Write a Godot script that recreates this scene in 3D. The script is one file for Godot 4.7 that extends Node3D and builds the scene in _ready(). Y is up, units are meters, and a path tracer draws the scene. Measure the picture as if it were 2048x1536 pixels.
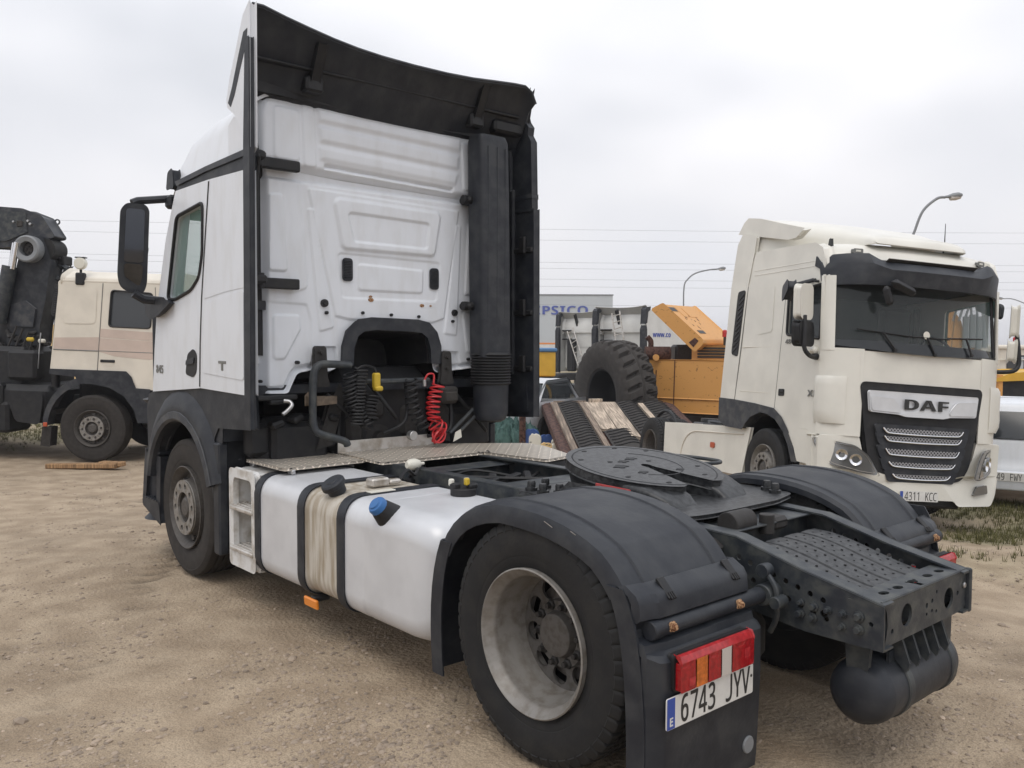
extends Node3D
# ---------- mesh builder: triangles kept counter-clockwise from outside, emitted clockwise ----------
class Mb:
	var v := PackedVector3Array()
	func tri(a: Vector3, b: Vector3, c: Vector3) -> void:
		v.append(a); v.append(b); v.append(c)
	func quad(a: Vector3, b: Vector3, c: Vector3, d: Vector3) -> void:
		tri(a, b, c); tri(a, c, d)
	static func ax3(ax: int, u: float, t: float, w: float) -> Vector3:
		return Vector3(w, t, u) if ax == 0 else (Vector3(u, w, t) if ax == 1 else Vector3(u, t, w))
	func fix(s: int) -> void:
		var o := v[s] if s < v.size() else Vector3.ZERO
		var vol := 0.0
		for i in range(s, v.size(), 3):
			vol += (v[i] - o).dot((v[i + 1] - o).cross(v[i + 2] - o))
		if vol < 0.0:
			for i in range(s, v.size(), 3):
				var t := v[i + 1]
				v[i + 1] = v[i + 2]
				v[i + 2] = t
	func xf(s: int, t: Transform3D) -> void:
		for i in range(s, v.size()):
			v[i] = t * v[i]
	func add(m: Mb, t: Transform3D) -> Mb:
		for p in m.v:
			v.append(t * p)
		return self
	func box(c: Vector3, s: Vector3, b := 0.004) -> Mb:
		var h := s * 0.5
		b = minf(b, minf(h.x, minf(h.y, h.z)) * 0.9)
		var st := v.size()
		var q := {}
		for sx: int in [-1, 1]:
			for sy: int in [-1, 1]:
				for sz: int in [-1, 1]:
					for a in 3:
						var p := Vector3(sx * (h.x - b), sy * (h.y - b), sz * (h.z - b))
						p[a] = [sx, sy, sz][a] * h[a]
						q[Vector4i(sx, sy, sz, a)] = p
		for a in 3:
			var b1 := (a + 1) % 3
			var b2 := (a + 2) % 3
			for s1: int in [-1, 1]:
				var f := []
				for k: Array in [[-1, -1], [1, -1], [1, 1], [-1, 1]]:
					var e := Vector4i(0, 0, 0, a)
					e[a] = s1; e[b1] = k[0]; e[b2] = k[1]
					f.append(q[e])
				quad(f[0], f[1], f[2], f[3])
				if b > 0.0:
					for s2: int in [-1, 1]:
						var g := []
						for k: Array in [[-1, b1], [1, b1], [1, b2], [-1, b2]]:
							var e := Vector4i(0, 0, 0, k[1])
							e[b1] = s1; e[b2] = s2; e[a] = k[0]
							g.append(q[e])
						quad(g[0], g[1], g[2], g[3])
		if b > 0.0:
			for sx: int in [-1, 1]:
				for sy: int in [-1, 1]:
					for sz: int in [-1, 1]:
						tri(q[Vector4i(sx, sy, sz, 0)], q[Vector4i(sx, sy, sz, 1)], q[Vector4i(sx, sy, sz, 2)])
		for i in range(st, v.size(), 3):
			if (v[i + 1] - v[i]).cross(v[i + 2] - v[i]).dot(v[i] + v[i + 1] + v[i + 2]) < 0.0:
				var t := v[i + 1]
				v[i + 1] = v[i + 2]
				v[i + 2] = t
		for i in range(st, v.size()):
			v[i] += c
		return self
	func obox(c: Vector3, s: Vector3, rot: Vector3, b := 0.004) -> Mb:
		var st := v.size()
		box(Vector3.ZERO, s, b)
		xf(st, Transform3D(Basis.from_euler(rot), c))
		return self
	static func inset(pl: PackedVector2Array, d: float) -> PackedVector2Array:
		var o := PackedVector2Array()
		var n := pl.size()
		var cw := 1.0 if Geometry2D.is_polygon_clockwise(pl) else -1.0
		for i in n:
			var e1 := (pl[i] - pl[(i + n - 1) % n]).normalized()
			var e2 := (pl[(i + 1) % n] - pl[i]).normalized()
			var n1 := Vector2(e1.y, -e1.x) * cw
			var n2 := Vector2(e2.y, -e2.x) * cw
			var m := n1 + n2
			m = m / maxf(0.5, m.length_squared()) * 2.0
			o.append(pl[i] - m * d)
		return o
	# prism: outline in the plane across axis ax (0: (z,y), 1: (x,z), 2: (x,y)), from w=d0 to d1, chamfer b, real holes
	func prism(pl0: PackedVector2Array, ax: int, d0: float, d1: float, b := 0.0, holes := []) -> Mb:
		var st := v.size()
		var pl := PackedVector2Array()
		for p in pl0:
			if pl.is_empty() or pl[-1].distance_to(p) > 1e-5: pl.append(p)
		var lo := minf(d0, d1)
		var hi := maxf(d0, d1)
		b = minf(b, (hi - lo) * 0.45)
		var pin := inset(pl, b) if b > 0.0 else pl
		var cap := pin
		var pieces: Array = [cap]
		for h: PackedVector2Array in holes:
			var hb := Rect2(h[0], Vector2.ZERO)
			for p in h: hb = hb.expand(p)
			var cx := hb.get_center().x
			var nxt := []
			for pc: PackedVector2Array in pieces:
				var bb := Rect2(pc[0], Vector2.ZERO)
				for p in pc: bb = bb.expand(p)
				if not bb.intersects(hb):
					nxt.append(pc); continue
				for half: PackedVector2Array in [PackedVector2Array([Vector2(-999, -999), Vector2(cx, -999), Vector2(cx, 999), Vector2(-999, 999)]), PackedVector2Array([Vector2(cx, -999), Vector2(999, -999), Vector2(999, 999), Vector2(cx, 999)])]:
					for r: PackedVector2Array in Geometry2D.intersect_polygons(pc, half):
						for r2: PackedVector2Array in Geometry2D.clip_polygons(r, h):
							nxt.append(r2)
			pieces = nxt
		for pc: PackedVector2Array in pieces:
			var t := Geometry2D.triangulate_polygon(pc)
			var ccw := not Geometry2D.is_polygon_clockwise(pc)
			for i in range(0, t.size(), 3):
				var a := pc[t[i]]
				var b2 := pc[t[i + 1]]
				var c2 := pc[t[i + 2]]
				if (b2 - a).cross(c2 - a) < 0.0:
					var tmp := b2
					b2 = c2
					c2 = tmp
				tri(ax3(ax, a.x, a.y, hi), ax3(ax, b2.x, b2.y, hi), ax3(ax, c2.x, c2.y, hi))
				tri(ax3(ax, a.x, a.y, lo), ax3(ax, c2.x, c2.y, lo), ax3(ax, b2.x, b2.y, lo))
		var rings := [[pin, lo], [pl, lo + b], [pl, hi - b], [pin, hi]] if b > 0.0 else [[pl, lo], [pl, hi]]
		var loops := [rings]
		for h: PackedVector2Array in holes:
			loops.append([[h, lo], [h, hi]])
		for li in loops.size():
			var rr: Array = loops[li]
			for k in rr.size() - 1:
				var p1: PackedVector2Array = rr[k][0]
				var p2: PackedVector2Array = rr[k + 1][0]
				var n := p1.size()
				var flip := Geometry2D.is_polygon_clockwise(p1) != (li > 0)
				for i in n:
					var j := (i + 1) % n
					var a := ax3(ax, p1[i].x, p1[i].y, rr[k][1])
					var b3 := ax3(ax, p1[j].x, p1[j].y, rr[k][1])
					var c3 := ax3(ax, p2[j].x, p2[j].y, rr[k + 1][1])
					var d3 := ax3(ax, p2[i].x, p2[i].y, rr[k + 1][1])
					if flip: quad(d3, c3, b3, a)
					else: quad(a, b3, c3, d3)
		fix(st)
		return self
	# a single sheet, as of glass
	func pane(pl: PackedVector2Array, ax: int, w: float) -> Mb:
		var t := Geometry2D.triangulate_polygon(pl)
		for i in range(0, t.size(), 3):
			tri(ax3(ax, pl[t[i]].x, pl[t[i]].y, w), ax3(ax, pl[t[i + 1]].x, pl[t[i + 1]].y, w), ax3(ax, pl[t[i + 2]].x, pl[t[i + 2]].y, w))
		return self
	# lathe: profile of (radius, distance along axis)
	func lathe(pr: PackedVector2Array, ax: int, c: Vector3, seg := 32, closed := true, a0 := 0.0, a1 := TAU) -> Mb:
		var st := v.size()
		var n := pr.size()
		var m := n if closed else n - 1
		for s: int in seg:
			var t0 := lerpf(a0, a1, float(s) / seg)
			var t1 := lerpf(a0, a1, float(s + 1) / seg)
			for i in m:
				var p := pr[i]
				var q := pr[(i + 1) % n]
				var a := ax3(ax, p.x * cos(t0), p.x * sin(t0), p.y) + c
				var b := ax3(ax, q.x * cos(t0), q.x * sin(t0), q.y) + c
				var d := ax3(ax, p.x * cos(t1), p.x * sin(t1), p.y) + c
				var e := ax3(ax, q.x * cos(t1), q.x * sin(t1), q.y) + c
				if p.x < 1e-6: tri(a, b, e)
				elif q.x < 1e-6: tri(a, b, d)
				else: quad(a, b, e, d)
		fix(st)
		return self
	func cyl(ax: int, c: Vector3, r: float, l: float, seg := 20, b := 0.003) -> Mb:
		return lathe(PackedVector2Array([Vector2(0, -l / 2), Vector2(r - b, -l / 2), Vector2(r, -l / 2 + b), Vector2(r, l / 2 - b), Vector2(r - b, l / 2), Vector2(0, l / 2)]), ax, c, seg, false)
	func tube(pts: PackedVector3Array, r: float, seg := 8, closed := false, rs := PackedFloat32Array()) -> Mb:
		var st := v.size()
		var n := pts.size()
		var rings := []
		var t0 := (pts[1] - pts[0]).normalized()
		var u := t0.cross(Vector3.UP)
		if u.length() < 0.1: u = t0.cross(Vector3.RIGHT)
		u = u.normalized()
		for i in n:
			var pa := pts[(i + n - 1) % n] if closed else pts[maxi(i - 1, 0)]
			var pb := pts[(i + 1) % n] if closed else pts[mini(i + 1, n - 1)]
			var t := (pb - pa).normalized()
			u = (u - t * u.dot(t)).normalized()
			var w := t.cross(u)
			var rr := rs[i] if rs.size() else r
			var ring := PackedVector3Array()
			for k in seg:
				var a := TAU * k / seg
				ring.append(pts[i] + (u * cos(a) + w * sin(a)) * rr)
			rings.append(ring)
		skin(rings, true, not closed)
		if closed:
			var l: PackedVector3Array = rings[n - 1]
			var f: PackedVector3Array = rings[0]
			for k in seg:
				var j := (k + 1) % seg
				quad(l[k], l[j], f[j], f[k])
		fix(st)
		return self
	func skin(rings: Array, closed := true, caps := true) -> Mb:
		var st := v.size()
		for i in rings.size() - 1:
			var p: PackedVector3Array = rings[i]
			var q: PackedVector3Array = rings[i + 1]
			var n := p.size()
			for k in (n if closed else n - 1):
				var j := (k + 1) % n
				quad(p[k], p[j], q[j], q[k])
		if caps and closed:
			for e: int in [0, rings.size() - 1]:
				var p: PackedVector3Array = rings[e]
				var c := Vector3.ZERO
				for x in p: c += x
				c /= p.size()
				for k in p.size():
					var j := (k + 1) % p.size()
					if e == 0: tri(c, p[j], p[k])
					else: tri(c, p[k], p[j])
		if closed and caps: fix(st)
		return self
	# an open grid of points given thickness th along its normals
	func sheet(rows: Array, th: float) -> Mb:
		var st := v.size()
		var nr := rows.size()
		var nc: int = rows[0].size()
		var back := []
		for i in nr:
			var rb := PackedVector3Array()
			for k in nc:
				var du: Vector3 = rows[mini(i + 1, nr - 1)][k] - rows[maxi(i - 1, 0)][k]
				var dv: Vector3 = rows[i][mini(k + 1, nc - 1)] - rows[i][maxi(k - 1, 0)]
				rb.append(rows[i][k] - du.cross(dv).normalized() * th)
			back.append(rb)
		for i in nr - 1:
			for k in nc - 1:
				quad(rows[i][k], rows[i + 1][k], rows[i + 1][k + 1], rows[i][k + 1])
				quad(back[i][k], back[i][k + 1], back[i + 1][k + 1], back[i + 1][k])
		for i in nr - 1:
			quad(rows[i][0], back[i][0], back[i + 1][0], rows[i + 1][0])
			quad(rows[i][nc - 1], rows[i + 1][nc - 1], back[i + 1][nc - 1], back[i][nc - 1])
		for k in nc - 1:
			quad(rows[0][k], rows[0][k + 1], back[0][k + 1], back[0][k])
			quad(rows[nr - 1][k], back[nr - 1][k], back[nr - 1][k + 1], rows[nr - 1][k + 1])
		fix(st)
		return self
	func mirror() -> Mb:
		var o := Mb.new()
		for i in range(0, v.size(), 3):
			o.tri(v[i] * Vector3(-1, 1, 1), v[i + 2] * Vector3(-1, 1, 1), v[i + 1] * Vector3(-1, 1, 1))
		return o
	func mesh(crease := 38.0) -> ArrayMesh:
		var n := v.size()
		var lim := cos(deg_to_rad(crease))
		var fn := PackedVector3Array()
		fn.resize(n / 3)
		var at := {}
		var ids := PackedInt32Array()
		ids.resize(n)
		var lists: Array[PackedInt32Array] = []
		for i in range(0, n, 3):
			var cr := (v[i + 1] - v[i]).cross(v[i + 2] - v[i])
			fn[i / 3] = cr
			for k in 3:
				var key := Vector3i((v[i + k] * 20000.0).round())
				var id: int = at.get(key, -1)
				if id < 0:
					id = lists.size()
					at[key] = id
					lists.append(PackedInt32Array())
				ids[i + k] = id
				lists[id].append(i / 3)
		var un := PackedVector3Array()
		un.resize(fn.size())
		for i in fn.size(): un[i] = fn[i].normalized()
		var ov := PackedVector3Array()
		var on := PackedVector3Array()
		ov.resize(n)
		on.resize(n)
		for i in range(0, n, 3):
			for k in 3:
				var f := un[i / 3]
				var s := Vector3.ZERO
				for g in lists[ids[i + k]]:
					if un[g].dot(f) > lim: s += fn[g]
				var o: int = i + [0, 2, 1][k]
				ov[o] = v[i + k]
				on[o] = s.normalized() if s.length_squared() > 1e-20 else (f if f.length_squared() > 0.5 else Vector3.UP)
		var arr := []
		arr.resize(Mesh.ARRAY_MAX)
		arr[Mesh.ARRAY_VERTEX] = ov
		arr[Mesh.ARRAY_NORMAL] = on
		var am := ArrayMesh.new()
		if n: am.add_surface_from_arrays(Mesh.PRIMITIVE_TRIANGLES, arr)
		return am

# ---------- small helpers ----------
func V(a: Array) -> PackedVector2Array:   # flat list of pairs
	var o := PackedVector2Array()
	for i in range(0, a.size(), 2): o.append(Vector2(a[i], a[i + 1]))
	return o
func W(a: Array) -> PackedVector3Array:
	var o := PackedVector3Array()
	for i in range(0, a.size(), 3): o.append(Vector3(a[i], a[i + 1], a[i + 2]))
	return o
func disc(c: Vector2, r: float, n := 10, rx := 0.0) -> PackedVector2Array:
	var o := PackedVector2Array()
	for i in n: o.append(c + Vector2(cos(TAU * i / n) * (rx if rx > 0.0 else r), sin(TAU * i / n) * r))
	return o
func smooth(p: PackedVector3Array, k := 6, closed := false) -> PackedVector3Array:
	var o := PackedVector3Array()
	var n := p.size()
	for i in (n if closed else n - 1):
		var a := p[(i + n - 1) % n] if closed else p[maxi(i - 1, 0)]
		var b := p[i]
		var c := p[(i + 1) % n]
		var d := p[(i + 2) % n] if closed else p[mini(i + 2, n - 1)]
		for j in k: o.append(b.cubic_interpolate(c, a, d, float(j) / k))
	if not closed: o.append(p[n - 1])
	return o
func rnd(p: PackedVector2Array, r: float, k := 5) -> PackedVector2Array:   # rounds the corners of an outline
	var o := PackedVector2Array()
	var n := p.size()
	for i in n:
		var a := p[(i + n - 1) % n]
		var b := p[i]
		var c := p[(i + 1) % n]
		var q := minf(r, minf(b.distance_to(a), b.distance_to(c)) * 0.48)
		var s := b + (a - b).normalized() * q
		var e := b + (c - b).normalized() * q
		for j in k + 1:
			var t := float(j) / k
			o.append(s * (1 - t) * (1 - t) + b * 2 * t * (1 - t) + e * t * t)
	return o
func rrect(x0: float, y0: float, x1: float, y1: float, r: float, k := 4) -> PackedVector2Array:
	return rnd(V([x0, y0, x1, y0, x1, y1, x0, y1]), r, k)
func mb() -> Mb: return Mb.new()
func reg(o: Node, label: String, cat := "", group := "", kind := "") -> void:
	if label: o.set_meta("label", label)
	if cat: o.set_meta("category", cat)
	if group: o.set_meta("group", group)
	if kind: o.set_meta("kind", kind)
var used := {}
func numbered(n: String) -> String:
	used[n] = used.get(n, -1) + 1
	return n if used[n] == 0 else "%s_%03d" % [n, used[n]]
func thing(n: String, label: String, cat: String, at := Vector3.ZERO, rot := Vector3.ZERO, group := "") -> Node3D:
	var o := Node3D.new()
	o.name = numbered(n)
	add_child(o, true)
	o.position = at
	o.rotation = rot
	reg(o, label, cat, group)
	return o
func inst(parent: Node, n: String, me: Mesh, m: Material, at := Transform3D()) -> MeshInstance3D:
	var o := MeshInstance3D.new()
	o.name = n
	o.mesh = me
	o.material_override = m
	o.transform = at
	parent.add_child(o, true)
	return o
var tapered := false   # the cream cab narrows towards its bowed front
func part(parent: Node, n: String, b: Mb, m: Material, label := "", crease := 38.0) -> MeshInstance3D:
	if tapered:
		for i in b.v.size():
			var p := b.v[i]
			var q := minf(absf(p.x) / 1.24, 1.0)
			p.x *= 1.0 - 0.075 * clampf((0.74 - p.z) / 2.04, 0.0, 1.0)
			p.z += 0.17 * q * q * q * q * smoothstep(-0.9, -1.3, p.z)
			b.v[i] = p
	var o := inst(parent, n, b.mesh(crease), m)
	if label: o.set_meta("label", label)
	return o
func one(n: String, b: Mb, m: Material, label: String, cat: String, group := "", at := Vector3.ZERO, rot := Vector3.ZERO) -> MeshInstance3D:
	var o := inst(self, numbered(n), b.mesh(), m, Transform3D(Basis.from_euler(rot), at))
	reg(o, label, cat, group)
	return o
func text(parent: Node, n: String, s: String, h: float, m: Material, at: Transform3D, sx := 1.0, depth := 0.004, bold := true, al := 1, face := "Droid Sans") -> MeshInstance3D:
	var t := TextMesh.new()
	var f := SystemFont.new()
	f.font_names = PackedStringArray([face])
	f.font_weight = 700 if bold else 400
	t.font = f
	if face != "Droid Sans":
		var fv := FontVariation.new()
		fv.base_font = f
		fv.variation_embolden = 0.3 if s == "6743 JYV" else 0.0
		t.font = fv
	t.text = s
	t.font_size = 64
	t.pixel_size = h / 46.0
	t.depth = depth
	t.horizontal_alignment = [HORIZONTAL_ALIGNMENT_LEFT, HORIZONTAL_ALIGNMENT_CENTER][al]
	var o := inst(parent, n, t, m, at * Transform3D(Basis.from_scale(Vector3(sx, 1, 1)), Vector3.ZERO))
	return o

# ---------- textures and materials ----------
var T := {}
var M := {}
func noise_tex(sz: int, freq: float, seed_: int, lo: Color, hi: Color, oct := 4, type := FastNoiseLite.TYPE_SIMPLEX_SMOOTH, a := 0.25, b := 0.75) -> NoiseTexture2D:
	var n := FastNoiseLite.new()
	n.noise_type = type
	n.frequency = freq
	n.seed = seed_
	n.fractal_octaves = oct
	n.fractal_gain = 0.55
	var t := NoiseTexture2D.new()
	t.width = sz
	t.height = sz
	t.seamless = true
	t.noise = n
	var g := Gradient.new()
	g.offsets = PackedFloat32Array([a, b])
	g.colors = PackedColorArray([lo, hi])
	t.color_ramp = g
	return t
func mat(n: String, c: Color, rough := 0.5, metal := 0.0, tex := "", ts := 1.0, hm := "", hs := 0.0, wt := false) -> StandardMaterial3D:
	var m := StandardMaterial3D.new()
	m.resource_name = n
	m.albedo_color = c.linear_to_srgb()
	m.roughness = rough
	m.metallic = metal
	m.cull_mode = BaseMaterial3D.CULL_DISABLED
	if tex or hm:
		m.uv1_triplanar = true
		m.uv1_world_triplanar = wt
		m.uv1_scale = Vector3.ONE * ts
	if tex: m.albedo_texture = T[tex]
	if hm:
		m.heightmap_enabled = true
		m.heightmap_texture = T[hm]
		m.heightmap_scale = hs
	M[n] = m
	return m
func glass(n: String, c: Color, a: float) -> void:
	var m := mat(n, c, 0.03)
	m.transparency = BaseMaterial3D.TRANSPARENCY_ALPHA
	m.albedo_color.a = a
	m.metallic_specular = 0.38
func materials() -> void:
	var g := func(x: float) -> Color: return Color(x, x, x)
	T.soft = noise_tex(512, 0.006, 3, g.call(0.955), g.call(1.0), 5)
	T.road = noise_tex(512, 0.012, 51, Color(0.975, 0.972, 0.966), Color(1, 1, 1), 6, FastNoiseLite.TYPE_SIMPLEX_SMOOTH, 0.15, 0.55)
	T.grime = noise_tex(512, 0.012, 5, Color(0.80, 0.77, 0.73), Color(1, 1, 1), 6, FastNoiseLite.TYPE_SIMPLEX_SMOOTH, 0.1, 0.6)
	T.blotch = noise_tex(512, 0.01, 8, g.call(0.84), g.call(1.0), 5)
	T.dusty = noise_tex(512, 0.008, 18, Color(1, 0.97, 0.92), Color(0.60, 0.62, 0.67), 6)
	T.greasy = noise_tex(512, 0.02, 19, Color(0.45, 0.45, 0.47), Color(1, 0.99, 0.97), 6, FastNoiseLite.TYPE_SIMPLEX_SMOOTH, 0.3, 0.62)
	T.grain = noise_tex(256, 0.12, 9, g.call(0.0), g.call(1.0), 2)
	T.rusty = noise_tex(512, 0.015, 12, Color(0.5, 0.32, 0.22), Color(1, 1, 1), 6, FastNoiseLite.TYPE_SIMPLEX_SMOOTH, 0.3, 0.52)
	T.chip = noise_tex(512, 0.02, 31, Color(0.28, 0.2, 0.16), Color(1, 1, 1), 6, FastNoiseLite.TYPE_SIMPLEX_SMOOTH, 0.12, 0.17)
	T.earth = noise_tex(1024, 0.006, 21, Color(0.86, 0.845, 0.83), Color(1, 1, 1), 8, FastNoiseLite.TYPE_SIMPLEX_SMOOTH, 0.2, 0.75)
	T.speck = noise_tex(1024, 0.30, 23, g.call(0.80), g.call(1.0), 3, FastNoiseLite.TYPE_SIMPLEX_SMOOTH, 0.25, 0.6)
	T.earth2 = noise_tex(1024, 0.075, 22, g.call(0.0), g.call(1.0), 6)
	# wood: long streaks
	var wi := Image.create(256, 256, false, Image.FORMAT_RGB8)
	var wn := FastNoiseLite.new()
	wn.seed = 4
	wn.frequency = 0.02
	wn.fractal_octaves = 4
	for y in 256:
		for x in 256:
			var k := 0.8 + 0.35 * wn.get_noise_2d(x * 5.0, y * 0.25) + 0.12 * wn.get_noise_2d(x * 0.8, y * 0.3 + 900)
			wi.set_pixel(x, y, Color(k, k * 0.97, k * 0.93))
	T.wood = ImageTexture.create_from_image(wi)
	# tread plate: teardrops in two directions
	var ti := Image.create(128, 128, false, Image.FORMAT_RGB8)
	for y in 128:
		for x in 128:
			var hgt := 0.0
			for k in 2:
				for ox: int in [-1, 0, 1]:
					for oy: int in [-1, 0, 1]:
						for cc: Vector2 in ([Vector2(32, 32), Vector2(96, 96)] if k == 0 else [Vector2(96, 32), Vector2(32, 96)]):
							var d := Vector2(x, y) - cc - Vector2(ox, oy) * 128.0
							d = d.rotated(PI / 4 if k == 0 else -PI / 4)
							var e := 1.0 - (d.x * d.x / 676.0 + d.y * d.y / 60.0)
							hgt = maxf(hgt, clampf(e * 1.6, 0, 1))
			ti.set_pixel(x, y, Color(hgt, hgt, hgt))
	T.tread = ImageTexture.create_from_image(ti)
	var tc := Image.create(128, 128, false, Image.FORMAT_RGB8)
	for y in 128:
		for x in 128:
			var k := 0.72 + 0.28 * ti.get_pixel(x, y).r
			tc.set_pixel(x, y, Color(k, k * 0.98, k * 0.95))
	T.treadc = ImageTexture.create_from_image(tc)
	# runs of spilt fuel and dirt, drawn out downwards
	T.runs = noise_tex(512, 0.02, 41, Color(0.80, 0.76, 0.70), Color(1, 1, 1), 5, FastNoiseLite.TYPE_SIMPLEX_SMOOTH, 0.15, 0.7)
	# hexagon-like open mesh for grilles
	var hi := Image.create(64, 64, false, Image.FORMAT_RGB8)
	for y in 64:
		for x in 64:
			var k := 1.0
			for cc: Vector2 in [Vector2(16, 16), Vector2(48, 48), Vector2(80, 16), Vector2(-16, 48), Vector2(16, 80), Vector2(48, -16)]:
				if (Vector2(x, y) - cc).length() < 15.0: k = 0.06
			hi.set_pixel(x, y, Color(k, k, k))
	T.hex = ImageTexture.create_from_image(hi)
	mat("white", Color(0.70, 0.725, 0.765), 0.3, 0, "road", 1.0)
	M.white.uv1_scale = Vector3(1.1, 0.35, 1.1)
	mat("white_grimy", Color(0.66, 0.66, 0.65), 0.45, 0, "grime", 0.9)
	mat("silver", Color(0.63, 0.64, 0.66), 0.36, 0.15, "soft", 0.8)
	mat("stained", Color(0.52, 0.485, 0.425), 0.5, 0, "runs", 1.0)
	M.stained.uv1_scale = Vector3(1.6, 0.22, 1.6)
	mat("cream", Color(0.72, 0.70, 0.635), 0.3, 0, "soft", 0.4)
	mat("old_cream", Color(0.70, 0.65, 0.56), 0.45, 0, "soft", 0.5)
	mat("pink", Color(0.56, 0.455, 0.39), 0.5, 0, "soft", 0.5)
	mat("plastic", Color(0.029, 0.034, 0.044), 0.55, 0, "dusty", 1.2, "grain", 0.03)
	mat("plastic_grey", Color(0.060, 0.066, 0.077), 0.55, 0, "dusty", 1.2, "grain", 0.03)
	mat("black", Color(0.014, 0.0145, 0.017), 0.6, 0, "dusty", 1.5)
	mat("void", Color(0.012, 0.012, 0.013), 0.8)
	mat("chassis", Color(0.060, 0.069, 0.075), 0.5, 0, "dusty", 2.0, "grain", 0.02)
	mat("oily", Color(0.036, 0.039, 0.043), 0.42, 0, "greasy", 2.2, "grain", 0.04)
	mat("dirty_iron", Color(0.028, 0.026, 0.025), 0.7, 0, "grime", 3.0)
	mat("rubber", Color(0.013, 0.0132, 0.014), 0.75, 0, "dusty", 1.6, "grain", 0.03)
	mat("rubber_dusty", Color(0.032, 0.0275, 0.024), 0.85, 0, "blotch", 2.0, "grain", 0.04)
	mat("rubber_worn", Color(0.048, 0.043, 0.039), 0.9, 0, "blotch", 1.0, "grain", 0.08)
	mat("rim", Color(0.24, 0.228, 0.212), 0.5, 0.2, "grime", 2.5)
	mat("rim_mid", Color(0.10, 0.094, 0.088), 0.55, 0.1, "grime", 3.0)
	mat("rim_dark", Color(0.085, 0.078, 0.072), 0.6, 0.1, "grime", 4.0)
	mat("alu", Color(0.62, 0.60, 0.57), 0.42, 0.55, "grime", 1.2)
	mat("alu_tread", Color(0.92, 0.87, 0.79), 0.45, 0.3, "treadc", 9.0, "tread", 0.5)
	mat("steel", Color(0.45, 0.45, 0.45), 0.3, 0.8)
	mat("chrome", Color(0.75, 0.75, 0.76), 0.08, 1.0)
	mat("rust", Color(0.42, 0.26, 0.14), 0.85, 0, "rusty", 8.0)
	mat("tan_iron", Color(0.19, 0.145, 0.105), 0.8, 0, "blotch", 4.0)
	mat("rust_brown", Color(0.085, 0.038, 0.026), 0.8, 0, "rusty", 1.5)
	mat("red_lens", Color(0.36, 0.010, 0.014), 0.12, 0, "blotch", 6.0, "hex", 0.12)
	mat("red_lens_bright", Color(0.46, 0.03, 0.035), 0.15, 0, "blotch", 6.0)
	mat("amber_lens", Color(0.60, 0.15, 0.02), 0.15, 0, "blotch", 6.0, "hex", 0.12)
	mat("white_lens", Color(0.50, 0.46, 0.42), 0.15)
	mat("orange_lens", Color(0.75, 0.24, 0.03), 0.3)
	mat("red_orange", Color(0.45, 0.08, 0.03), 0.3)
	mat("red_hose", Color(0.50, 0.02, 0.025), 0.35)
	mat("red_label", Color(0.42, 0.05, 0.05), 0.6, 0, "grime", 6.0)
	mat("yellow_plug", Color(0.55, 0.38, 0.03), 0.5)
	mat("blue_cap", Color(0.03, 0.13, 0.34), 0.45)
	mat("blue_band", Color(0.03, 0.07, 0.32), 0.4)
	mat("plate_white", Color(0.68, 0.67, 0.64), 0.35, 0, "soft", 3.0)
	mat("ink", Color(0.02, 0.02, 0.02), 0.5)
	mat("ink_grey", Color(0.16, 0.16, 0.15), 0.4)
	mat("orange", Color(0.60, 0.30, 0.085), 0.5, 0, "chip", 0.7)
	mat("yellow", Color(0.62, 0.36, 0.035), 0.5, 0, "soft", 0.7)
	mat("blue_rim", Color(0.06, 0.16, 0.32), 0.5)
	mat("wood_pale", Color(0.62, 0.54, 0.46), 0.85, 0, "wood", 1.1)
	mat("wood_grey", Color(0.34, 0.28, 0.235), 0.9, 0, "wood", 1.1)
	mat("wood_brown", Color(0.45, 0.29, 0.16), 0.9, 0, "wood", 1.5)
	mat("far_grey", Color(0.47, 0.50, 0.52), 0.7)
	mat("sign_blue", Color(0.05, 0.08, 0.33), 0.6)
	mat("lamp_grey", Color(0.20, 0.21, 0.22), 0.5)
	mat("wire", Color(0.20, 0.20, 0.21), 0.6)
	mat("tarp", Color(0.06, 0.13, 0.115), 0.75, 0, "blotch", 2.0)
	mat("can_white", Color(0.66, 0.64, 0.56), 0.4)
	mat("can_yellow", Color(0.66, 0.47, 0.22), 0.4)
	mat("can_blue", Color(0.035, 0.085, 0.26), 0.45)
	mat("green_plastic", Color(0.02, 0.12, 0.05), 0.5)
	mat("truck_white_far", Color(0.66, 0.66, 0.64), 0.4, 0, "soft", 0.4)
	mat("fairing_inner", Color(0.46, 0.46, 0.45), 0.6, 0, "soft", 0.5)
	mat("grass", Color(0.075, 0.085, 0.03), 0.9)
	mat("stone", Color(1, 1, 1), 0.9)
	M.stone.vertex_color_use_as_albedo = true
	M.grass.vertex_color_use_as_albedo = true
	mat("earth", Color(0.455, 0.358, 0.252), 0.95, 0, "earth", 0.33, "", 0, true)
	M.earth.vertex_color_use_as_albedo = true
	M.earth.detail_enabled = true
	M.earth.detail_albedo = T.speck
	M.earth.detail_blend_mode = BaseMaterial3D.BLEND_MODE_MUL
	M.earth.heightmap_enabled = true
	M.earth.heightmap_texture = T.earth2
	M.earth.heightmap_scale = 0.5
	mat("grille_mesh", Color(0.30, 0.30, 0.31), 0.4, 0.4, "hex", 24.0)
	mat("mirror", Color(0.085, 0.09, 0.10), 0.03, 1.0)
	mat("headlamp", Color(0.26, 0.26, 0.255), 0.08, 0.6)
	glass("green_glass", Color(0.48, 0.88, 0.76), 0.42)
	glass("clear_glass", Color(0.2, 0.24, 0.24), 0.12)
	glass("door_glass", Color(0.34, 0.58, 0.50), 0.24)
	glass("dark_glass", Color(0.05, 0.06, 0.065), 0.55)
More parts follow.
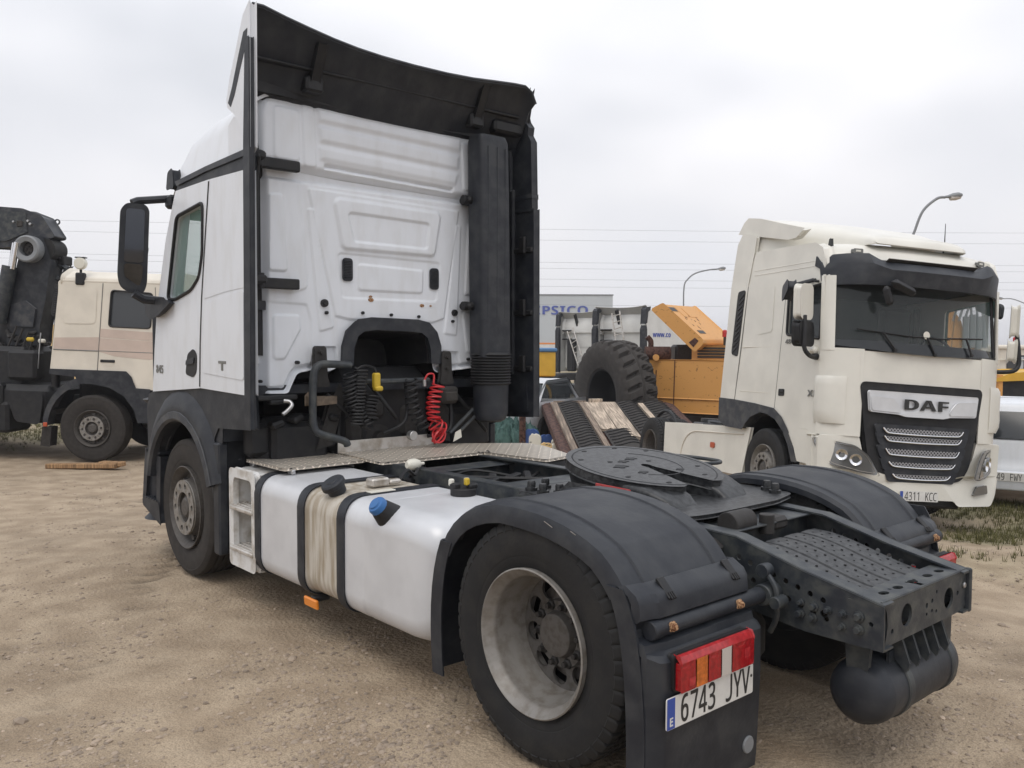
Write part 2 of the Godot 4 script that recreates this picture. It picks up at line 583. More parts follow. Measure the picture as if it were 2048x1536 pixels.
	mat("black_glass", Color(0.02, 0.023, 0.026), 0.06)
	mat("grey_glass", Color(0.055, 0.06, 0.065), 0.1)

func _ready() -> void:
	# camera
	var cam := Camera3D.new()
	cam.name = "camera"
	cam.position = Vector3(-3.525, 1.712, 2.535)
	cam.rotation = Vector3(-0.048, -0.72, 0.004)
	cam.fov = 47.87
	cam.near = 0.05
	cam.far = 3000.0
	add_child(cam, true)
	# overcast sky: pale panorama with soft cloud, brighter overhead
	var cn := FastNoiseLite.new()
	cn.seed = 5
	cn.frequency = 1.6
	cn.fractal_octaves = 5
	var im := Image.create(512, 256, false, Image.FORMAT_RGBF)
	for y in 256:
		var el := PI / 2 - PI * (y + 0.5) / 256.0
		for x in 512:
			var az := TAU * x / 512.0
			var d := Vector3(cos(el) * sin(az), sin(el), cos(el) * cos(az))
			var q := Vector3(d.x, d.y * 2.2, d.z) * 1.2
			var n := cn.get_noise_3dv(q)
			var up := clampf(d.y, 0.0, 1.0)
			var k := 0.82 + 0.42 * up + 0.26 * n * smoothstep(0.02, 0.3, up)
			var c := Color(0.97, 0.968, 1.0).lerp(Color(0.93, 0.955, 1.02), clampf(up * 1.5 - n, 0.0, 1.0))
			if d.y < 0.0: k = 0.55
			im.set_pixel(x, y, Color(c.r * k, c.g * k, c.b * k))
	var pm := PanoramaSkyMaterial.new()
	pm.panorama = ImageTexture.create_from_image(im)
	var sky := Sky.new()
	sky.sky_material = pm
	var env := Environment.new()
	env.background_mode = Environment.BG_SKY
	env.sky = sky
	env.tonemap_mode = Environment.TONE_MAPPER_LINEAR
	env.tonemap_exposure = 1.06
	env.sdfgi_enabled = true
	env.ssao_enabled = true
	env.ssil_enabled = true
	env.fog_enabled = true
	env.fog_light_color = Color(0.86, 0.86, 0.88)
	env.fog_density = 0.0009
	var we := WorldEnvironment.new()
	we.name = "world"
	we.environment = env
	add_child(we, true)
	# veiled sun high behind the camera's left shoulder
	var sun := DirectionalLight3D.new()
	sun.name = "sun"
	sun.light_energy = 0.30
	sun.light_color = Color(1.0, 0.97, 0.93)
	sun.light_angular_distance = 30.0
	sun.shadow_enabled = true
	sun.rotation = Vector3(-1.05, -1.0, 0)
	add_child(sun, true)
	materials()
	build_ground()
	background()
	main_truck()
	cream_truck()
	crane_truck()
	yard_things()

# ---------- the yard's uneven ground ----------
var CP: Array[Vector3] = []   # (x, height, z)
var gn := FastNoiseLite.new()
const DAF_AT := Vector3(6.954, -0.44, -2.937)
const DAF_ROT := Vector3(0.05, -3.65, 0.072)
const CRANE_AT := Vector3(1.44, -0.286, -13.548)
const CRANE_ROT := Vector3(-0.03, -2.32, 0.0)
func gh(x: float, z: float) -> float:
	var s := 0.0
	var h := 0.0
	for c in CP:
		var d := (x - c.x) * (x - c.x) + (z - c.z) * (z - c.z) + 0.05
		var w := 1.0 / (d * sqrt(d))
		s += w
		h += w * c.y
	return h / s
func ground_points() -> void:
	for p: Array in [[-1.1, 0.0, 0.0], [1.1, -0.055, 0.0], [-1.1, 0.0, -3.7], [1.1, -0.02, -3.7], [0.0, 0.0, -1.8], [-3.5, 0.0, 2.5], [-5.0, 0.0, -3.0], [-3.0, 0.0, 6.0], [-8.0, 0.0, 0.0], [-3.0, 0.0, -1.0], [2.5, -0.04, 2.0], [-5.0, -0.1, -9.0], [8.0, -0.55, -9.5], [6.0, -0.5, -8.0], [11.0, -0.62, -10.5], [12.0, -0.72, -2.0], [20.0, -0.65, -6.0], [22.0, -0.7, -20.0], [-15.0, -0.2, -15.0], [0.0, -0.4, -24.0], [60.0, -0.8, -50.0], [-60.0, -0.5, -60.0], [60.0, -0.8, 20.0], [-60.0, -0.2, 40.0], [0.0, 0.0, 40.0], [150.0, -0.8, -150.0], [4.0, -0.18, 0.5], [1.1, -0.06, 1.2]]:
		CP.append(Vector3(p[0], p[1], p[2]))
	for a: Array in [[DAF_AT, DAF_ROT, 3.79], [CRANE_AT, CRANE_ROT, 4.6]]:
		var t := Transform3D(Basis.from_euler(a[1]), a[0])
		for q: Vector3 in [Vector3(1.05, 0, 0), Vector3(-1.05, 0, 0), Vector3(1.05, 0, a[2]), Vector3(-1.05, 0, a[2])]:
			CP.append(t * q)
func axis_steps(c: float, fine: float, half: float, far: float) -> PackedFloat32Array:
	var o := PackedFloat32Array()
	var s := fine
	var x := 0.0
	var r: Array[float] = []
	while x < far:
		r.append(x)
		if x > half: s *= 1.09
		x += s
	for i in range(r.size() - 1, 0, -1): o.append(c - r[i])
	for k in r: o.append(c + k)
	return o
func rut(x: float, z: float) -> float:   # old wheel tracks pressed into the dirt
	var o := 0.0
	for t: Array in [[-2.95, -0.55, 0.13, 0.02], [-5.6, -0.25, 0.16, 0.016], [-2.1, 0.9, 0.14, 0.012], [3.4, 0.5, 0.18, 0.02], [-4.6, -1.1, 0.15, 0.012]]:
		var k: float = (x - t[0] - t[1] * (z + 1.0)) / t[2]
		if absf(k) < 2.0:
			var lug := 0.6 + 0.4 * signf(sin((z + absf(k) * 0.05) * 42.0))
			o -= t[3] * exp(-k * k * k * k) * lug * clampf(gn.get_noise_2d(x * 4.0 + 50.0, z * 4.0) * 2.0 + 0.35, 0.0, 1.0)
	return o
func build_ground() -> void:
	gn.seed = 7
	gn.frequency = 0.25
	gn.fractal_octaves = 5
	ground_points()
	var fn2 := FastNoiseLite.new()
	fn2.seed = 17
	fn2.frequency = 2.2
	fn2.fractal_octaves = 4
	fn2.fractal_gain = 0.6
	var xs := axis_steps(-2.0, 0.04, 4.2, 700.0)
	var zs := axis_steps(-1.6, 0.04, 4.2, 700.0)
	var nx := xs.size()
	var nz := zs.size()
	var pv := PackedVector3Array()
	var pn := PackedVector3Array()
	var pc := PackedColorArray()
	var idx := PackedInt32Array()
	pv.resize(nx * nz)
	pn.resize(nx * nz)
	pc.resize(nx * nz)
	# coarse base heights are interpolated for speed
	for j in nz:
		for i in nx:
			var x := xs[i]
			var z := zs[j]
			var h := gh(x, z)
			var n1 := gn.get_noise_2d(x, z)
			var n2 := fn2.get_noise_2d(x, z)
			var ru := rut(x, z)
			h += n1 * 0.015 + n2 * 0.008 + ru - 0.012
			pv[j * nx + i] = Vector3(x, h, z)
			var tone := 1.0 + 0.30 * gn.get_noise_2d(x * 0.7 + 80.0, z * 0.7) + 0.10 * n2 + ru * 16.0
			for sp: Array in [[-3.05, -0.75, 0.5, 0.16], [-3.4, -0.2, 0.35, 0.14], [-4.4, -2.0, 0.7, 0.10], [-6.5, -3.5, 0.9, 0.08], [1.9, 1.3, 0.5, 0.12], [-2.4, 1.0, 0.5, 0.10]]:   # damp and oily stains
				tone -= sp[3] * smoothstep(sp[2], 0.0, Vector2(x - sp[0], (z - sp[1]) * 0.6).length() + 0.3 * n1 + 0.25 * n2)
			var green := clampf((gn.get_noise_2d(x * 1.2 - 40.0, z * 1.2) + 0.25) * 2.5, 0.0, 1.0)
			var far := Vector2(x - 8.0, z + 1.5).length()
			var gmask := green * maxf(smoothstep(5.0, 2.2, far), smoothstep(13.0, 15.0, -z) * 0.9)
			pc[j * nx + i] = Color(tone, tone, tone).lerp(Color(0.40, 0.50, 0.32), gmask * 0.75)
	for j in nz:
		for i in nx:
			var a := pv[j * nx + mini(i + 1, nx - 1)] - pv[j * nx + maxi(i - 1, 0)]
			var b := pv[mini(j + 1, nz - 1) * nx + i] - pv[maxi(j - 1, 0) * nx + i]
			pn[j * nx + i] = b.cross(a).normalized()
	for j in nz - 1:
		for i in nx - 1:
			var a := j * nx + i
			idx.append_array(PackedInt32Array([a, a + 1, a + nx + 1, a, a + nx + 1, a + nx]))
	var arr := []
	arr.resize(Mesh.ARRAY_MAX)
	arr[Mesh.ARRAY_VERTEX] = pv
	arr[Mesh.ARRAY_NORMAL] = pn
	arr[Mesh.ARRAY_COLOR] = pc
	arr[Mesh.ARRAY_INDEX] = idx
	var am := ArrayMesh.new()
	am.add_surface_from_arrays(Mesh.PRIMITIVE_TRIANGLES, arr)
	var o := inst(self, "ground", am, M.earth)
	reg(o, "bare sandy dirt yard with pebbles and faint tyre tracks", "", "", "structure")
	# pebbles
	var rg := RandomNumberGenerator.new()
	rg.seed = 11
	var st := mb()
	var pr := PackedVector3Array()
	st.lathe(V([0, -0.35, 0.42, -0.2, 0.5, 0.02, 0.33, 0.27, 0, 0.34]), 1, Vector3.ZERO, 6, false)
	var mm := MultiMesh.new()
	mm.transform_format = MultiMesh.TRANSFORM_3D
	mm.use_colors = true
	mm.mesh = st.mesh(8)
	var xf: Array[Transform3D] = []
	var col: Array[Color] = []
	while xf.size() < 90000:
		var r := 0.3 + 13.0 * pow(rg.randf(), 1.25)
		var an := rg.randf() * TAU
		var x := -2.6 + cos(an) * r
		var z := 0.4 + sin(an) * r
		var cl := gn.get_noise_2d(x * 3.0 + 200.0, z * 3.0) + 0.25 * gn.get_noise_2d(x * 0.8, z * 0.8)
		if rg.randf() > smoothstep(-0.35, 0.5, cl): continue
		var s := 0.010 + 0.026 * pow(rg.randf(), 5.0)
		if rg.randf() < 0.006: s *= 2.0
		if Vector2(x + 1.1, z).length() < 0.4 or Vector2(x + 1.1, z + 3.7).length() < 0.4: continue
		var h := gh(x, z) + gn.get_noise_2d(x, z) * 0.015 + fn2.get_noise_2d(x, z) * 0.008 + rut(x, z) - 0.012
		xf.append(Transform3D(Basis.from_euler(Vector3(rg.randf() * 0.8, rg.randf() * TAU, rg.randf() * 0.8)).scaled(Vector3(s * rg.randf_range(0.7, 1.5), s * rg.randf_range(0.5, 0.9), s)), Vector3(x, h, z)))
		var t := rg.randf_range(0.62, 1.15)
		if rg.randf() < 0.05: t *= 1.4
		col.append(Color(0.33 * t, 0.262 * t, 0.20 * t))
	mm.instance_count = xf.size()
	for i in xf.size():
		mm.set_instance_transform(i, xf[i])
		mm.set_instance_color(i, col[i])
	var pi := MultiMeshInstance3D.new()
	pi.name = "pebbles"
	pi.multimesh = mm
	pi.material_override = M.stone
	add_child(pi, true)
	reg(pi, "small loose pebbles scattered over the sandy yard", "pebbles", "", "stuff")
	# grass
	var bl := mb()
	for k in 5:
		var a := k * 1.3
		var d := Vector3(cos(a), 0, sin(a))
		bl.tri(d * 0.02 + Vector3(-d.z, 0, d.x) * 0.006, d * 0.02 - Vector3(-d.z, 0, d.x) * 0.006, d * (0.04 + 0.01 * k) + Vector3(0, 0.07 + 0.012 * k, 0))
	var gm := MultiMesh.new()
	gm.transform_format = MultiMesh.TRANSFORM_3D
	gm.use_colors = true
	gm.mesh = bl.mesh(10)
	xf.clear()
	col.clear()
	while xf.size() < 9000:
		var x := rg.randf_range(4.0, 11.5)
		var z := rg.randf_range(-4.5, 1.5)
		if xf.size() > 4500:
			x = rg.randf_range(-9.0, 6.0)
			z = rg.randf_range(-20.0, -12.5)
			if z > -13.6 - absf(x - 1.0) * 0.15: continue
		var cl := gn.get_noise_2d(x * 1.2 - 40.0, z * 1.2) + 0.25
		if cl < rg.randf() * 0.5: continue
		if xf.size() <= 4500 and Vector2(x - 8.0, z + 1.5).length() > 3.6: continue
		var h := gh(x, z) + gn.get_noise_2d(x, z) * 0.015 - 0.012
		xf.append(Transform3D(Basis(Vector3.UP, rg.randf() * TAU).scaled(Vector3.ONE * rg.randf_range(0.35, 0.9)), Vector3(x, h, z)))
		var t := rg.randf_range(0.7, 1.4)
		col.append(Color(t * 1.2, t, t * 0.9))
	gm.instance_count = xf.size()
	for i in xf.size():
		gm.set_instance_transform(i, xf[i])
		gm.set_instance_color(i, col[i])
	var gi := MultiMeshInstance3D.new()
	gi.name = "grass"
	gi.multimesh = gm
	gi.material_override = M.grass
	add_child(gi, true)
	reg(gi, "short sparse grass growing round the edges of the dirt yard", "grass", "", "stuff")

# ---------- wheels ----------
var cache := {}
# tyre lying along x: outer face at x = 0, other face at x = w (turned to the side it stands on)
func tyre_mesh(R: float, r: float, w: float, blocks: int, depth := 0.012) -> ArrayMesh:
	var key := "t%f %f %f %d" % [R, r, w, blocks]
	if cache.has(key): return cache[key]
	var m := R - r
	var pr := []   # (radius, x, kind) kind 1 = shoulder lug, 2 = rib
	pr.append([r - 0.004, w * 0.12, 0]); pr.append([r + 0.012, w * 0.07, 0]); pr.append([r + m * 0.2, w * 0.035, 0])
	pr.append([r + m * 0.27, w * 0.034, 0]); pr.append([r + m * 0.29, w * 0.024, 0])
	pr.append([r + m * 0.5, 0.0, 0]); pr.append([r + m * 0.7, w * 0.012, 0]); pr.append([r + m * 0.78, w * 0.02, 0]); pr.append([r + m * 0.8, w * 0.012, 1])
	pr.append([R - m * 0.06, w * 0.055, 1]); pr.append([R - m * 0.02, w * 0.085, 1]); pr.append([R - 0.001, w * 0.16, 1])
	for g: float in [0.26, 0.42, 0.58, 0.74]:
		pr.append([R, w * (g - 0.022), 2]); pr.append([R - depth, w * (g - 0.016), 0]); pr.append([R - depth, w * (g + 0.016), 0]); pr.append([R, w * (g + 0.022), 2])
	var half := pr.slice(0, 12)
	half.reverse()
	for h: Array in half: pr.append([h[0], w - h[1], h[2]])
	var seg := blocks * 6 if blocks > 0 else 72
	var st := mb()
	var rings := []
	for s in seg:
		var a := TAU * s / seg
		var ring := PackedVector3Array()
		for p: Array in pr:
			var rr: float = p[0]
			if blocks > 0:
				if p[2] == 1 and s % 6 == 0: rr -= depth * 0.9
				if p[2] == 2 and s % 6 == 3: rr -= depth * 0.6
			ring.append(Vector3(p[1], rr * sin(a), rr * cos(a)))
		rings.append(ring)
	rings.append(rings[0])
	st.skin(rings, true, false)
	st.fix(0)
	cache[key] = st.mesh(30)
	return cache[key]
func nut_mesh() -> ArrayMesh:
	if not cache.has("nut"):
		var b := mb()
		b.lathe(V([0, -0.03, 0.012, -0.03, 0.013, -0.012, 0.021, -0.008, 0.024, 0.004, 0, 0.004]), 0, Vector3.ZERO, 6, false)
		cache.nut = b.mesh(30)
	return cache.nut
# kind: "dish" (outer of a twin pair), "steer"
func wheel(parent: Node, n: String, at: Vector3, side: float, kind: String, R := 0.5, w := 0.29, blocks := 0, tm := "rubber", twin := false, nuts := true, rimm := "rim", facem := "rim") -> Node3D:
	var x := Transform3D(Basis(Vector3.UP, 0.0 if side < 0 else PI), at)
	var hub := mb()
	var rim := mb()
	var face := mb()
	if kind == "dish":
		rim.lathe(V([0.300, 0.004, 0.303, -0.003, 0.297, -0.007, 0.290, 0.0, 0.286, 0.012, 0.268, 0.03, 0.262, 0.05, 0.262, 0.10, 0.250, 0.13, 0.246, 0.17, 0.238, 0.2, 0.235, 0.24, 0.26, 0.24, 0.3, 0.1]), 0, Vector3.ZERO, 64)
		var hs := []
		for k in 10: hs.append(disc(Vector2(cos(TAU * k / 10 + 0.2), sin(TAU * k / 10 + 0.2)) * 0.186, 0.041, 16))
		face.prism(disc(Vector2.ZERO, 0.242, 48), 0, 0.196, 0.208, 0.002, hs)
		face.lathe(V([0.145, 0.2, 0.142, 0.18, 0.138, 0.172, 0.0, 0.172, 0.0, 0.2]), 0, Vector3.ZERO, 40)
		hub.lathe(V([0, 0.135, 0.075, 0.137, 0.088, 0.142, 0.095, 0.16, 0.1, 0.176, 0, 0.176]), 0, Vector3.ZERO, 40, false)
		hub.cyl(0, Vector3(0.28, 0, 0), 0.2, 0.1, 32)
	else:
		rim.lathe(V([0.300, 0.004, 0.303, -0.003, 0.297, -0.007, 0.290, 0.0, 0.284, 0.015, 0.268, 0.03, 0.258, 0.05, 0.25, 0.075, 0.232, 0.085, 0.215, 0.07, 0.2, 0.02, 0.19, -0.004, 0.19, 0.1, 0.29, 0.1]), 0, Vector3.ZERO, 64)
		var hs := []
		for k in 10: hs.append(disc(Vector2(cos(TAU * k / 10 + 0.1), sin(TAU * k / 10 + 0.1)) * 0.1575, 0.0215, 12))
		face.prism(disc(Vector2.ZERO, 0.196, 48), 0, -0.012, 0.004, 0.004, hs + [disc(Vector2.ZERO, 0.112, 32)])
		hub.lathe(V([0.116, -0.006, 0.112, 0.03, 0.1, 0.04, 0.085, 0.015, 0.06, -0.005, 0.0, -0.008, 0, 0.06, 0.13, 0.06]), 0, Vector3.ZERO, 32)
		hub.cyl(0, Vector3(0.06, 0, 0), 0.19, 0.04, 32)
		for k in 8: rim.cyl(0, Vector3(0.066, cos(TAU * k / 8) * 0.232, sin(TAU * k / 8) * 0.232), 0.024, 0.03, 12)
	var o := inst(parent, n, hub.mesh(30), M.rim_dark if kind == "dish" else M.rim_dark, x)
	inst(o, "tyre", tyre_mesh(R, 0.292, w, blocks), M[tm])
	if twin: inst(o, "tyre", tyre_mesh(R, 0.292, w, blocks), M[tm], Transform3D(Basis(), Vector3(w + 0.04, 0, 0)))
	part(o, "rim", rim, M[rimm], "", 30)
	part(o, "wheel_disc", face, M[facem], "", 30)
	if nuts:
		for k in 10:
			var a := TAU * k / 10 + 0.1
			if kind == "dish": inst(o, "wheel_nut", nut_mesh(), M.dirty_iron, Transform3D(Basis(), Vector3(0.172, sin(a) * 0.1225, cos(a) * 0.1225)))
			else: inst(o, "wheel_nut", nut_mesh(), M.rim_dark, Transform3D(Basis(), Vector3(0.006, sin(a) * 0.1575, cos(a) * 0.1575)))
	return o
func bolt(b: Mb, ax: int, c: Vector3, r: float, l: float, sgn := 1.0) -> void:
	var s := b.v.size()
	b.lathe(V([0, 0, r * 1.45, 0, r * 1.45, l * 0.3 * sgn, r, l * 0.35 * sgn, r, l * 0.8 * sgn, r * 0.8, l * sgn, 0, l * sgn]), ax, Vector3.ZERO, 8, false)
	b.xf(s, Transform3D(Basis(), c))

# ---------- stamped sheet-metal rear wall ----------
static func sdp(p: Vector2, pl: PackedVector2Array) -> float:   # signed distance to an outline, inside negative
	var n := pl.size()
	var d := 1e9
	var s := 1.0
	var j := n - 1
	for i in n:
		var a := pl[i]
		var b := pl[j]
		var e := b - a
		var w := p - a
		var q := w - e * clampf(w.dot(e) / e.length_squared(), 0.0, 1.0)
		d = minf(d, q.length_squared())
		var c1 := p.y >= a.y
		var c2 := p.y < b.y
		var c3 := e.x * w.y > e.y * w.x
		if (c1 and c2 and c3) or (not c1 and not c2 and not c3): s = -s
		j = i
	return s * sqrt(d)
func stamped(outl: PackedVector2Array, feats: Array, res: float, extra: Callable) -> Mb:
	var bb := Rect2(outl[0], Vector2.ZERO)
	for p in outl: bb = bb.expand(p)
	bb = bb.grow(res)
	var nx := int(bb.size.x / res) + 2
	var ny := int(bb.size.y / res) + 2
	var dv := PackedFloat32Array()
	var hv := PackedFloat32Array()
	dv.resize(nx * ny)
	hv.resize(nx * ny)
	var fb := []
	for f: Array in feats:
		var r := Rect2(f[0][0], Vector2.ZERO)
		for p: Vector2 in f[0]: r = r.expand(p)
		fb.append(r.grow(absf(f[1]) + f[3] + 0.03))
	for j in ny:
		for i in nx:
			var p := bb.position + Vector2(i, j) * res
			var d := sdp(p, outl)
			dv[j * nx + i] = d
			var h := 0.0
			if d < res * 2.0:
				for k in feats.size():
					if not fb[k].has_point(p): continue
					var f: Array = feats[k]
					var s: float = sdp(p, f[0]) - f[1]
					if f.size() > 4: h += f[2] * smoothstep(f[3], f[3] * 0.4, absf(s))      # a line
					else: h += f[2] * smoothstep(f[3], -f[3], s)
				h += extra.call(p, d)
			hv[j * nx + i] = h * 1.3
	var o := mb()
	for j in ny - 1:
		for i in nx - 1:
			var ids := [j * nx + i, j * nx + i + 1, (j + 1) * nx + i + 1, (j + 1) * nx + i]
			var cnt := 0
			for q: int in ids: if dv[q] <= 0.0: cnt += 1
			if cnt == 0: continue
			var P := []
			for q: int in ids:
				var xy := bb.position + Vector2(q % nx, q / nx) * res
				P.append(Vector3(xy.x, xy.y, hv[q]))
			if cnt == 4:
				o.quad(P[0], P[1], P[2], P[3])
				continue
			var poly := []
			for q in 4:
				var q2 := (q + 1) % 4
				var da := dv[ids[q]]
				var db := dv[ids[q2]]
				if da <= 0.0: poly.append(P[q])
				if (da <= 0.0) != (db <= 0.0):
					var t := da / (da - db)
					poly.append((P[q] as Vector3).lerp(P[q2], t))
			for q in range(1, poly.size() - 1): o.tri(poly[0], poly[q], poly[q + 1])
	return o

# ---------- the white tractor unit in the foreground ----------
func arc_pts(z0: float, y0: float, zc: float, yc: float, z1: float, y1: float, k := 8) -> PackedVector2Array:
	var o := PackedVector2Array()
	for i in k + 1:
		var t := float(i) / k
		o.append(Vector2(z0, y0) * (1 - t) * (1 - t) + Vector2(zc, yc) * 2 * t * (1 - t) + Vector2(z1, y1) * t * t)
	return o
func coil(a: Vector3, b: Vector3, R: float, turns: float, sag := 0.0, ph := 0.0) -> PackedVector3Array:
	var o := PackedVector3Array()
	var t := (b - a).normalized()
	var u := t.cross(Vector3.BACK).normalized()
	var w := t.cross(u)
	var n := int(turns * 14)
	for i in n + 1:
		var f := float(i) / n
		var an := TAU * turns * f + ph
		o.append(a.lerp(b, f) + u * (cos(an) * R + sag * sin(PI * f)) + w * sin(an) * R)
	return o
func main_truck() -> void:
	var t := thing("tractor_unit", "large white tractor unit in the foreground seen from behind with bare fifth wheel", "truck")
	cab(t)
	cab_fairings(t)
	front_end(t)
	chassis(t)
	tanks(t)
	fenders(t)
	rear_gear(t)
	behind_cab(t)
	wheel(t, "front_wheel", Vector3(-1.184, 0.5, -3.752), -1, "steer", 0.5, 0.3, 0, "rubber_dusty", false, false, "rim_dark", "rim")
	wheel(t, "front_wheel", Vector3(1.184, 0.5, -3.752), 1, "steer", 0.5, 0.3, 0, "rubber_dusty", false, false, "rim_dark")
	wheel(t, "rear_wheel", Vector3(-1.204, 0.5, 0), -1, "dish", 0.5, 0.28, 52, "rubber", true, true, "rim", "rim_mid")
	wheel(t, "rear_wheel", Vector3(1.204, 0.445, 0), 1, "dish", 0.5, 0.28, 52, "rubber", true)
	for z: float in [0.0, -3.752]:
		var ax := mb()
		ax.cyl(0, Vector3(0, 0.48, z), 0.07, 1.7, 14)
		if z == 0.0:
			var s := ax.v.size()
			ax.lathe(V([0, -0.26, 0.1, -0.24, 0.2, -0.1, 0.23, 0, 0.2, 0.1, 0.1, 0.24, 0, 0.26]), 0, Vector3(0, 0.48, 0), 24, false)
		part(t, "axle", ax, M.dirty_iron)

func cab(t: Node3D) -> void:
	const ZP := -2.82
	var outl := rnd(V([-1.045, 1.369, -0.828, 1.362, -0.76, 1.50, -0.64, 1.517, -0.52, 1.50, -0.44, 1.53, -0.42, 1.60, -0.41, 1.72, -0.37, 1.80, -0.30, 1.855, -0.2, 1.868, 0.2, 1.86, 0.29, 1.846, 0.35, 1.80, 0.39, 1.71, 0.40, 1.583, 0.355, 1.56, 0.37, 1.49, 0.44, 1.475, 0.6, 1.495, 0.766, 1.513, 0.85, 1.52, 0.85, 2.815, 0.4, 2.822, -0.4, 2.835, -0.75, 2.85, -1.045, 2.89]), 0.03, 3)
	var feats := [
		[V([-0.66, 2.74, 0.60, 2.715, 0.46, 1.90, 0.36, 1.87, -0.36, 1.88, -0.46, 1.90]), 0.01, 0.007, 0.006],
		[V([-0.43, 2.66, 0.38, 2.645, 0.335, 2.405, -0.38, 2.405]), 0.045, 0.013, 0.014],
		[V([-0.345, 2.59, 0.295, 2.575, 0.28, 2.435, -0.305, 2.44]), 0.025, -0.009, 0.008],
		[V([-0.265, 2.24, 0.25, 2.225, 0.245, 2.10, -0.265, 2.10]), 0.022, 0.007, 0.006],
		[V([-0.42, 2.30, 0.40, 2.285, 0.37, 2.05, -0.39, 2.05]), 0.03, -0.005, 0.007],
		[V([-0.94, 2.66, -0.885, 2.665, -0.855, 2.20, -0.945, 2.20]), 0.02, 0.008, 0.006],
		[V([-1.0, 2.76, -0.77, 2.755, -0.72, 2.10, -0.80, 2.075, -1.0, 2.10]), 0.035, 0.006, 0.007],
		[V([-0.905, 1.865, -0.765, 1.865, -0.76, 1.80, -0.865, 1.62, -0.905, 1.62]), 0.025, 0.008, 0.006],
		[V([-1.02, 1.955, -0.70, 1.945, -0.675, 1.85, -0.675, 1.4, -1.02, 1.4]), 0.02, -0.006, 0.006],
		[V([-0.66, 2.6, -0.645, 2.6, -0.50, 1.82, -0.58, 1.80]), 0.014, 0.006, 0.006],
		[V([0.60, 2.6, 0.62, 2.6, 0.58, 1.78, 0.49, 1.79]), 0.014, 0.006, 0.006],
		[V([0.72, 2.62, 0.76, 2.6, 0.80, 2.1, 0.69, 2.1]), 0.015, 0.007, 0.006],
		[V([0.68, 1.92, 0.84, 1.92, 0.84, 1.66, 0.72, 1.66]), 0.03, 0.007, 0.006],
		[V([-0.62, 1.66, -0.48, 1.66, -0.46, 1.45, -0.66, 1.45]), 0.015, -0.02, 0.008],
		[V([0.47, 1.625, 0.6, 1.62, 0.62, 1.43, 0.43, 1.43]), 0.015, -0.02, 0.008]]
	var lower := stamped(outl, feats, 0.0078, func(p: Vector2, d: float) -> float:
		var h := -0.05 * smoothstep(-0.955, -1.0, p.x)
		if p.y < 1.56: h -= 0.018 * smoothstep(-0.052, -0.036, d) - 0.022 * smoothstep(-0.022, -0.008, d)
		h -= 0.02 * smoothstep(2.77, 2.80, p.y)
		return h)
	lower.xf(0, Transform3D(Basis(), Vector3(0, 0, ZP)))
	var rw := part(t, "cab_rear_wall", lower, M.white, "", 50)
	var outu := rnd(V([-1.045, 2.875, -0.95, 2.865, -0.75, 2.845, -0.4, 2.835, 0.4, 2.82, 0.85, 2.81, 0.85, 3.2, 0.80, 3.33, 0.70, 3.352, -0.70, 3.40, -0.88, 3.395, -0.99, 3.34, -1.04, 3.22]), 0.06, 4)
	var fu := [
		[V([-0.60, 3.29, 0.60, 3.265, 0.59, 3.19, -0.59, 3.215]), 0.01, 0.010, 0.02],
		[V([-0.59, 3.155, 0.58, 3.125, 0.57, 3.05, -0.58, 3.08]), 0.01, 0.010, 0.02],
		[V([-0.59, 3.02, 0.57, 2.99, 0.55, 2.93, -0.58, 2.96]), 0.01, 0.008, 0.02],
		[V([-0.55, 2.912, 0.53, 2.880, 0.53, 2.868, -0.55, 2.90]), 0.004, -0.022, 0.018],
		[V([-0.90, 3.22, -0.78, 3.22, -0.78, 2.94, -0.90, 2.94]), 0.03, 0.006, 0.006],
		[V([-0.70, 3.27, -0.66, 3.27, -0.65, 2.91, -0.69, 2.91]), 0.025, 0.006, 0.006],
		[V([0.63, 3.23, 0.72, 3.22, 0.70, 2.90, 0.65, 2.90]), 0.015, 0.006, 0.006]]
	var upper := stamped(outu, fu, 0.0078, func(p: Vector2, d: float) -> float:
		return 0.022 - 0.05 * pow(smoothstep(-0.07, 0.01, d), 2.0) - 0.10 * pow(maxf(0.0, (p.y - 3.2) / 0.2), 2.0) * 0.6)
	upper.xf(0, Transform3D(Basis(), Vector3(0, 0, ZP)))
	part(t, "upper_rear_panel", upper, M.white, "", 50)
	# cab structure behind the rear wall: thick inner box with door openings
	var side := V([-4.05, 1.34, -2.86, 1.36, -2.86, 3.1, -3.05, 3.05, -3.15, 2.7, -3.2, 1.94, -4.1, 1.92])
	var win := rnd(V([-3.734, 2.60, -3.25, 2.645, -3.27, 2.30, -3.33, 2.15, -3.48, 2.065, -3.78, 2.01, -3.93, 2.02]), 0.05)
	var sh := mb()
	sh.prism(side, 0, -1.10, -1.05)
	sh.prism(side, 0, 1.05, 1.10)
	sh.box(Vector3(0.95, 2.4, -2.90), Vector3(0.3, 1.9, 0.04), 0)
	sh.box(Vector3(0, 1.39, -3.55), Vector3(2.08, 0.06, 1.4), 0)
	sh.box(Vector3(0, 1.95, -2.87), Vector3(2.08, 0.06, 0.05), 0)
	var inner := mb()
	inner.prism(V([-1.05, 1.62, -0.45, 1.6, -0.45, 1.86, 0.45, 1.86, 0.45, 1.6, 1.05, 1.6, 1.05, 3.3, -1.05, 3.3]), 2, -2.90, -2.87)
	inner.box(Vector3(-0.55, 1.75, -3.3), Vector3(0.5, 0.7, 0.5), 0.05)
	inner.box(Vector3(-0.55, 2.3, -3.12), Vector3(0.46, 0.75, 0.14), 0.05)
	inner.box(Vector3(0.55, 1.75, -3.3), Vector3(0.5, 0.7, 0.5), 0.05)
	inner.box(Vector3(0.55, 2.3, -3.12), Vector3(0.46, 0.75, 0.14), 0.05)
	inner.box(Vector3(0, 1.78, -3.95), Vector3(2.0, 0.42, 0.3), 0.05)
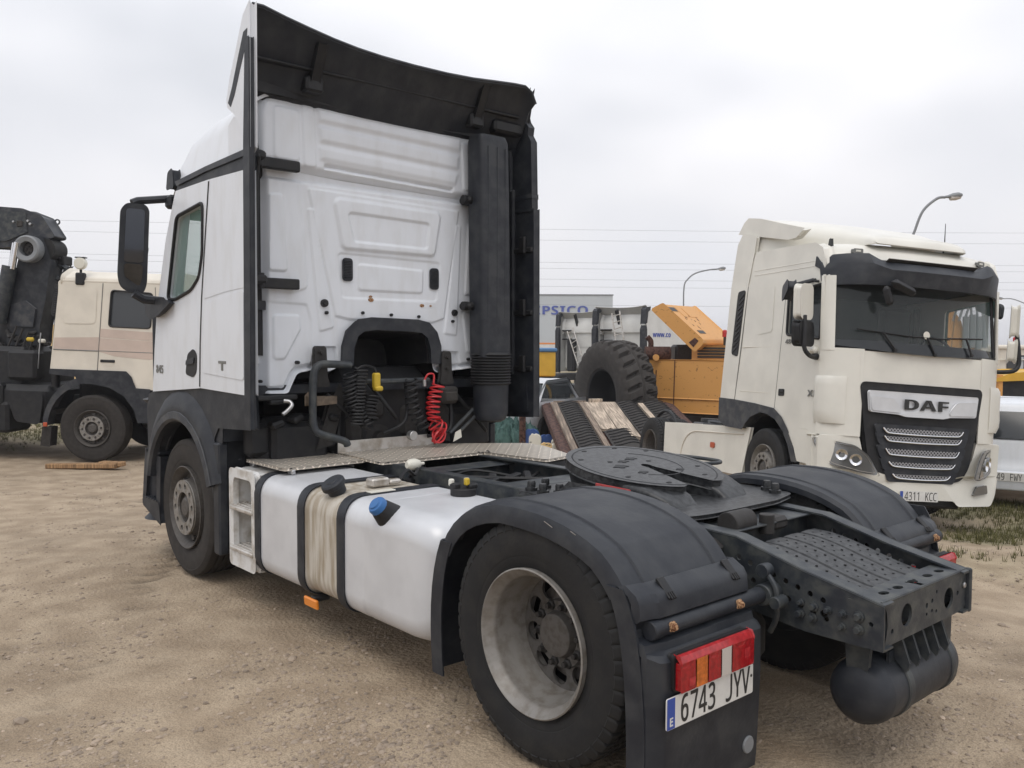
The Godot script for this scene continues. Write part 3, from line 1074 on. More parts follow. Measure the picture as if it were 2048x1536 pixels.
	inner.box(Vector3(0, 2.78, -3.75), Vector3(2.0, 0.12, 0.55), 0.04)
	part(t, "cab_shell", sh, M.plastic)
	part(t, "cab_interior", inner, M.black)
	var sw := mb()
	var ring := PackedVector3Array()
	for k in 24: ring.append(Vector3(-0.55 + 0.22 * cos(TAU * k / 24), 2.02 + 0.2 * sin(TAU * k / 24), -3.75 + 0.1 * sin(TAU * k / 24)))
	sw.tube(ring, 0.014, 6, true)
	part(t, "steering_wheel", sw, M.black)
	# front of the cab with the windscreen opening
	var fr := mb()
	fr.prism(V([-1.1, 1.3, 1.1, 1.3, 1.06, 2.86, -1.06, 2.86]), 2, -0.03, 0.03, 0.0, [rnd(V([-1.02, 1.95, 1.02, 1.95, 0.98, 2.72, -0.98, 2.72]), 0.05)])
	fr.xf(0, Transform3D(Basis.from_euler(Vector3(0.13, 0, 0)), Vector3(0, 0.03, -4.48)))
	part(t, "cab_front", fr, M.white)
	var ws := mb()
	ws.pane(V([-1.03, 1.93, 1.03, 1.93, 0.99, 2.75, -0.99, 2.75]), 2, 0.0)
	ws.xf(0, Transform3D(Basis.from_euler(Vector3(0.13, 0, 0)), Vector3(0, 0.03, -4.48)))
	part(t, "windscreen", ws, M.green_glass)
	for s: float in [-1, 1]:
		var door := mb()
		door.prism(V([-4.27, 1.337, -3.36, 1.40, -3.34, 1.7, -3.305, 2.0, -3.25, 2.3, -3.16, 2.772, -3.745, 2.772, -3.80, 2.69, -3.95, 2.45, -4.08, 2.14, -4.16, 1.94, -4.22, 1.65]), 0, s * 1.17, s * 1.22, 0.012, [win])
		var d := part(t, "door", door, M.white)
		var wf := mb()
		var rp := PackedVector3Array()
		for p in win: rp.append(Vector3(s * 1.222, p.y, p.x))
		wf.tube(rp, 0.013, 6, true)
		part(d, "window_frame", wf, M.black)
		var gl := mb()
		gl.pane(win, 0, s * 1.195)
		part(d, "window", gl, M.door_glass)
		var hd := mb()
		hd.prism(rnd(V([-3.60, 1.48, -3.46, 1.46, -3.40, 1.50, -3.39, 1.62, -3.45, 1.66, -3.56, 1.62]), 0.03), 0, s * 1.213, s * 1.224, 0.002)
		part(d, "handle_recess", hd, M.black)
		var hb := mb()
		hb.prism(rnd(V([-3.58, 1.545, -3.44, 1.56, -3.43, 1.60, -3.57, 1.575]), 0.012), 0, s * 1.223, s * 1.231, 0.003)
		part(d, "handle", hb, M.plastic)
		var seam := mb()
		seam.tube(W([s * 1.2195, 1.40, -3.351, s * 1.2195, 1.7, -3.333, s * 1.2195, 2.0, -3.298, s * 1.2195, 2.3, -3.243, s * 1.2195, 2.772, -3.152]), 0.0055, 5)
		part(d, "door_seam", seam, M.ink)
		var sp := mb()
		sp.prism(V([-3.343, 1.402, (-2.575 if s < 0 else -2.97), 1.385, (-2.575 if s < 0 else -2.97), 2.755, -3.145, 2.772, -3.235, 2.3, -3.29, 2.0, -3.325, 1.7]), 0, s * 1.16, s * 1.218, 0.012)
		var spn := part(t, "cab_side_panel", sp, M.white)
		var lk := mb()   # stowage flap with a raised edge, its upper edge slanting
		var fl := rnd(V([-3.29, 1.50, -2.64, 1.47, -2.63, 2.03, -3.24, 1.965]), 0.03)
		lk.prism(fl, 0, s * 1.2175, s * 1.2225, 0.004)
		part(spn, "stowage_flap", lk, M.white)
		var cr := mb()
		cr.prism(V([-3.25, 2.0, -3.2, 2.04, -2.9, 2.17, -2.6, 2.24, -2.6, 2.05, -2.9, 2.035]), 0, s * 1.2165, s * 1.221, 0.004)
		part(spn, "swage", cr, M.white)
		if s < 0:
			var lc := mb()
			lc.box(Vector3(-1.2235, 1.575, -2.96), Vector3(0.008, 0.018, 0.12), 0.003)
			lc.box(Vector3(-1.2235, 1.545, -2.96), Vector3(0.008, 0.05, 0.03), 0.003)
			part(spn, "lock", lc, M.ink_grey)
			text(d, "model_number", "845", 0.06, M.ink_grey, Transform3D(Basis(Vector3.UP, -PI / 2).rotated(Vector3.RIGHT, 0.0), Vector3(-1.2225, 1.5, -4.12)), 1.1)
		# dark band under the roof and the white roof side
		var bd := mb()
		bd.prism(V([-3.75, 2.78, -2.575, 2.762, -2.575, 2.852, -3.2, 2.842, -3.73, 2.815]), 0, s * 1.15, s * 1.212, 0.008)
		part(t, "roof_band", bd, M.plastic)
		var bd2 := mb()
		bd2.prism(V([-3.72, 2.822, -3.2, 2.848, -2.575, 2.858, -2.575, 2.885, -3.2, 2.87, -3.74, 2.845]), 0, s * 1.15, s * 1.224, 0.006)
		part(t, "roof_gutter", bd2, M.plastic_grey)
	# roof dome: rings along the length
	var rf := mb()
	var rows := []
	for q: Array in [[-4.34, 2.76, 2.84, 1.02], [-4.28, 2.80, 2.97, 1.06], [-4.12, 2.82, 3.10, 1.1], [-3.95, 2.83, 3.20, 1.15], [-3.7, 2.84, 3.29, 1.195], [-3.4, 2.86, 3.34, 1.205], [-3.1, 2.87, 3.36, 1.205], [-2.92, 2.875, 3.40, 1.205], [-2.80, 2.88, 3.385, 1.205]]:
		var row := PackedVector3Array()
		var hw: float = q[3]
		var yb: float = q[1]
		var yt: float = q[2]
		for k in 21:
			var a := PI * k / 20.0
			var cx := signf(cos(a)) * pow(absf(cos(a)), 0.36) * (0.78 if cos(a) < 0.0 and q[0] > -3.0 else 1.0)
			var sy := pow(absf(sin(a)), 0.45)
			row.append(Vector3(-hw * cx * (1.0 - 0.08 * sy), yb + (yt - yb) * sy, q[0]))
		rows.append(row)
	rf.sheet(rows, 0.02)
	part(t, "roof", rf, M.white, "", 50)
	var vz := mb()
	vz.prism(rnd(V([-4.62, 2.70, -4.3, 2.76, -4.2, 2.82, -4.28, 2.85, -4.6, 2.78]), 0.03), 0, -0.9, 0.9, 0.02)
	part(t, "sun_visor", vz, M.plastic)
	var hn := mb()
	hn.prism(rnd(V([-3.93, 2.82, -3.80, 2.82, -3.82, 2.95, -3.90, 2.93]), 0.02), 0, -1.22, -1.16, 0.01)
	part(t, "visor_end", hn, M.plastic)
	var rs := mb()
	rs.prism(V([-2.86, 2.90, -2.585, 2.89, -2.585, 2.97, -2.66, 3.05, -2.78, 3.12, -2.86, 3.08]), 0, -1.204, -1.17, 0.008)
	part(t, "roof_corner", rs, M.white)
	# openings and fittings of the rear wall
	for s: Array in [[-0.376, 2.217], [0.3735, 2.19]]:
		var v := mb()
		v.prism(rrect(s[0] - 0.038, s[1] - 0.077, s[0] + 0.038, s[1] + 0.077, 0.025), 2, ZP - 0.01, ZP + 0.014, 0.004)
		var vn := part(t, "vent", v, M.plastic)
		for k in 12:
			var l := mb()
			l.obox(Vector3(s[0], s[1] - 0.062 + 0.0112 * k, ZP + 0.0155), Vector3(0.058, 0.006, 0.008), Vector3(0.5, 0, 0), 0.001)
			part(vn, "louvre", l, M.plastic)
	for s: Array in [[-0.56, 1.977, 0.027], [-0.544, 1.912, 0.012], [-0.256, 1.918, 0.011], [-0.016, 1.909, 0.011], [0.228, 1.902, 0.011], [0.565, 1.939, 0.025], [0.547, 1.873, 0.011], [0.703, 1.58, 0.011], [-0.764, 1.571, 0.012], [-1.03, 1.45, 0.01], [-0.893, 3.325, 0.01], [-0.80, 3.318, 0.01]]:
		var pg := mb()
		pg.lathe(V([0, 0.02, s[2] * 0.5, 0.022, s[2] * 0.62, 0.014, s[2], 0.013, s[2] * 1.05, -0.02, 0, -0.03]), 2, Vector3(s[0], s[1], ZP + (0.012 if s[1] < 3 else 0.02)), 16, false)
		part(t, "plug", pg, M.black)
	for s: Array in [[-0.185, 2.012, 0.03], [-0.186, 2.036, 0.016], [0.26, 1.985, 0.026], [0.34, 1.985, 0.014]]:
		var pg := mb()
		pg.prism(disc(Vector2(s[0], s[1]), s[2] * 0.5, 7, s[2] * 0.8), 2, ZP, ZP + 0.0125)
		part(t, "chipped_paint", pg, M.rust)
	# arched opening over the engine tunnel
	var ao := PackedVector2Array()
	var ai := PackedVector2Array()
	for p: Array in [[-0.43, 1.56], [-0.425, 1.68], [-0.39, 1.79], [-0.31, 1.86], [-0.2, 1.876], [0.2, 1.868], [0.3, 1.848], [0.37, 1.78], [0.405, 1.68], [0.41, 1.56]]: ao.append(Vector2(p[0], p[1]))
	for p: Array in [[0.335, 1.56], [0.33, 1.66], [0.30, 1.75], [0.24, 1.792], [0.15, 1.80], [-0.16, 1.81], [-0.26, 1.80], [-0.32, 1.76], [-0.355, 1.67], [-0.36, 1.56]]: ai.append(Vector2(p[0], p[1]))
	var ab := mb()
	ab.prism(ao + ai, 2, ZP - 0.02, ZP + 0.045, 0.012)
	part(t, "tunnel_trim", ab, M.plastic)
	var tn := mb()
	var ro := []
	for z: float in [ZP, ZP - 0.5]:
		var r := PackedVector3Array()
		for p in ai: r.append(Vector3(p.x * (1.0 if z == ZP else 0.85), p.y - (0.0 if z == ZP else 0.05), z))
		ro.append(r)
	tn.sheet(ro, 0.02)
	tn.box(Vector3(0, 1.6, ZP - 0.5), Vector3(0.9, 0.6, 0.03), 0)
	part(t, "engine_tunnel", tn, M.black)

func cab_fairings(t: Node3D) -> void:
	for s: float in [-1, 1]:
		# side fairing: dark rubber-edged wing standing back from the cab
		var f := mb()
		if s < 0:
			f.prism(V([-2.62, 1.165, -2.545, 1.165, -2.52, 2.86, -2.515, 3.55, -2.56, 3.55, -2.60, 2.86]), 0, -1.225, -1.19, 0.006)
			f.prism(V([-2.9, 1.2, -2.6, 1.165, -2.585, 2.84, -2.9, 2.84]), 0, -1.205, -1.185, 0.004)
		else:
			f.prism(V([-2.95, 1.10, -2.55, 1.12, -2.56, 2.768, -2.95, 2.768]), 0, 1.16, 1.225, 0.006)
			f.prism(V([-2.95, 2.782, -2.575, 2.782, -2.59, 3.30, -2.63, 3.36, -2.62, 3.42, -2.66, 3.47, -2.70, 3.60, -2.95, 3.55]), 0, 1.155, 1.22, 0.006)
		part(t, "side_fairing", f, M.plastic)
	# ribs and hinges inside the right fairing
	for y: float in [1.5, 1.95, 2.45]:
		var h := mb()
		h.box(Vector3(1.17, y, -2.72), Vector3(0.05, 0.05, 0.32), 0.012)
		h.box(Vector3(1.14, y + 0.04, -2.66), Vector3(0.03, 0.14, 0.07), 0.01)
		part(t, "fairing_hinge", h, M.black)
	var rb := mb()
	rb.box(Vector3(1.165, 2.2, -2.80), Vector3(0.06, 1.5, 0.06), 0.015)
	rb.box(Vector3(1.165, 3.0, -2.84), Vector3(0.05, 0.9, 0.07), 0.015)
	part(t, "fairing_rib", rb, M.plastic)
	# roof deflector: white-sided crest on the left, dark hollow back
	var sd := V([-2.52, 3.752, -2.60, 3.70, -2.70, 3.53, -2.80, 3.37, -2.855, 3.24, -2.84, 3.20, -2.74, 3.14, -2.64, 3.02, -2.56, 2.88, -2.53, 2.90])
	var dm := mb()
	dm.prism(sd, 0, -1.215, -1.17, 0.012)
	part(t, "deflector_side", dm, M.white)
	var ds := mb()
	ds.prism(V([-2.56, 3.53, -2.66, 3.38, -2.74, 3.25, -2.80, 3.19, -2.835, 3.22, -2.77, 3.31, -2.69, 3.45, -2.60, 3.60, -2.545, 3.61]), 0, -1.212, -1.2175, 0.001)
	part(t, "deflector_stripe", ds, M.plastic)
	var dr := mb()
	dr.prism(V([-2.60, 3.70, -2.72, 3.60, -2.95, 3.35, -2.95, 3.2, -2.75, 3.25, -2.66, 3.46]), 0, 1.15, 1.195, 0.012)
	part(t, "deflector_side", dr, M.plastic)
	var rows := []
	var edge := [[-1.19, 3.755], [-1.12, 3.757], [-0.97, 3.725], [-0.80, 3.695], [-0.63, 3.668], [-0.45, 3.648], [-0.26, 3.637], [0.0, 3.633], [0.28, 3.637], [0.52, 3.65], [0.74, 3.672], [0.93, 3.69], [1.04, 3.695], [1.11, 3.66], [1.15, 3.58]]
	for q: Array in [[-2.53, 0.0, 1.0], [-2.60, -0.05, 1.0], [-2.68, -0.19, 1.0], [-2.76, -0.32, 1.0], [-2.84, -0.45, 0.98]]:
		var row := PackedVector3Array()
		for e: Array in edge: row.append(Vector3(e[0] * q[2], maxf(3.28, e[1] + q[1]), q[0]))
		rows.append(row)
	var sk := mb()
	sk.sheet(rows, -0.018)
	part(t, "roof_deflector", sk, M.plastic, "", 50)
	var lip := mb()
	var lp := PackedVector3Array()
	for e: Array in edge: lp.append(Vector3(e[0], e[1], -2.53))
	lip.tube(lp, 0.013, 6)
	part(t, "deflector_lip", lip, M.plastic)
	var wall := mb()   # inner wall of the deflector above the cab
	wall.prism(V([-1.12, 3.32, 1.05, 3.30, 1.0, 3.43, 0.5, 3.47, -0.6, 3.50, -1.1, 3.505]), 2, -2.80, -2.76, 0.006)
	wall.box(Vector3(-0.02, 3.485, -2.665), Vector3(2.2, 0.018, 0.06), 0.006)
	part(t, "deflector_wall", wall, M.black)
	for x: float in [-0.70, 0.67]:
		var b := mb()
		b.prism(V([-2.545, 3.63, -2.62, 3.63, -2.80, 3.36, -2.68, 3.36]), 0, x - 0.035, x + 0.035, 0.008)
		b.box(Vector3(x, 3.40, -2.70), Vector3(0.13, 0.10, 0.10), 0.015)
		b.box(Vector3(x, 3.56, -2.665), Vector3(0.025, 0.2, 0.02), 0.004)
		part(t, "deflector_strut", b, M.black)
	var rt := mb()
	rt.box(Vector3(1.0, 3.40, -2.72), Vector3(0.3, 0.10, 0.12), 0.02)
	part(t, "deflector_bracket", rt, M.black)
	# left brackets between fairing and cab
	for q: Array in [[-0.92, 2.868, 0.32], [-0.93, 2.092, 0.32]]:
		var b := mb()
		b.box(Vector3(q[0], q[1], -2.775), Vector3(q[2], 0.07, 0.05), 0.008)
		b.box(Vector3(-1.13, q[1] + 0.015, -2.70), Vector3(0.14, 0.05, 0.16), 0.012)
		b.cyl(1, Vector3(-1.07, q[1] + 0.01, -2.72), 0.03, 0.1, 12)
		part(t, "fairing_bracket", b, M.black)
	var lb := mb()
	lb.tube(W([-1.1, 3.0, -2.72, -1.12, 2.86, -2.62, -1.11, 2.72, -2.68, -1.12, 2.2, -2.68]), 0.018, 8)
	part(t, "fairing_stay", lb, M.black)
	# air intake on the right rear corner of the cab
	var ai := mb()
	var rr := []
	for q: Array in [[3.29, 0.77, 0.11, 0.07], [3.285, 0.77, 0.13, 0.085], [3.24, 0.775, 0.145, 0.095], [2.8, 0.785, 0.145, 0.10], [2.2, 0.795, 0.145, 0.10], [1.62, 0.805, 0.145, 0.10], [1.60, 0.805, 0.145, 0.10]]:
		var r := PackedVector3Array()
		for p in rrect(q[1] - q[2], -2.66 - q[3], q[1] + q[2], -2.66 + q[3], 0.05): r.append(Vector3(p.x, q[0], p.y))
		rr.append(r)
	ai.skin(rr)
	part(t, "air_intake", ai, M.plastic)
	for x: float in [0.70, 0.79, 0.87]:
		var g := mb()
		g.box(Vector3(x, 2.55, -2.561), Vector3(0.010, 1.3, 0.008), 0.003)
		part(t, "intake_rib", g, M.plastic)
	var be := mb()
	be.lathe(func_bellows(), 1, Vector3(0.81, 0, -2.66), 36, false)
	part(t, "intake_bellows", be, M.black)
	var ca := mb()
	ca.lathe(V([0, 1.09, 0.08, 1.092, 0.115, 1.11, 0.135, 1.16, 0.14, 1.40, 0, 1.40]), 1, Vector3(0.81, 0, -2.66), 36, false)
	part(t, "dust_canister", ca, M.plastic)
	for y: float in [2.80, 1.99]:
		var b := mb()
		b.box(Vector3(0.66, y, -2.74), Vector3(0.12, 0.06, 0.14), 0.02)
		b.cyl(0, Vector3(0.60, y, -2.72), 0.035, 0.05, 12)
		part(t, "intake_bracket", b, M.black)
	# left mirror on two arms, glass turned to the driver
	var mr := thing_part(t, "mirror", Transform3D(Basis.from_euler(Vector3(0.05, -0.22, -0.03)), Vector3(-1.410, 2.385, -4.06)))
	var hs: MeshInstance3D = mr
	var h := mb()
	h.prism(rnd(V([-0.064, -0.28, 0.048, -0.315, 0.068, -0.25, 0.074, 0.28, 0.058, 0.305, -0.05, 0.305, -0.072, 0.27, -0.084, -0.2]), 0.04), 2, -0.09, 0.0, 0.022)
	hs.mesh = h.mesh()
	hs.material_override = M.plastic
	var mg := mb()
	mg.prism(rnd(V([-0.070, -0.10, 0.060, -0.10, 0.065, 0.287, -0.060, 0.287]), 0.025), 2, -0.001, 0.004)
	part(hs, "mirror_glass", mg, M.mirror)
	var mg2 := mb()
	mg2.prism(rnd(V([-0.068, -0.01, 0.038, -0.085, 0.054, -0.03, 0.057, 0.08, -0.070, 0.08]), 0.025), 2, -0.001, 0.006)
	mg2.xf(0, Transform3D(Basis.from_euler(Vector3(0.10, 0.06, 0)), Vector3(0, -0.19, 0.004)))
	part(hs, "wide_angle_glass", mg2, M.mirror)
	var a1 := mb()
	a1.tube(W([-1.42, 2.715, -4.07, -1.38, 2.735, -4.07, -1.15, 2.77, -4.02]), 0.028, 8)
	a1.box(Vector3(-1.15, 2.74, -3.99), Vector3(0.1, 0.10, 0.1), 0.02)
	part(t, "mirror_arm", a1, M.plastic)
	var a2 := mb()
	a2.tube(W([-1.42, 2.06, -4.07, -1.35, 2.02, -4.07, -1.12, 2.0, -4.05]), 0.032, 8)
	a2.prism(V([-4.25, 2.0, -3.86, 2.01, -3.80, 1.985, -3.98, 1.92, -4.13, 1.89, -4.22, 1.92]), 0, -1.28, -1.18, 0.02)
	part(t, "mirror_arm", a2, M.plastic)
func func_bellows() -> PackedVector2Array:
	var o := V([0, 1.38])
	for k in 11:
		o.append(Vector2(0.15, 1.385 + 0.022 * k))
		o.append(Vector2(0.162, 1.396 + 0.022 * k))
	o.append(Vector2(0.145, 1.635))
	o.append(Vector2(0, 1.635))
	return o
func thing_part(parent: Node, n: String, x: Transform3D) -> MeshInstance3D:
	return inst(parent, n, null, null, x)

func front_end(t: Node3D) -> void:
	for s: float in [-1, 1]:
		# plastic wing above the front wheel with the arch cut out, and a bulging flare
		var w := mb()
		var arch := PackedVector2Array()
		for k in 15:
			var a := lerpf(0.12, PI - 0.28, k / 14.0)
			arch.append(Vector2(-3.752 + 0.58 * cos(a) * 0.98, 0.56 + 0.60 * sin(a)))
		var pl := V([-4.335, 0.80, -4.46, 0.85, -4.47, 1.20, -4.43, 1.29, -4.25, 1.332, -3.34, 1.392, -2.62, 1.375, -2.60, 1.165, -3.1, 1.14, -3.2, 1.02])
		w.prism(pl + arch, 0, s * 1.14, s * 1.20, 0.01)
		var wing := part(t, "front_wing", w, M.plastic)
		var fl := mb()
		var rows := []
		for k in 15:
			var a := lerpf(0.30, PI - 0.20, k / 14.0)
			var row := PackedVector3Array()
			var c := Vector2(-3.752, 0.55)
			var d := Vector2(cos(a), sin(a))
			var bul := sin(PI * clampf((a - 0.1) / 2.8, 0.0, 1.0))
			for q: Array in [[0.80, 1.19], [0.76, 1.212], [0.70, 1.226], [0.66, 1.232], [0.64, 1.228], [0.638, 1.16]]:
				var p: Vector2 = c + d * (q[0] if q[0] < 0.65 else lerpf(0.645, q[0], 0.35 + 0.65 * bul))
				row.append(Vector3(s * q[1], p.y, p.x))
			rows.append(row)
		fl.sheet(rows, 0.012 * s)
		part(wing, "wing_bulge", fl, M.plastic, "", 50)
		var fb := mb()
		var rows2 := []
		for k in 15:
			var a := lerpf(0.30, PI - 0.20, k / 14.0)
			var row := PackedVector3Array()
			for q: Array in [[0.655, 1.225], [0.65, 1.24], [0.605, 1.243], [0.595, 1.235], [0.595, 1.12]]:
				row.append(Vector3(s * q[1], 0.55 + sin(a) * q[0], -3.752 + cos(a) * q[0]))
			rows2.append(row)
		fb.sheet(rows2, 0.01 * s)
		part(wing, "arch_flare", fb, M.plastic_grey, "", 30)
		# wheel housing
		var ho := mb()
		var r2 := []
		for k in 13:
			var a := lerpf(-0.1, PI + 0.1, k / 12.0)
			r2.append(PackedVector3Array([Vector3(s * 1.15, 0.56 + 0.6 * sin(a), -3.752 + 0.6 * cos(a)), Vector3(s * 0.62, 0.56 + 0.6 * sin(a), -3.752 + 0.6 * cos(a))]))
		ho.sheet(r2, 0.01)
		part(t, "wheel_housing", ho, M.black)
		# entry steps ahead of the wheel
		var st := mb()
		st.prism(V([-4.25, 0.85, -4.50, 0.86, -4.57, 0.43, -4.53, 0.40, -4.20, 0.31, -4.235, 0.5]), 0, s * 1.0, s * 1.06, 0.01)
		st.prism(V([-4.19, 0.82, -4.26, 0.82, -4.28, 0.45, -4.22, 0.32]), 0, s * 1.06, s * 1.205, 0.008)
		st.prism(V([-4.45, 0.86, -4.52, 0.86, -4.60, 0.42, -4.55, 0.40]), 0, s * 1.06, s * 1.205, 0.008)
		st.box(Vector3(s * 1.11, 0.85, -4.37), Vector3(0.19, 0.04, 0.28), 0.01)
		st.prism(V([-4.20, 0.31, -4.57, 0.41, -4.575, 0.475, -4.235, 0.46]), 0, s * 1.02, s * 1.21, 0.01)
		var sp := part(t, "entry_step", st, M.plastic)
		for k in 5:
			var g := mb()
			g.box(Vector3(s * 1.19, 0.476, -4.28 - 0.055 * k), Vector3(0.05, 0.014, 0.02), 0.004)
			part(sp, "tread_rib", g, M.plastic)
		var lp := mb()
		lp.prism(rnd(V([-4.29, 0.925, -4.22, 0.93, -4.20, 1.0, -4.27, 1.02]), 0.015), 0, s * 1.195, s * 1.222, 0.006)
		part(t, "side_marker", lp, M.red_orange)
		# mudguard flap behind the front wheel
		var fp := mb()
		fp.box(Vector3(s * 0.98, 0.66, -3.16), Vector3(0.40, 0.76, 0.05), 0.015)
		fp.box(Vector3(s * 1.175, 0.65, -3.12), Vector3(0.07, 0.76, 0.10), 0.012)
		fp.prism(V([-3.3, 1.02, -3.06, 1.04, -3.05, 1.16, -3.36, 1.12]), 0, s * 0.78, s * 1.19, 0.01)
		part(t, "mudguard", fp, M.plastic)
	var bp := mb()
	bp.prism(rnd(V([-1.2, -4.5, -0.9, -5.02, 0.9, -5.02, 1.2, -4.5, 1.1, -4.35, -1.1, -4.35]), 0.1), 1, 0.3, 1.25, 0.04)
	part(t, "bumper", bp, M.plastic)
	var fw := mb()
	fw.box(Vector3(0, 1.6, -4.62), Vector3(2.2, 0.8, 0.16), 0.08)
	part(t, "front_grille", fw, M.plastic)

func chassis(t: Node3D) -> void:
	var holes := []
	for k in 16:
		holes.append(disc(Vector2(0.44 + 0.055 * (k % 8) + 0.015 * (k / 8), (0.805 - 0.014 * (k % 8) if k < 8 else 0.735 - 0.014 * (k % 8))), 0.0125, 8))
	holes.append(disc(Vector2(0.83, 0.655), 0.016, 10))
	holes.append(disc(Vector2(0.72, 0.63), 0.012, 8))
	holes.append(disc(Vector2(1.02, 0.66), 0.01, 8))
	for k in 7: holes.append(disc(Vector2(-1.05 + 0.09 * k, 0.84), 0.009, 8))
	for k in 7: holes.append(disc(Vector2(-1.05 + 0.09 * k, 0.76), 0.009, 8))
	for s: float in [-1, 1]:
		var r := mb()
		var web := V([-4.9, 0.63, 0.25, 0.62, 0.75, 0.565, 1.07, 0.565, 1.07, 0.742, 0.74, 0.81, 0.42, 0.893, -0.1, 0.915, -2.4, 0.915, -4.9, 0.915])
		r.prism(web, 0, s * 0.40, s * 0.392, 0.0, holes)
		var top := V([-4.9, 0.915, -2.4, 0.915, -0.1, 0.915, 0.42, 0.893, 0.74, 0.81, 1.07, 0.742, 1.07, 0.733, 0.74, 0.801, 0.42, 0.884, -0.1, 0.906, -4.9, 0.906])
		r.prism(top, 0, s * 0.395, s * 0.32, 0.0)
		r.prism(V([-4.9, 0.63, 0.25, 0.62, 0.75, 0.565, 1.07, 0.565, 1.07, 0.573, 0.75, 0.573, 0.25, 0.628, -4.9, 0.638]), 0, s * 0.395, s * 0.32, 0.0)
		var rp := part(t, "frame_rail", r, M.chassis)
		var edge := mb()
		edge.tube(PackedVector3Array([Vector3(s * 0.394, 0.909, -4.9), Vector3(s * 0.394, 0.909, -0.1), Vector3(s * 0.394, 0.887, 0.42), Vector3(s * 0.394, 0.804, 0.74), Vector3(s * 0.394, 0.736, 1.07)]), 0.0075, 8)
		part(rp, "rail_edge", edge, M.chassis)
		for q: Array in [[0.735, 0.68, 0.013], [0.79, 0.675, 0.018], [0.73, 0.635, 0.019], [0.785, 0.63, 0.019], [0.85, 0.675, 0.014], [0.91, 0.675, 0.015], [0.975, 0.68, 0.02], [0.91, 0.625, 0.014], [0.975, 0.63, 0.02]]:
			var b := mb()
			bolt(b, 0, Vector3(s * 0.40, q[1], q[0]), q[2] * 0.75, 0.028 * s)
			part(rp, "bolt", b, M.chassis)
		for k in 12:
			var b := mb()
			bolt(b, 0, Vector3(s * 0.40, 0.70 if k % 2 else 0.80, -2.2 + 0.16 * k), 0.011, 0.022 * s)
			part(rp, "bolt", b, M.chassis)
	# rear crossmember with oval holes
	var cm := mb()
	var th := []
	for x: float in [-0.25, -0.13, 0.0, 0.14, 0.25]: th.append(disc(Vector2(x, 0.995), 0.018, 14, 0.030))
	for x: float in [-0.18, -0.03, 0.035]: th.append(disc(Vector2(x, 0.985), 0.008, 8))
	cm.prism(V([-0.40, 0.93, 0.40, 0.93, 0.40, 1.05, -0.385, 1.05]), 1, 0.738, 0.746, 0.002, th)
	cm.prism(rnd(V([-0.36, 0.572, 0.36, 0.572, 0.385, 0.60, 0.385, 0.746, -0.37, 0.746, -0.345, 0.70, -0.335, 0.65, -0.345, 0.61]), 0.01), 2, 1.045, 1.055, 0.002, [disc(Vector2(-0.18, 0.66), 0.045, 18), disc(Vector2(0.21, 0.65), 0.045, 18), disc(Vector2(0.05, 0.67), 0.01, 8), disc(Vector2(0.0, 0.66), 0.012, 8), disc(Vector2(0.05, 0.63), 0.008, 8), disc(Vector2(0.0, 0.625), 0.008, 8), disc(Vector2(-0.3, 0.62), 0.011, 8), disc(Vector2(0.3, 0.655), 0.011, 8), disc(Vector2(0.09, 0.70), 0.008, 8), disc(Vector2(0.09, 0.62), 0.008, 8)])
	cm.tube(W([-0.385, 0.742, 1.05, 0.385, 0.742, 1.05]), 0.007, 8)
	cm.box(Vector3(0, 0.60, 0.94), Vector3(0.78, 0.012, 0.14), 0.003)
	cm.box(Vector3(0.39, 0.655, 1.062), Vector3(0.02, 0.19, 0.03), 0.006)
	part(t, "rear_crossmember", cm, M.chassis)
	var tag := mb()
	tag.cyl(2, Vector3(0.355, 0.68, 1.06), 0.013, 0.01, 10)
	part(t, "bolt", tag, M.steel)
	for z: float in [-2.0, -1.2, 0.25]:
		var c := mb()
		c.box(Vector3(0, 0.78, z), Vector3(0.79, 0.2, 0.1), 0.01)
		c.box(Vector3(0, 0.88, z), Vector3(0.79, 0.01, 0.2), 0.003)
		part(t, "crossmember", c, M.chassis)
	var xm := mb()
	for k in 6: xm.obox(Vector3(-0.2 + 0.08 * k, 0.84 + 0.008 * (k % 3), -1.62 + 0.06 * (k % 2)), Vector3(0.16, 0.03, 0.05), Vector3(0, 0.7 * (k % 3) - 0.5, 0.1), 0.008)
	xm.tube(smooth(W([-0.36, 0.85, -1.95, -0.2, 0.87, -1.7, 0.05, 0.86, -1.5, 0.3, 0.87, -1.2])), 0.012, 6)
	xm.tube(smooth(W([-0.36, 0.82, -1.8, 0.0, 0.87, -1.9, 0.2, 0.84, -1.6, 0.34, 0.86, -1.6])), 0.01, 6)
	part(t, "brake_line", xm, M.black)
	# ribbed cover sloping down between the rails behind the fifth wheel
	var yc := func(z: float) -> float: return 0.835 - 0.10 * smoothstep(0.45, 0.98, z) - 0.006
	var lands := [[-0.33, -0.19], [-0.165, -0.045], [-0.02, 0.10], [0.125, 0.245]]
	for q: Array in lands:
		var rows := []
		for k in 15:
			var z := 0.42 + 0.50 * k / 14.0
			var y: float = yc.call(z)
			rows.append(PackedVector3Array([Vector3(q[0] - 0.012, y - 0.02, z), Vector3(q[0], y, z), Vector3((q[0] + q[1]) / 2, y + 0.002, z), Vector3(q[1], y, z), Vector3(q[1] + 0.012, y - 0.02, z)]))
		var b := mb()
		b.sheet(rows, -0.006)
		var cp := part(t, "cover_plate", b, M.oily)
		for k in 10:
			for c in 2:
				var d := mb()
				var z := 0.46 + 0.046 * k
				var x: float = lerpf(q[0], q[1], 0.3 + 0.4 * c)
				d.cyl(1, Vector3(x, yc.call(z) + 0.0055, z + 0.012 * c), 0.0058, 0.006, 8, 0.001)
				part(cp, "drain_hole", d, M.void)
	var und := mb()
	var r3 := []
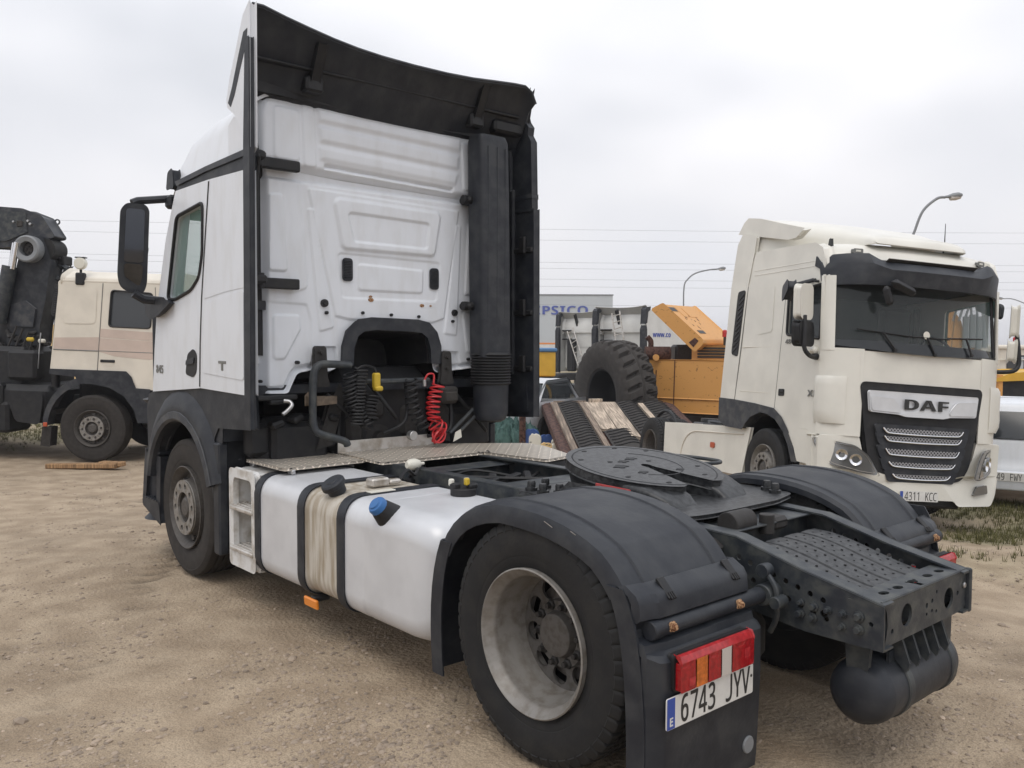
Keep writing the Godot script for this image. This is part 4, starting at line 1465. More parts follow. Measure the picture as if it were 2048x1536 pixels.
	for k in 15:
		var z := 0.42 + 0.51 * k / 14.0
		r3.append(PackedVector3Array([Vector3(-0.34, yc.call(z) - 0.022, z), Vector3(0.27, yc.call(z) - 0.022, z)]))
	und.sheet(r3, 0.01)
	part(t, "cover_base", und, M.black)
	var tear := mb()
	tear.prism(rnd(V([-0.03, 0.72, 0.05, 0.70, 0.07, 0.78, 0.03, 0.84, -0.02, 0.80]), 0.02), 1, 0.7905, 0.7935)
	tear.xf(0, Transform3D(Basis.from_euler(Vector3(0.2, 0, 0)), Vector3(0.03, -0.010, 0)) * Transform3D(Basis(), Vector3(0, -0.0, 0.0)))
	fifth_wheel(t)
	# aluminium catwalk plates
	var pn := [["left", rnd(V([-1.06, -2.98, -0.47, -2.98, -0.45, -2.45, -1.06, -2.42]), 0.02), 0.905], ["mid", rnd(V([-0.45, -2.82, 0.41, -2.82, 0.36, -2.2, -0.48, -2.21]), 0.02), 0.915], ["right", rnd(V([0.42, -2.82, 0.78, -2.56, 0.97, -2.41, 0.95, -2.2, 0.73, -1.69, 0.44, -1.63, 0.37, -2.2]), 0.03), 0.915]]
	for q: Array in pn:
		var b := mb()
		b.prism(q[1], 1, q[2], q[2] + 0.018, 0.004)
		var cw := part(t, "catwalk_plate", b, M.alu_tread)
		var pl: PackedVector2Array = Mb.inset(q[1], 0.05)
		for k in range(0, pl.size(), 3):
			var rv := mb()
			rv.lathe(V([0, 0.006, 0.008, 0.004, 0.012, 0, 0, 0]), 1, Vector3(pl[k].x, q[2] + 0.019, pl[k].y), 8, false)
			part(cw, "rivet", rv, M.black)
	var kk := mb()
	kk.prism(V([-0.45, 0.925, 0.43, 0.925, 0.34, 1.01, -0.45, 1.01]), 2, -2.825, -2.815, 0.002)
	part(t, "catwalk_upstand", kk, M.alu)
	var rs := mb()
	rs.box(Vector3(0.66, 0.87, -2.1), Vector3(0.4, 0.07, 0.8), 0.01)
	for z: float in [-2.2, -2.0, -1.8]: rs.box(Vector3(0.455, 0.875, z), Vector3(0.012, 0.06, 0.012), 0.002)
	part(t, "catwalk_frame", rs, M.black)
	var rt := mb()
	rt.prism(rrect(0.46, 0.30, 1.14, 0.86, 0.1), 2, -2.5, -1.0, 0.05)
	part(t, "right_tank", rt, M.silver)

func fifth_wheel(t: Node3D) -> void:
	# plate with throat and sloping tails, tipped back
	var x := Transform3D(Basis.from_euler(Vector3(0.137, 0, 0)).scaled(Vector3.ONE * 0.91), Vector3(0.0, 1.052, -0.426))
	var pl := PackedVector2Array()
	for k in 41:
		var a := deg_to_rad(lerpf(112.0, 428.0, k / 40.0))
		pl.append(Vector2(cos(a), sin(a)) * 0.45)
	pl.append_array(V([0.115, 0.40, 0.035, 0.06]))
	for k in 7:
		var a := lerpf(0.5, -PI - 0.5, k / 6.0)
		pl.append(Vector2(cos(a) * 0.04, sin(a) * 0.04 + 0.02))
	pl.append_array(V([-0.035, 0.06, -0.115, 0.40]))
	var s := mb()
	s.prism(pl, 1, -0.035, 0.02, 0.006)
	s.xf(0, x)
	var fw := part(t, "fifth_wheel_plate", s, M.oily)
	for q: float in [-1, 1]:
		var w := mb()
		var rr := []
		for e: Array in [[0.20, 0.008, -0.07, 0.075, 0.405], [0.32, 0.006, -0.13, 0.10, 0.39], [0.44, -0.02, -0.17, 0.115, 0.36], [0.52, -0.07, -0.19, 0.13, 0.32], [0.56, -0.12, -0.19, 0.14, 0.29]]:
			var r := PackedVector3Array()
			for p in rrect(e[3], e[2], e[4], e[1], 0.03): r.append(Vector3(p.x * q, p.y, e[0]))
			rr.append(r)
		w.skin(rr)
		w.xf(0, x)
		part(fw, "tail_ramp", w, M.oily)
	var sk := mb()   # skirt under the plate
	sk.lathe(V([0.40, -0.16, 0.44, -0.035, 0.41, -0.035, 0.37, -0.16]), 1, Vector3.ZERO, 40, true, deg_to_rad(120), deg_to_rad(420))
	sk.xf(0, x)
	part(fw, "plate_skirt", sk, M.oily)
	var gr := mb()   # worn ring and grease pockets
	gr.lathe(V([0.235, 0.0195, 0.2405, 0.0225, 0.246, 0.0195]), 1, Vector3(0.0, 0, -0.02), 44, false, deg_to_rad(-60), deg_to_rad(130))
	gr.lathe(V([0.412, 0.0195, 0.418, 0.0225, 0.424, 0.0195]), 1, Vector3.ZERO, 60, false, deg_to_rad(100), deg_to_rad(430))
	gr.xf(0, x)
	part(fw, "wear_groove", gr, M.black)
	for q: Array in [[-0.30, -0.22], [-0.32, 0.16], [0.31, 0.15], [0.30, -0.24], [-0.18, 0.33], [0.18, 0.3], [-0.12, -0.37], [0.14, -0.36], [-0.16, -0.12], [0.10, -0.05]]:
		var b := mb()
		b.prism(disc(Vector2(q[0], q[1]), 0.012, 10, 0.02), 1, 0.0195, 0.0215)
		b.xf(0, x)
		part(fw, "bolt_recess", b, M.void)
	for q: Array in [[-0.18, -0.02, 0.06], [-0.07, -0.10, 0.045], [0.03, -0.13, 0.05], [0.13, 0.16, 0.035], [-0.15, 0.12, 0.04]]:
		var b := mb()
		var pp := PackedVector2Array()
		for k in 12: pp.append(Vector2(q[0], q[1]) + Vector2(cos(TAU * k / 12), sin(TAU * k / 12) * 0.6) * q[2] * (0.8 + 0.25 * sin(k * 2.3)))
		b.prism(pp, 1, 0.019, 0.0225, 0.0015)
		b.xf(0, x)
		part(fw, "grease_smear", b, M.black)
	for q: float in [-1, 1]:
		var pd := mb()
		pd.prism(V([-0.62, 0.925, -0.24, 0.925, -0.34, 1.0, -0.52, 1.0]), 0, q * 0.34, q * 0.46, 0.015)
		pd.cyl(0, Vector3(q * 0.46, 0.97, -0.43), 0.03, 0.06, 14)
		part(t, "pedestal", pd, M.oily)
	var bp := mb()
	bp.prism(rnd(V([-0.52, -0.86, 0.52, -0.86, 0.56, -0.2, 0.52, 0.14, 0.28, 0.2, -0.28, 0.2, -0.52, 0.14, -0.56, -0.2]), 0.06), 1, 0.917, 0.937, 0.004)
	part(t, "mounting_plate", bp, M.oily)
	for q: Array in [[-0.47, -0.79], [-0.43, -0.62], [-0.49, -0.68], [0.47, -0.79], [0.45, 0.08], [0.5, 0.0], [-0.45, 0.08], [-0.36, -0.80]]:
		var b := mb()
		bolt(b, 1, Vector3(q[0], 0.937, q[1]), 0.022, 0.05)
		part(t, "bolt", b, M.oily)
	var lb := mb()
	lb.obox(Vector3(-0.392, 0.995, -0.27), Vector3(0.008, 0.036, 0.21), Vector3(0.12, 0.43, -0.1), 0.002)
	var lab := part(t, "warning_sticker", lb, M.red_label)
	for k in 2:
		var l2 := mb()
		l2.obox(Vector3(-0.417 + 0.036 * k, 1.003 - 0.012 * k, -0.315 + 0.085 * k), Vector3(0.003, 0.012, 0.06), Vector3(0.12, 0.43, -0.1), 0.0005)
		part(lab, "print", l2, M.plate_white)
	var bo := mb()
	bo.cyl(0, Vector3(-0.43, 0.975, -0.50), 0.012, 0.05, 10)
	part(t, "grease_nipple", bo, M.steel)
	var hd := mb()
	hd.tube(smooth(W([0.36, 0.97, -0.55, 0.7, 1.0, -0.85, 0.95, 0.985, -0.95, 1.05, 0.97, -0.72, 0.98, 0.965, -0.66, 0.7, 0.975, -0.72, 0.42, 0.98, -0.52]), 5), 0.012, 8)
	part(t, "release_handle", hd, M.chassis)

func tanks(t: Node3D) -> void:
	# cross-sections (x, y) lofted along z with rounded ends
	var loft := func(zs: Array, r: float) -> Mb:
		var b := mb()
		var rr := []
		for q: Array in zs:
			var ring := PackedVector3Array()
			var i: float = q[1]
			for p in rrect(-1.16 + i, 0.245 + i, -0.46 - i * 0.2, 0.875 - i, r, 7): ring.append(Vector3(p.x - 0.02 * (1.0 - pow((p.y - 0.56) / 0.32, 2.0)), p.y, q[0]))
			rr.append(ring)
		b.skin(rr)
		return b
	var fr: Mb = loft.call([[-3.10, 0.16], [-3.095, 0.10], [-3.07, 0.05], [-3.02, 0.015], [-2.97, 0.0], [-2.935, 0.0]], 0.11)
	part(t, "tank_step_housing", fr, M.white_grimy)
	var st := mb()   # stepped niche
	st.prism(rrect(-2.97, 0.25, -2.60, 0.872, 0.03), 0, -1.178, -1.14, 0.012, [rrect(-2.915, 0.34, -2.645, 0.825, 0.04)])
	st.prism(rrect(-2.97, 0.25, -2.60, 0.87, 0.02), 0, -1.0, -0.98, 0.0)
	st.box(Vector3(-0.80, 0.862, -2.78), Vector3(0.70, 0.02, 0.36), 0.006)
	st.box(Vector3(-0.80, 0.25, -2.78), Vector3(0.70, 0.02, 0.36), 0.006)
	st.box(Vector3(-1.08, 0.58, -2.955), Vector3(0.16, 0.56, 0.02), 0.006)
	st.box(Vector3(-1.08, 0.58, -2.615), Vector3(0.16, 0.56, 0.02), 0.006)
	part(t, "step_niche", st, M.white_grimy)
	for y: float in [0.625, 0.355]:
		var b := mb()
		b.box(Vector3(-1.12, y, -2.785), Vector3(0.15, 0.03, 0.33), 0.008)
		var sp := part(t, "tank_step", b, M.alu)
		for k in 4:
			var g := mb()
			g.box(Vector3(-1.18 + 0.034 * k, y + 0.018, -2.785), Vector3(0.012, 0.01, 0.32), 0.003)
			part(sp, "tread_rib", g, M.alu)
	var z0 := -2.60
	var body: Mb = loft.call([[z0, 0.0], [-2.0, 0.0], [-1.955, 0.0]], 0.12)
	part(t, "fuel_tank", body, M.silver)
	var mid: Mb = loft.call([[-1.955, 0.0], [-1.935, 0.012], [-1.90, 0.012], [-1.60, 0.012], [-1.56, 0.0], [-1.53, 0.0]], 0.12)
	part(t, "tank_middle_section", mid, M.stained, "fuel-stained grey brown section of the tank")
	var rear: Mb = loft.call([[-1.53, 0.0], [-1.335, 0.0], [-1.325, 0.004], [-1.30, 0.004], [-1.29, 0.0], [-1.15, 0.0], [-0.92, 0.0], [-0.84, 0.006], [-0.78, 0.022], [-0.73, 0.05], [-0.70, 0.09], [-0.69, 0.14], [-0.688, 0.2]], 0.13)
	part(t, "additive_tank", rear, M.silver)
	for z: float in [-2.555, -1.985, -1.535]:
		var s := mb()
		var pts := rrect(-1.168, 0.237, -0.45, 0.883, 0.125, 7)
		var rows := []
		for k in pts.size() + 1:
			var p := pts[k % pts.size()]
			var xx := p.x - 0.02 * (1.0 - pow((p.y - 0.56) / 0.32, 2.0))
			rows.append(PackedVector3Array([Vector3(xx, p.y, z - 0.04), Vector3(xx - 0.004, p.y, z - 0.02), Vector3(xx - 0.004, p.y, z + 0.02), Vector3(xx, p.y, z + 0.04)]))
		s.sheet(rows, 0.008)
		part(t, "tank_strap", s, M.plastic, "", 50)
	var cap := mb()
	cap.lathe(V([0, 0.06, 0.03, 0.062, 0.036, 0.055, 0.062, 0.055, 0.07, 0.045, 0.07, 0.02, 0.055, 0.012, 0.05, -0.03, 0, -0.03]), 1, Vector3.ZERO, 20, false)
	cap.xf(0, Transform3D(Basis.from_euler(Vector3(0, 0, 0.55)), Vector3(-1.08, 0.885, -1.75)))
	part(t, "fuel_cap", cap, M.plastic)
	var neck := mb()
	neck.lathe(V([0, 0.1, 0.048, 0.1, 0.055, 0.08, 0.085, -0.03, 0, -0.03]), 1, Vector3.ZERO, 20, false)
	neck.xf(0, Transform3D(Basis.from_euler(Vector3(0, 0, 0.85)), Vector3(-1.10, 0.815, -1.16)))
	part(t, "filler_neck", neck, M.black)
	var bc := mb()
	bc.lathe(V([0, 0.135, 0.03, 0.136, 0.034, 0.128, 0.044, 0.125, 0.05, 0.115, 0.05, 0.095, 0, 0.09]), 1, Vector3.ZERO, 16, false)
	bc.xf(0, Transform3D(Basis.from_euler(Vector3(0, 0, 0.85)), Vector3(-1.10, 0.815, -1.16)))
	part(t, "blue_cap", bc, M.blue_cap)
	var sb := mb()
	sb.box(Vector3(-0.80, 0.895, -1.76), Vector3(0.12, 0.05, 0.08), 0.01)
	sb.box(Vector3(-0.70, 0.89, -1.74), Vector3(0.08, 0.03, 0.05), 0.01)
	part(t, "sender_unit", sb, M.alu)
	var sc := mb()
	sc.tube(smooth(W([-0.66, 0.90, -1.74, -0.58, 0.94, -1.78, -0.5, 0.90, -1.82, -0.42, 0.92, -1.9, -0.41, 0.86, -2.0])), 0.011, 6)
	part(t, "sender_cable", sc, M.black)
	var cn := mb()
	cn.lathe(V([0, -0.05, 0.02, -0.05, 0.035, -0.03, 0.038, 0.01, 0.025, 0.045, 0.012, 0.05, 0.01, 0.08, 0, 0.08]), 0, Vector3(-0.43, 0.945, -1.93), 14, false)
	part(t, "air_coupling", cn, M.can_white)
	var pu := mb()
	pu.cyl(1, Vector3(-0.62, 0.895, -1.18), 0.07, 0.04, 20)
	pu.box(Vector3(-0.66, 0.925, -1.2), Vector3(0.05, 0.04, 0.05), 0.008)
	pu.box(Vector3(-0.58, 0.925, -1.15), Vector3(0.06, 0.03, 0.04), 0.008)
	part(t, "pump_module", pu, M.black)
	for q: Array in [[-0.67, 0.945, -1.22, "can_white"], [-0.61, 0.95, -1.16, "yellow_plug"], [-0.58, 0.945, -1.2, "alu"]]:
		var b := mb()
		b.box(Vector3(q[0], q[1], q[2]), Vector3(0.028, 0.04, 0.028), 0.006)
		part(t, "connector", b, M[q[3]])
	var pl := mb()
	pl.obox(Vector3(-0.93, 0.888, -1.52), Vector3(0.16, 0.006, 0.05), Vector3(0, 0.0, 0.0), 0.001)
	part(t, "tank_label", pl, M.can_white)
	var om := mb()
	om.obox(Vector3(-1.15, 0.212, -1.915), Vector3(0.02, 0.055, 0.15), Vector3(0, 0, 0.1), 0.006)
	part(t, "side_reflector", om, M.orange_lens)
	var ob := mb()
	ob.box(Vector3(-1.10, 0.235, -1.90), Vector3(0.1, 0.03, 0.05), 0.006)
	part(t, "reflector_bracket", ob, M.black)
	for z: float in [-2.555, -1.985, -1.535, -1.0]:
		var br := mb()
		br.box(Vector3(-0.62, 0.235, z), Vector3(0.5, 0.05, 0.07), 0.01)
		br.box(Vector3(-0.42, 0.55, z), Vector3(0.05, 0.6, 0.07), 0.01)
		part(t, "tank_bracket", br, M.black)
	for q: Array in [[-1.03, -2.93], [-0.98, -2.93], [-0.93, -2.93], [-1.0, -2.44]]:
		var b := mb()
		b.box(Vector3(q[0], 0.893, q[1]), Vector3(0.03, 0.03, 0.06), 0.006)
		part(t, "plate_clip", b, M.steel)

func fenders(t: Node3D) -> void:
	for s: float in [-1, 1]:
		var xo := s * 1.215
		var xi := s * 0.575
		var dy := 0.0 if s < 0 else -0.06   # the right side sits lower
		# crown
		var pf := PackedVector2Array()
		pf.append_array(arc_pts(-0.60, 0.80, -0.50, 1.0, -0.22, 1.045, 6))
		pf.append_array(arc_pts(-0.20, 1.048, 0.16, 1.07, 0.38, 0.96, 8))
		pf.append_array(arc_pts(0.40, 0.95, 0.47, 0.90, 0.515, 0.835, 3))
		var rows := []
		for p0 in pf:
			var p := p0 + Vector2(0, dy)
			var d := (p - Vector2(0, 0.45)).normalized()
			var q := p - d * 0.09
			var row := PackedVector3Array([Vector3(xo, q.y, q.x), Vector3(xo, (p - d * 0.045).y, (p - d * 0.045).x)])
			row.append(Vector3(xo - s * 0.012, (p - d * 0.014).y, (p - d * 0.014).x))
			row.append(Vector3(xo - s * 0.045, p.y, p.x))
			for k: float in [0.10, 0.105, 0.125, 0.13]:
				var h := 0.007 if (k > 0.101 and k < 0.127) else 0.0
				row.append(Vector3(xo - s * k, (p + d * h).y, (p + d * h).x))
			for k: float in [0.2, 0.3, 0.4, 0.5]: row.append(Vector3(xo - s * k, p.y, p.x))
			for k: float in [0.53, 0.535, 0.555, 0.56]:
				var h := 0.007 if (k > 0.531 and k < 0.557) else 0.0
				row.append(Vector3(xo - s * k, (p + d * h).y, (p + d * h).x))
			row.append(Vector3(xi + s * 0.015, p.y, p.x))
			row.append(Vector3(xi, (p - d * 0.02).y, (p - d * 0.02).x))
			row.append(Vector3(xi, (p - d * 0.05).y, (p - d * 0.05).x))
			rows.append(row)
		var b := mb()
		b.sheet(rows, -0.008 * s)
		var cr := part(t, "fender_crown", b, M.plastic, "", 33)
		for k: float in [0.116, 0.545]:
			var cl := mb()
			cl.obox(Vector3(xo - s * k, 0.905 + dy, 0.44), Vector3(0.035, 0.014, 0.10), Vector3(0.75, 0, 0), 0.004)
			part(cr, "fender_clip", cl, M.black)
		if s < 0:   # pale scrapes on the outer lip
			for q: Array in [[-1.217, 1.005, 0.12, 0.05], [-1.206, 0.99, 0.245, 0.03], [-1.17, 0.985, 0.31, 0.012]]:
				var sc := mb()
				sc.obox(Vector3(q[0], q[1], q[2]), Vector3(0.003, 0.003, q[3]), Vector3(0.35, 0, 0), 0.0005)
				part(cr, "scrape", sc, M.rim)
		# front leaf
		var fl := mb()
		var r2 := []
		for p in arc_pts(-0.66, 0.20, -0.71, 0.60, -0.60, 0.82, 7):
			r2.append(PackedVector3Array([Vector3(xo + s * 0.004, p.y, p.x + 0.10), Vector3(xo + s * 0.004, p.y, p.x + 0.02), Vector3(xo - s * 0.02, p.y, p.x), Vector3(xi, p.y, p.x)]))
		fl.sheet(r2, -0.008 * s)
		part(t, "fender_front", fl, M.plastic, "", 33)
		# rear section: upper box, pole recess, shelf, lamp face, mudflap
		var rp := mb()
		var pr := [[0.515, 0.832, 0.02], [0.535, 0.842, 0.0], [0.585, 0.815, 0.0], [0.60, 0.79, 0.0], [0.605, 0.74, 0.0], [0.585, 0.728, 0.0], [0.57, 0.70, 0.0], [0.575, 0.665, 0.0], [0.60, 0.655, 0.0], [0.625, 0.65, 0.0], [0.63, 0.625, 0.0], [0.65, 0.615, 0.0], [0.665, 0.60, 0.0], [0.668, 0.44, 0.0], [0.665, 0.33, 0.0], [0.655, 0.10, 0.0], [0.65, 0.05, 0.0]]
		var r3 := []
		for q: Array in pr:
			var ins: float = 0.03 if q[1] > 0.62 else 0.0
			var xl: float = xo - s * (0.05 + ins)
			if s > 0: q = [q[0], q[1] + dy * smoothstep(0.3, 0.7, q[1])]
			r3.append(PackedVector3Array([Vector3(xo, q[1], minf(q[0] - 0.05, 0.60)), Vector3(xo, q[1], minf(q[0] - 0.02, 0.62)), Vector3(xl + s * 0.02, q[1], q[0] - 0.01), Vector3(xl, q[1], q[0]), Vector3(xi + s * 0.02, q[1], q[0]), Vector3(xi, q[1], q[0] - 0.012), Vector3(xi, q[1], q[0] - 0.06)]))
		rp.sheet(r3, 0.008 * s)
		var rpn := part(t, "fender_rear", rp, M.plastic, "", 33)
		var ow := mb()   # outer edge strip down the back of the wheel
		var r4 := []
		for p in arc_pts(0.515, 0.835, 0.64, 0.66, 0.62, 0.05, 9):
			r4.append(PackedVector3Array([Vector3(xo, p.y, p.x - 0.085), Vector3(xo + s * 0.002, p.y, p.x)]))
		ow.sheet(r4, 0.01 * s)
		part(rpn, "fender_edge", ow, M.plastic)
		for k: float in [0.15, 0.545]:
			var cl := mb()
			cl.obox(Vector3(xo - s * k, 0.826 + dy, 0.578), Vector3(0.04, 0.016, 0.09), Vector3(0.8, 0, 0), 0.004)
			for j in 3: cl.obox(Vector3(xo - s * (k - 0.011 + 0.011 * j), 0.806 + dy, 0.608), Vector3(0.006, 0.012, 0.03), Vector3(0.8, 0, 0), 0.002)
			part(rpn, "fender_clip", cl, M.black)
		var po := mb()
		po.cyl(0, Vector3(s * 0.80, 0.697, 0.60), 0.032, 0.74, 22)
		po.cyl(0, Vector3(s * 1.15, 0.697, 0.598), 0.035, 0.06, 22)
		var pp := part(t, "fender_pole", po, M.plastic)
		for x: float in [1.09, 0.68]:
			var q := mb()
			q.box(Vector3(s * x, 0.703, 0.630), Vector3(0.032, 0.036, 0.014), 0.005)
			bolt(q, 2, Vector3(s * x, 0.703, 0.636), 0.012, 0.015)
			part(pp, "rusty_bolt", q, M.rust)
		# tail lamp
		var hs := mb()
		hs.prism(rrect(minf(s * 1.150, s * 0.70), 0.497, maxf(s * 1.150, s * 0.70), 0.629, 0.02), 2, 0.66, 0.69, 0.004)
		var lamp := part(t, "tail_lamp", hs, M.black)
		var seg := [[1.145, 1.06, "red_lens"], [1.06, 0.99, "amber_lens"], [0.99, 0.91, "red_lens"], [0.91, 0.845, "white_lens"], [0.845, 0.705, "red_lens"]]
		for q: Array in seg:
			var g := mb()
			var x0 := minf(s * q[0], s * q[1])
			var x1 := maxf(s * q[0], s * q[1])
			g.prism(rrect(x0 + 0.001, 0.503, x1 - 0.001, 0.601, 0.006, 2), 2, 0.685, 0.715, 0.004)
			part(lamp, "lens", g, M[q[2]])
		var tp := mb()
		tp.prism(V([0.688, 0.627, 0.715, 0.6015, 0.7155, 0.605, 0.706, 0.625]), 0, s * 1.145, s * 0.705, 0.004)
		part(lamp, "lens_top", tp, M.red_lens_bright)
		for x: float in [1.10, 0.765]:
			var g := mb()
			g.prism(rrect(minf(s * x, s * (x - 0.035)), 0.515 if x > 1 else 0.535, maxf(s * x, s * (x - 0.035)), 0.543 if x > 1 else 0.57, 0.006), 2, 0.714, 0.7165, 0.001)
			part(lamp, "lens_reflector", g, M.red_lens_bright)
		if s < 0:
			var pt := mb()
			pt.prism(rrect(-1.198, 0.376, -0.678, 0.486, 0.008), 2, 0.692, 0.696, 0.001)
			var np := part(t, "number_plate", pt, M.plate_white)
			np.transform = Transform3D()
			var bd := mb()
			bd.box(Vector3(-1.175, 0.431, 0.6965), Vector3(0.042, 0.108, 0.002), 0.0)
			part(np, "blue_band", bd, M.blue_band)
			text(np, "country_letter", "E", 0.03, M.plate_white, Transform3D(Basis(), Vector3(-1.175, 0.402, 0.698)), 1.0, 0.001)
			text(np, "registration", "6743 JYV", 0.096, M.ink, Transform3D(Basis(), Vector3(-0.913, 0.431, 0.697)), 0.66, 0.0015, false, 1, "Droid Sans Mono")
			var rv := mb()
			rv.cyl(2, Vector3(-0.69, 0.444, 0.697), 0.006, 0.004, 8)
			part(np, "rivet", rv, M.rim_dark)
			var rf := mb()
			rf.cyl(2, Vector3(-0.66, 0.155, 0.668), 0.034, 0.012, 20)
			part(t, "round_badge", rf, M.lamp_grey)

func rear_gear(t: Node3D) -> void:
	# air tank slung under the rear crossmember
	var a := mb()
	a.lathe(V([0, -0.365, 0.06, -0.36, 0.10, -0.345, 0.122, -0.32, 0.130, -0.285, 0.132, -0.28, 0.132, 0.28, 0.130, 0.285, 0.122, 0.32, 0.10, 0.345, 0.06, 0.36, 0, 0.365]), 0, Vector3(0.02, 0.345, 0.93), 40, false)
	var at := part(t, "air_tank", a, M.plastic)
	for x: float in [-0.13, 0.27]:
		var s := mb()
		s.lathe(V([0.133, -0.022, 0.139, -0.018, 0.139, 0.018, 0.133, 0.022]), 0, Vector3(x, 0.345, 0.93), 40)
		part(at, "tank_band", s, M.chassis)
	var br := mb()
	for x: float in [-0.16, -0.07, 0.02, 0.11, 0.20]:
		br.prism(V([0.86, 0.57, 1.02, 0.57, 1.06, 0.46, 1.05, 0.43, 0.98, 0.49, 0.86, 0.50]), 0, x, x + 0.014, 0.003)
	br.prism(V([-0.2, 0.44, 0.26, 0.44, 0.26, 0.50, -0.2, 0.50]), 2, 0.99, 1.0, 0.002)
	br.prism(V([0.2, 0.57, 0.36, 0.57, 0.35, 0.36, 0.3, 0.36]), 2, 1.0, 1.01, 0.002)
	part(t, "tank_hanger", br, M.chassis)
	var hg := mb()
	hg.prism(V([0.88, 0.57, 0.98, 0.57, 0.96, 0.33, 0.90, 0.33]), 0, -0.32, -0.30, 0.004)
	part(t, "tank_hanger", hg, M.chassis)
	# fender pole clamps on the rail
	for s: float in [-1, 1]:
		var c := mb()
		c.cyl(0, Vector3(s * 0.45, 0.697, 0.61), 0.044, 0.09, 18)
		c.tube(smooth(W([s * 0.46, 0.79, 0.60, s * 0.47, 0.73, 0.66, s * 0.46, 0.62, 0.66, s * 0.44, 0.54, 0.62])), 0.012, 8)
		c.cyl(0, Vector3(s * 0.455, 0.79, 0.60), 0.03, 0.05, 12)
		c.cyl(0, Vector3(s * 0.47, 0.68, 0.675), 0.026, 0.07, 12)
		part(t, "pole_clamp", c, M.chassis)
		var sp := mb()   # air spring and lower arm
		sp.lathe(V([0, 0.36, 0.1, 0.36, 0.14, 0.42, 0.14, 0.54, 0.1, 0.6, 0, 0.6]), 1, Vector3(s * 0.42, 0, 0.42), 24, false)
		part(t, "air_spring", sp, M.rubber)
		var da := mb()
		da.tube(W([s * 0.5, 0.42, 0.1, s * 0.44, 0.86, 0.34]), 0.045, 12)
		part(t, "shock_absorber", da, M.dirty_iron)
	var g := mb()
	g.cyl(2, Vector3(0, 0.62, -1.4), 0.05, 2.6, 16)
	part(t, "propshaft", g, M.dirty_iron)
	var ab := mb()
	ab.cyl(0, Vector3(-0.18, 0.90, 0.28), 0.055, 0.16, 18)
	ab.cyl(1, Vector3(-0.02, 0.88, 0.33), 0.035, 0.09, 14)
	ab.box(Vector3(0.08, 0.87, 0.31), Vector3(0.12, 0.06, 0.08), 0.015)
	part(t, "brake_valve", ab, M.dirty_iron)

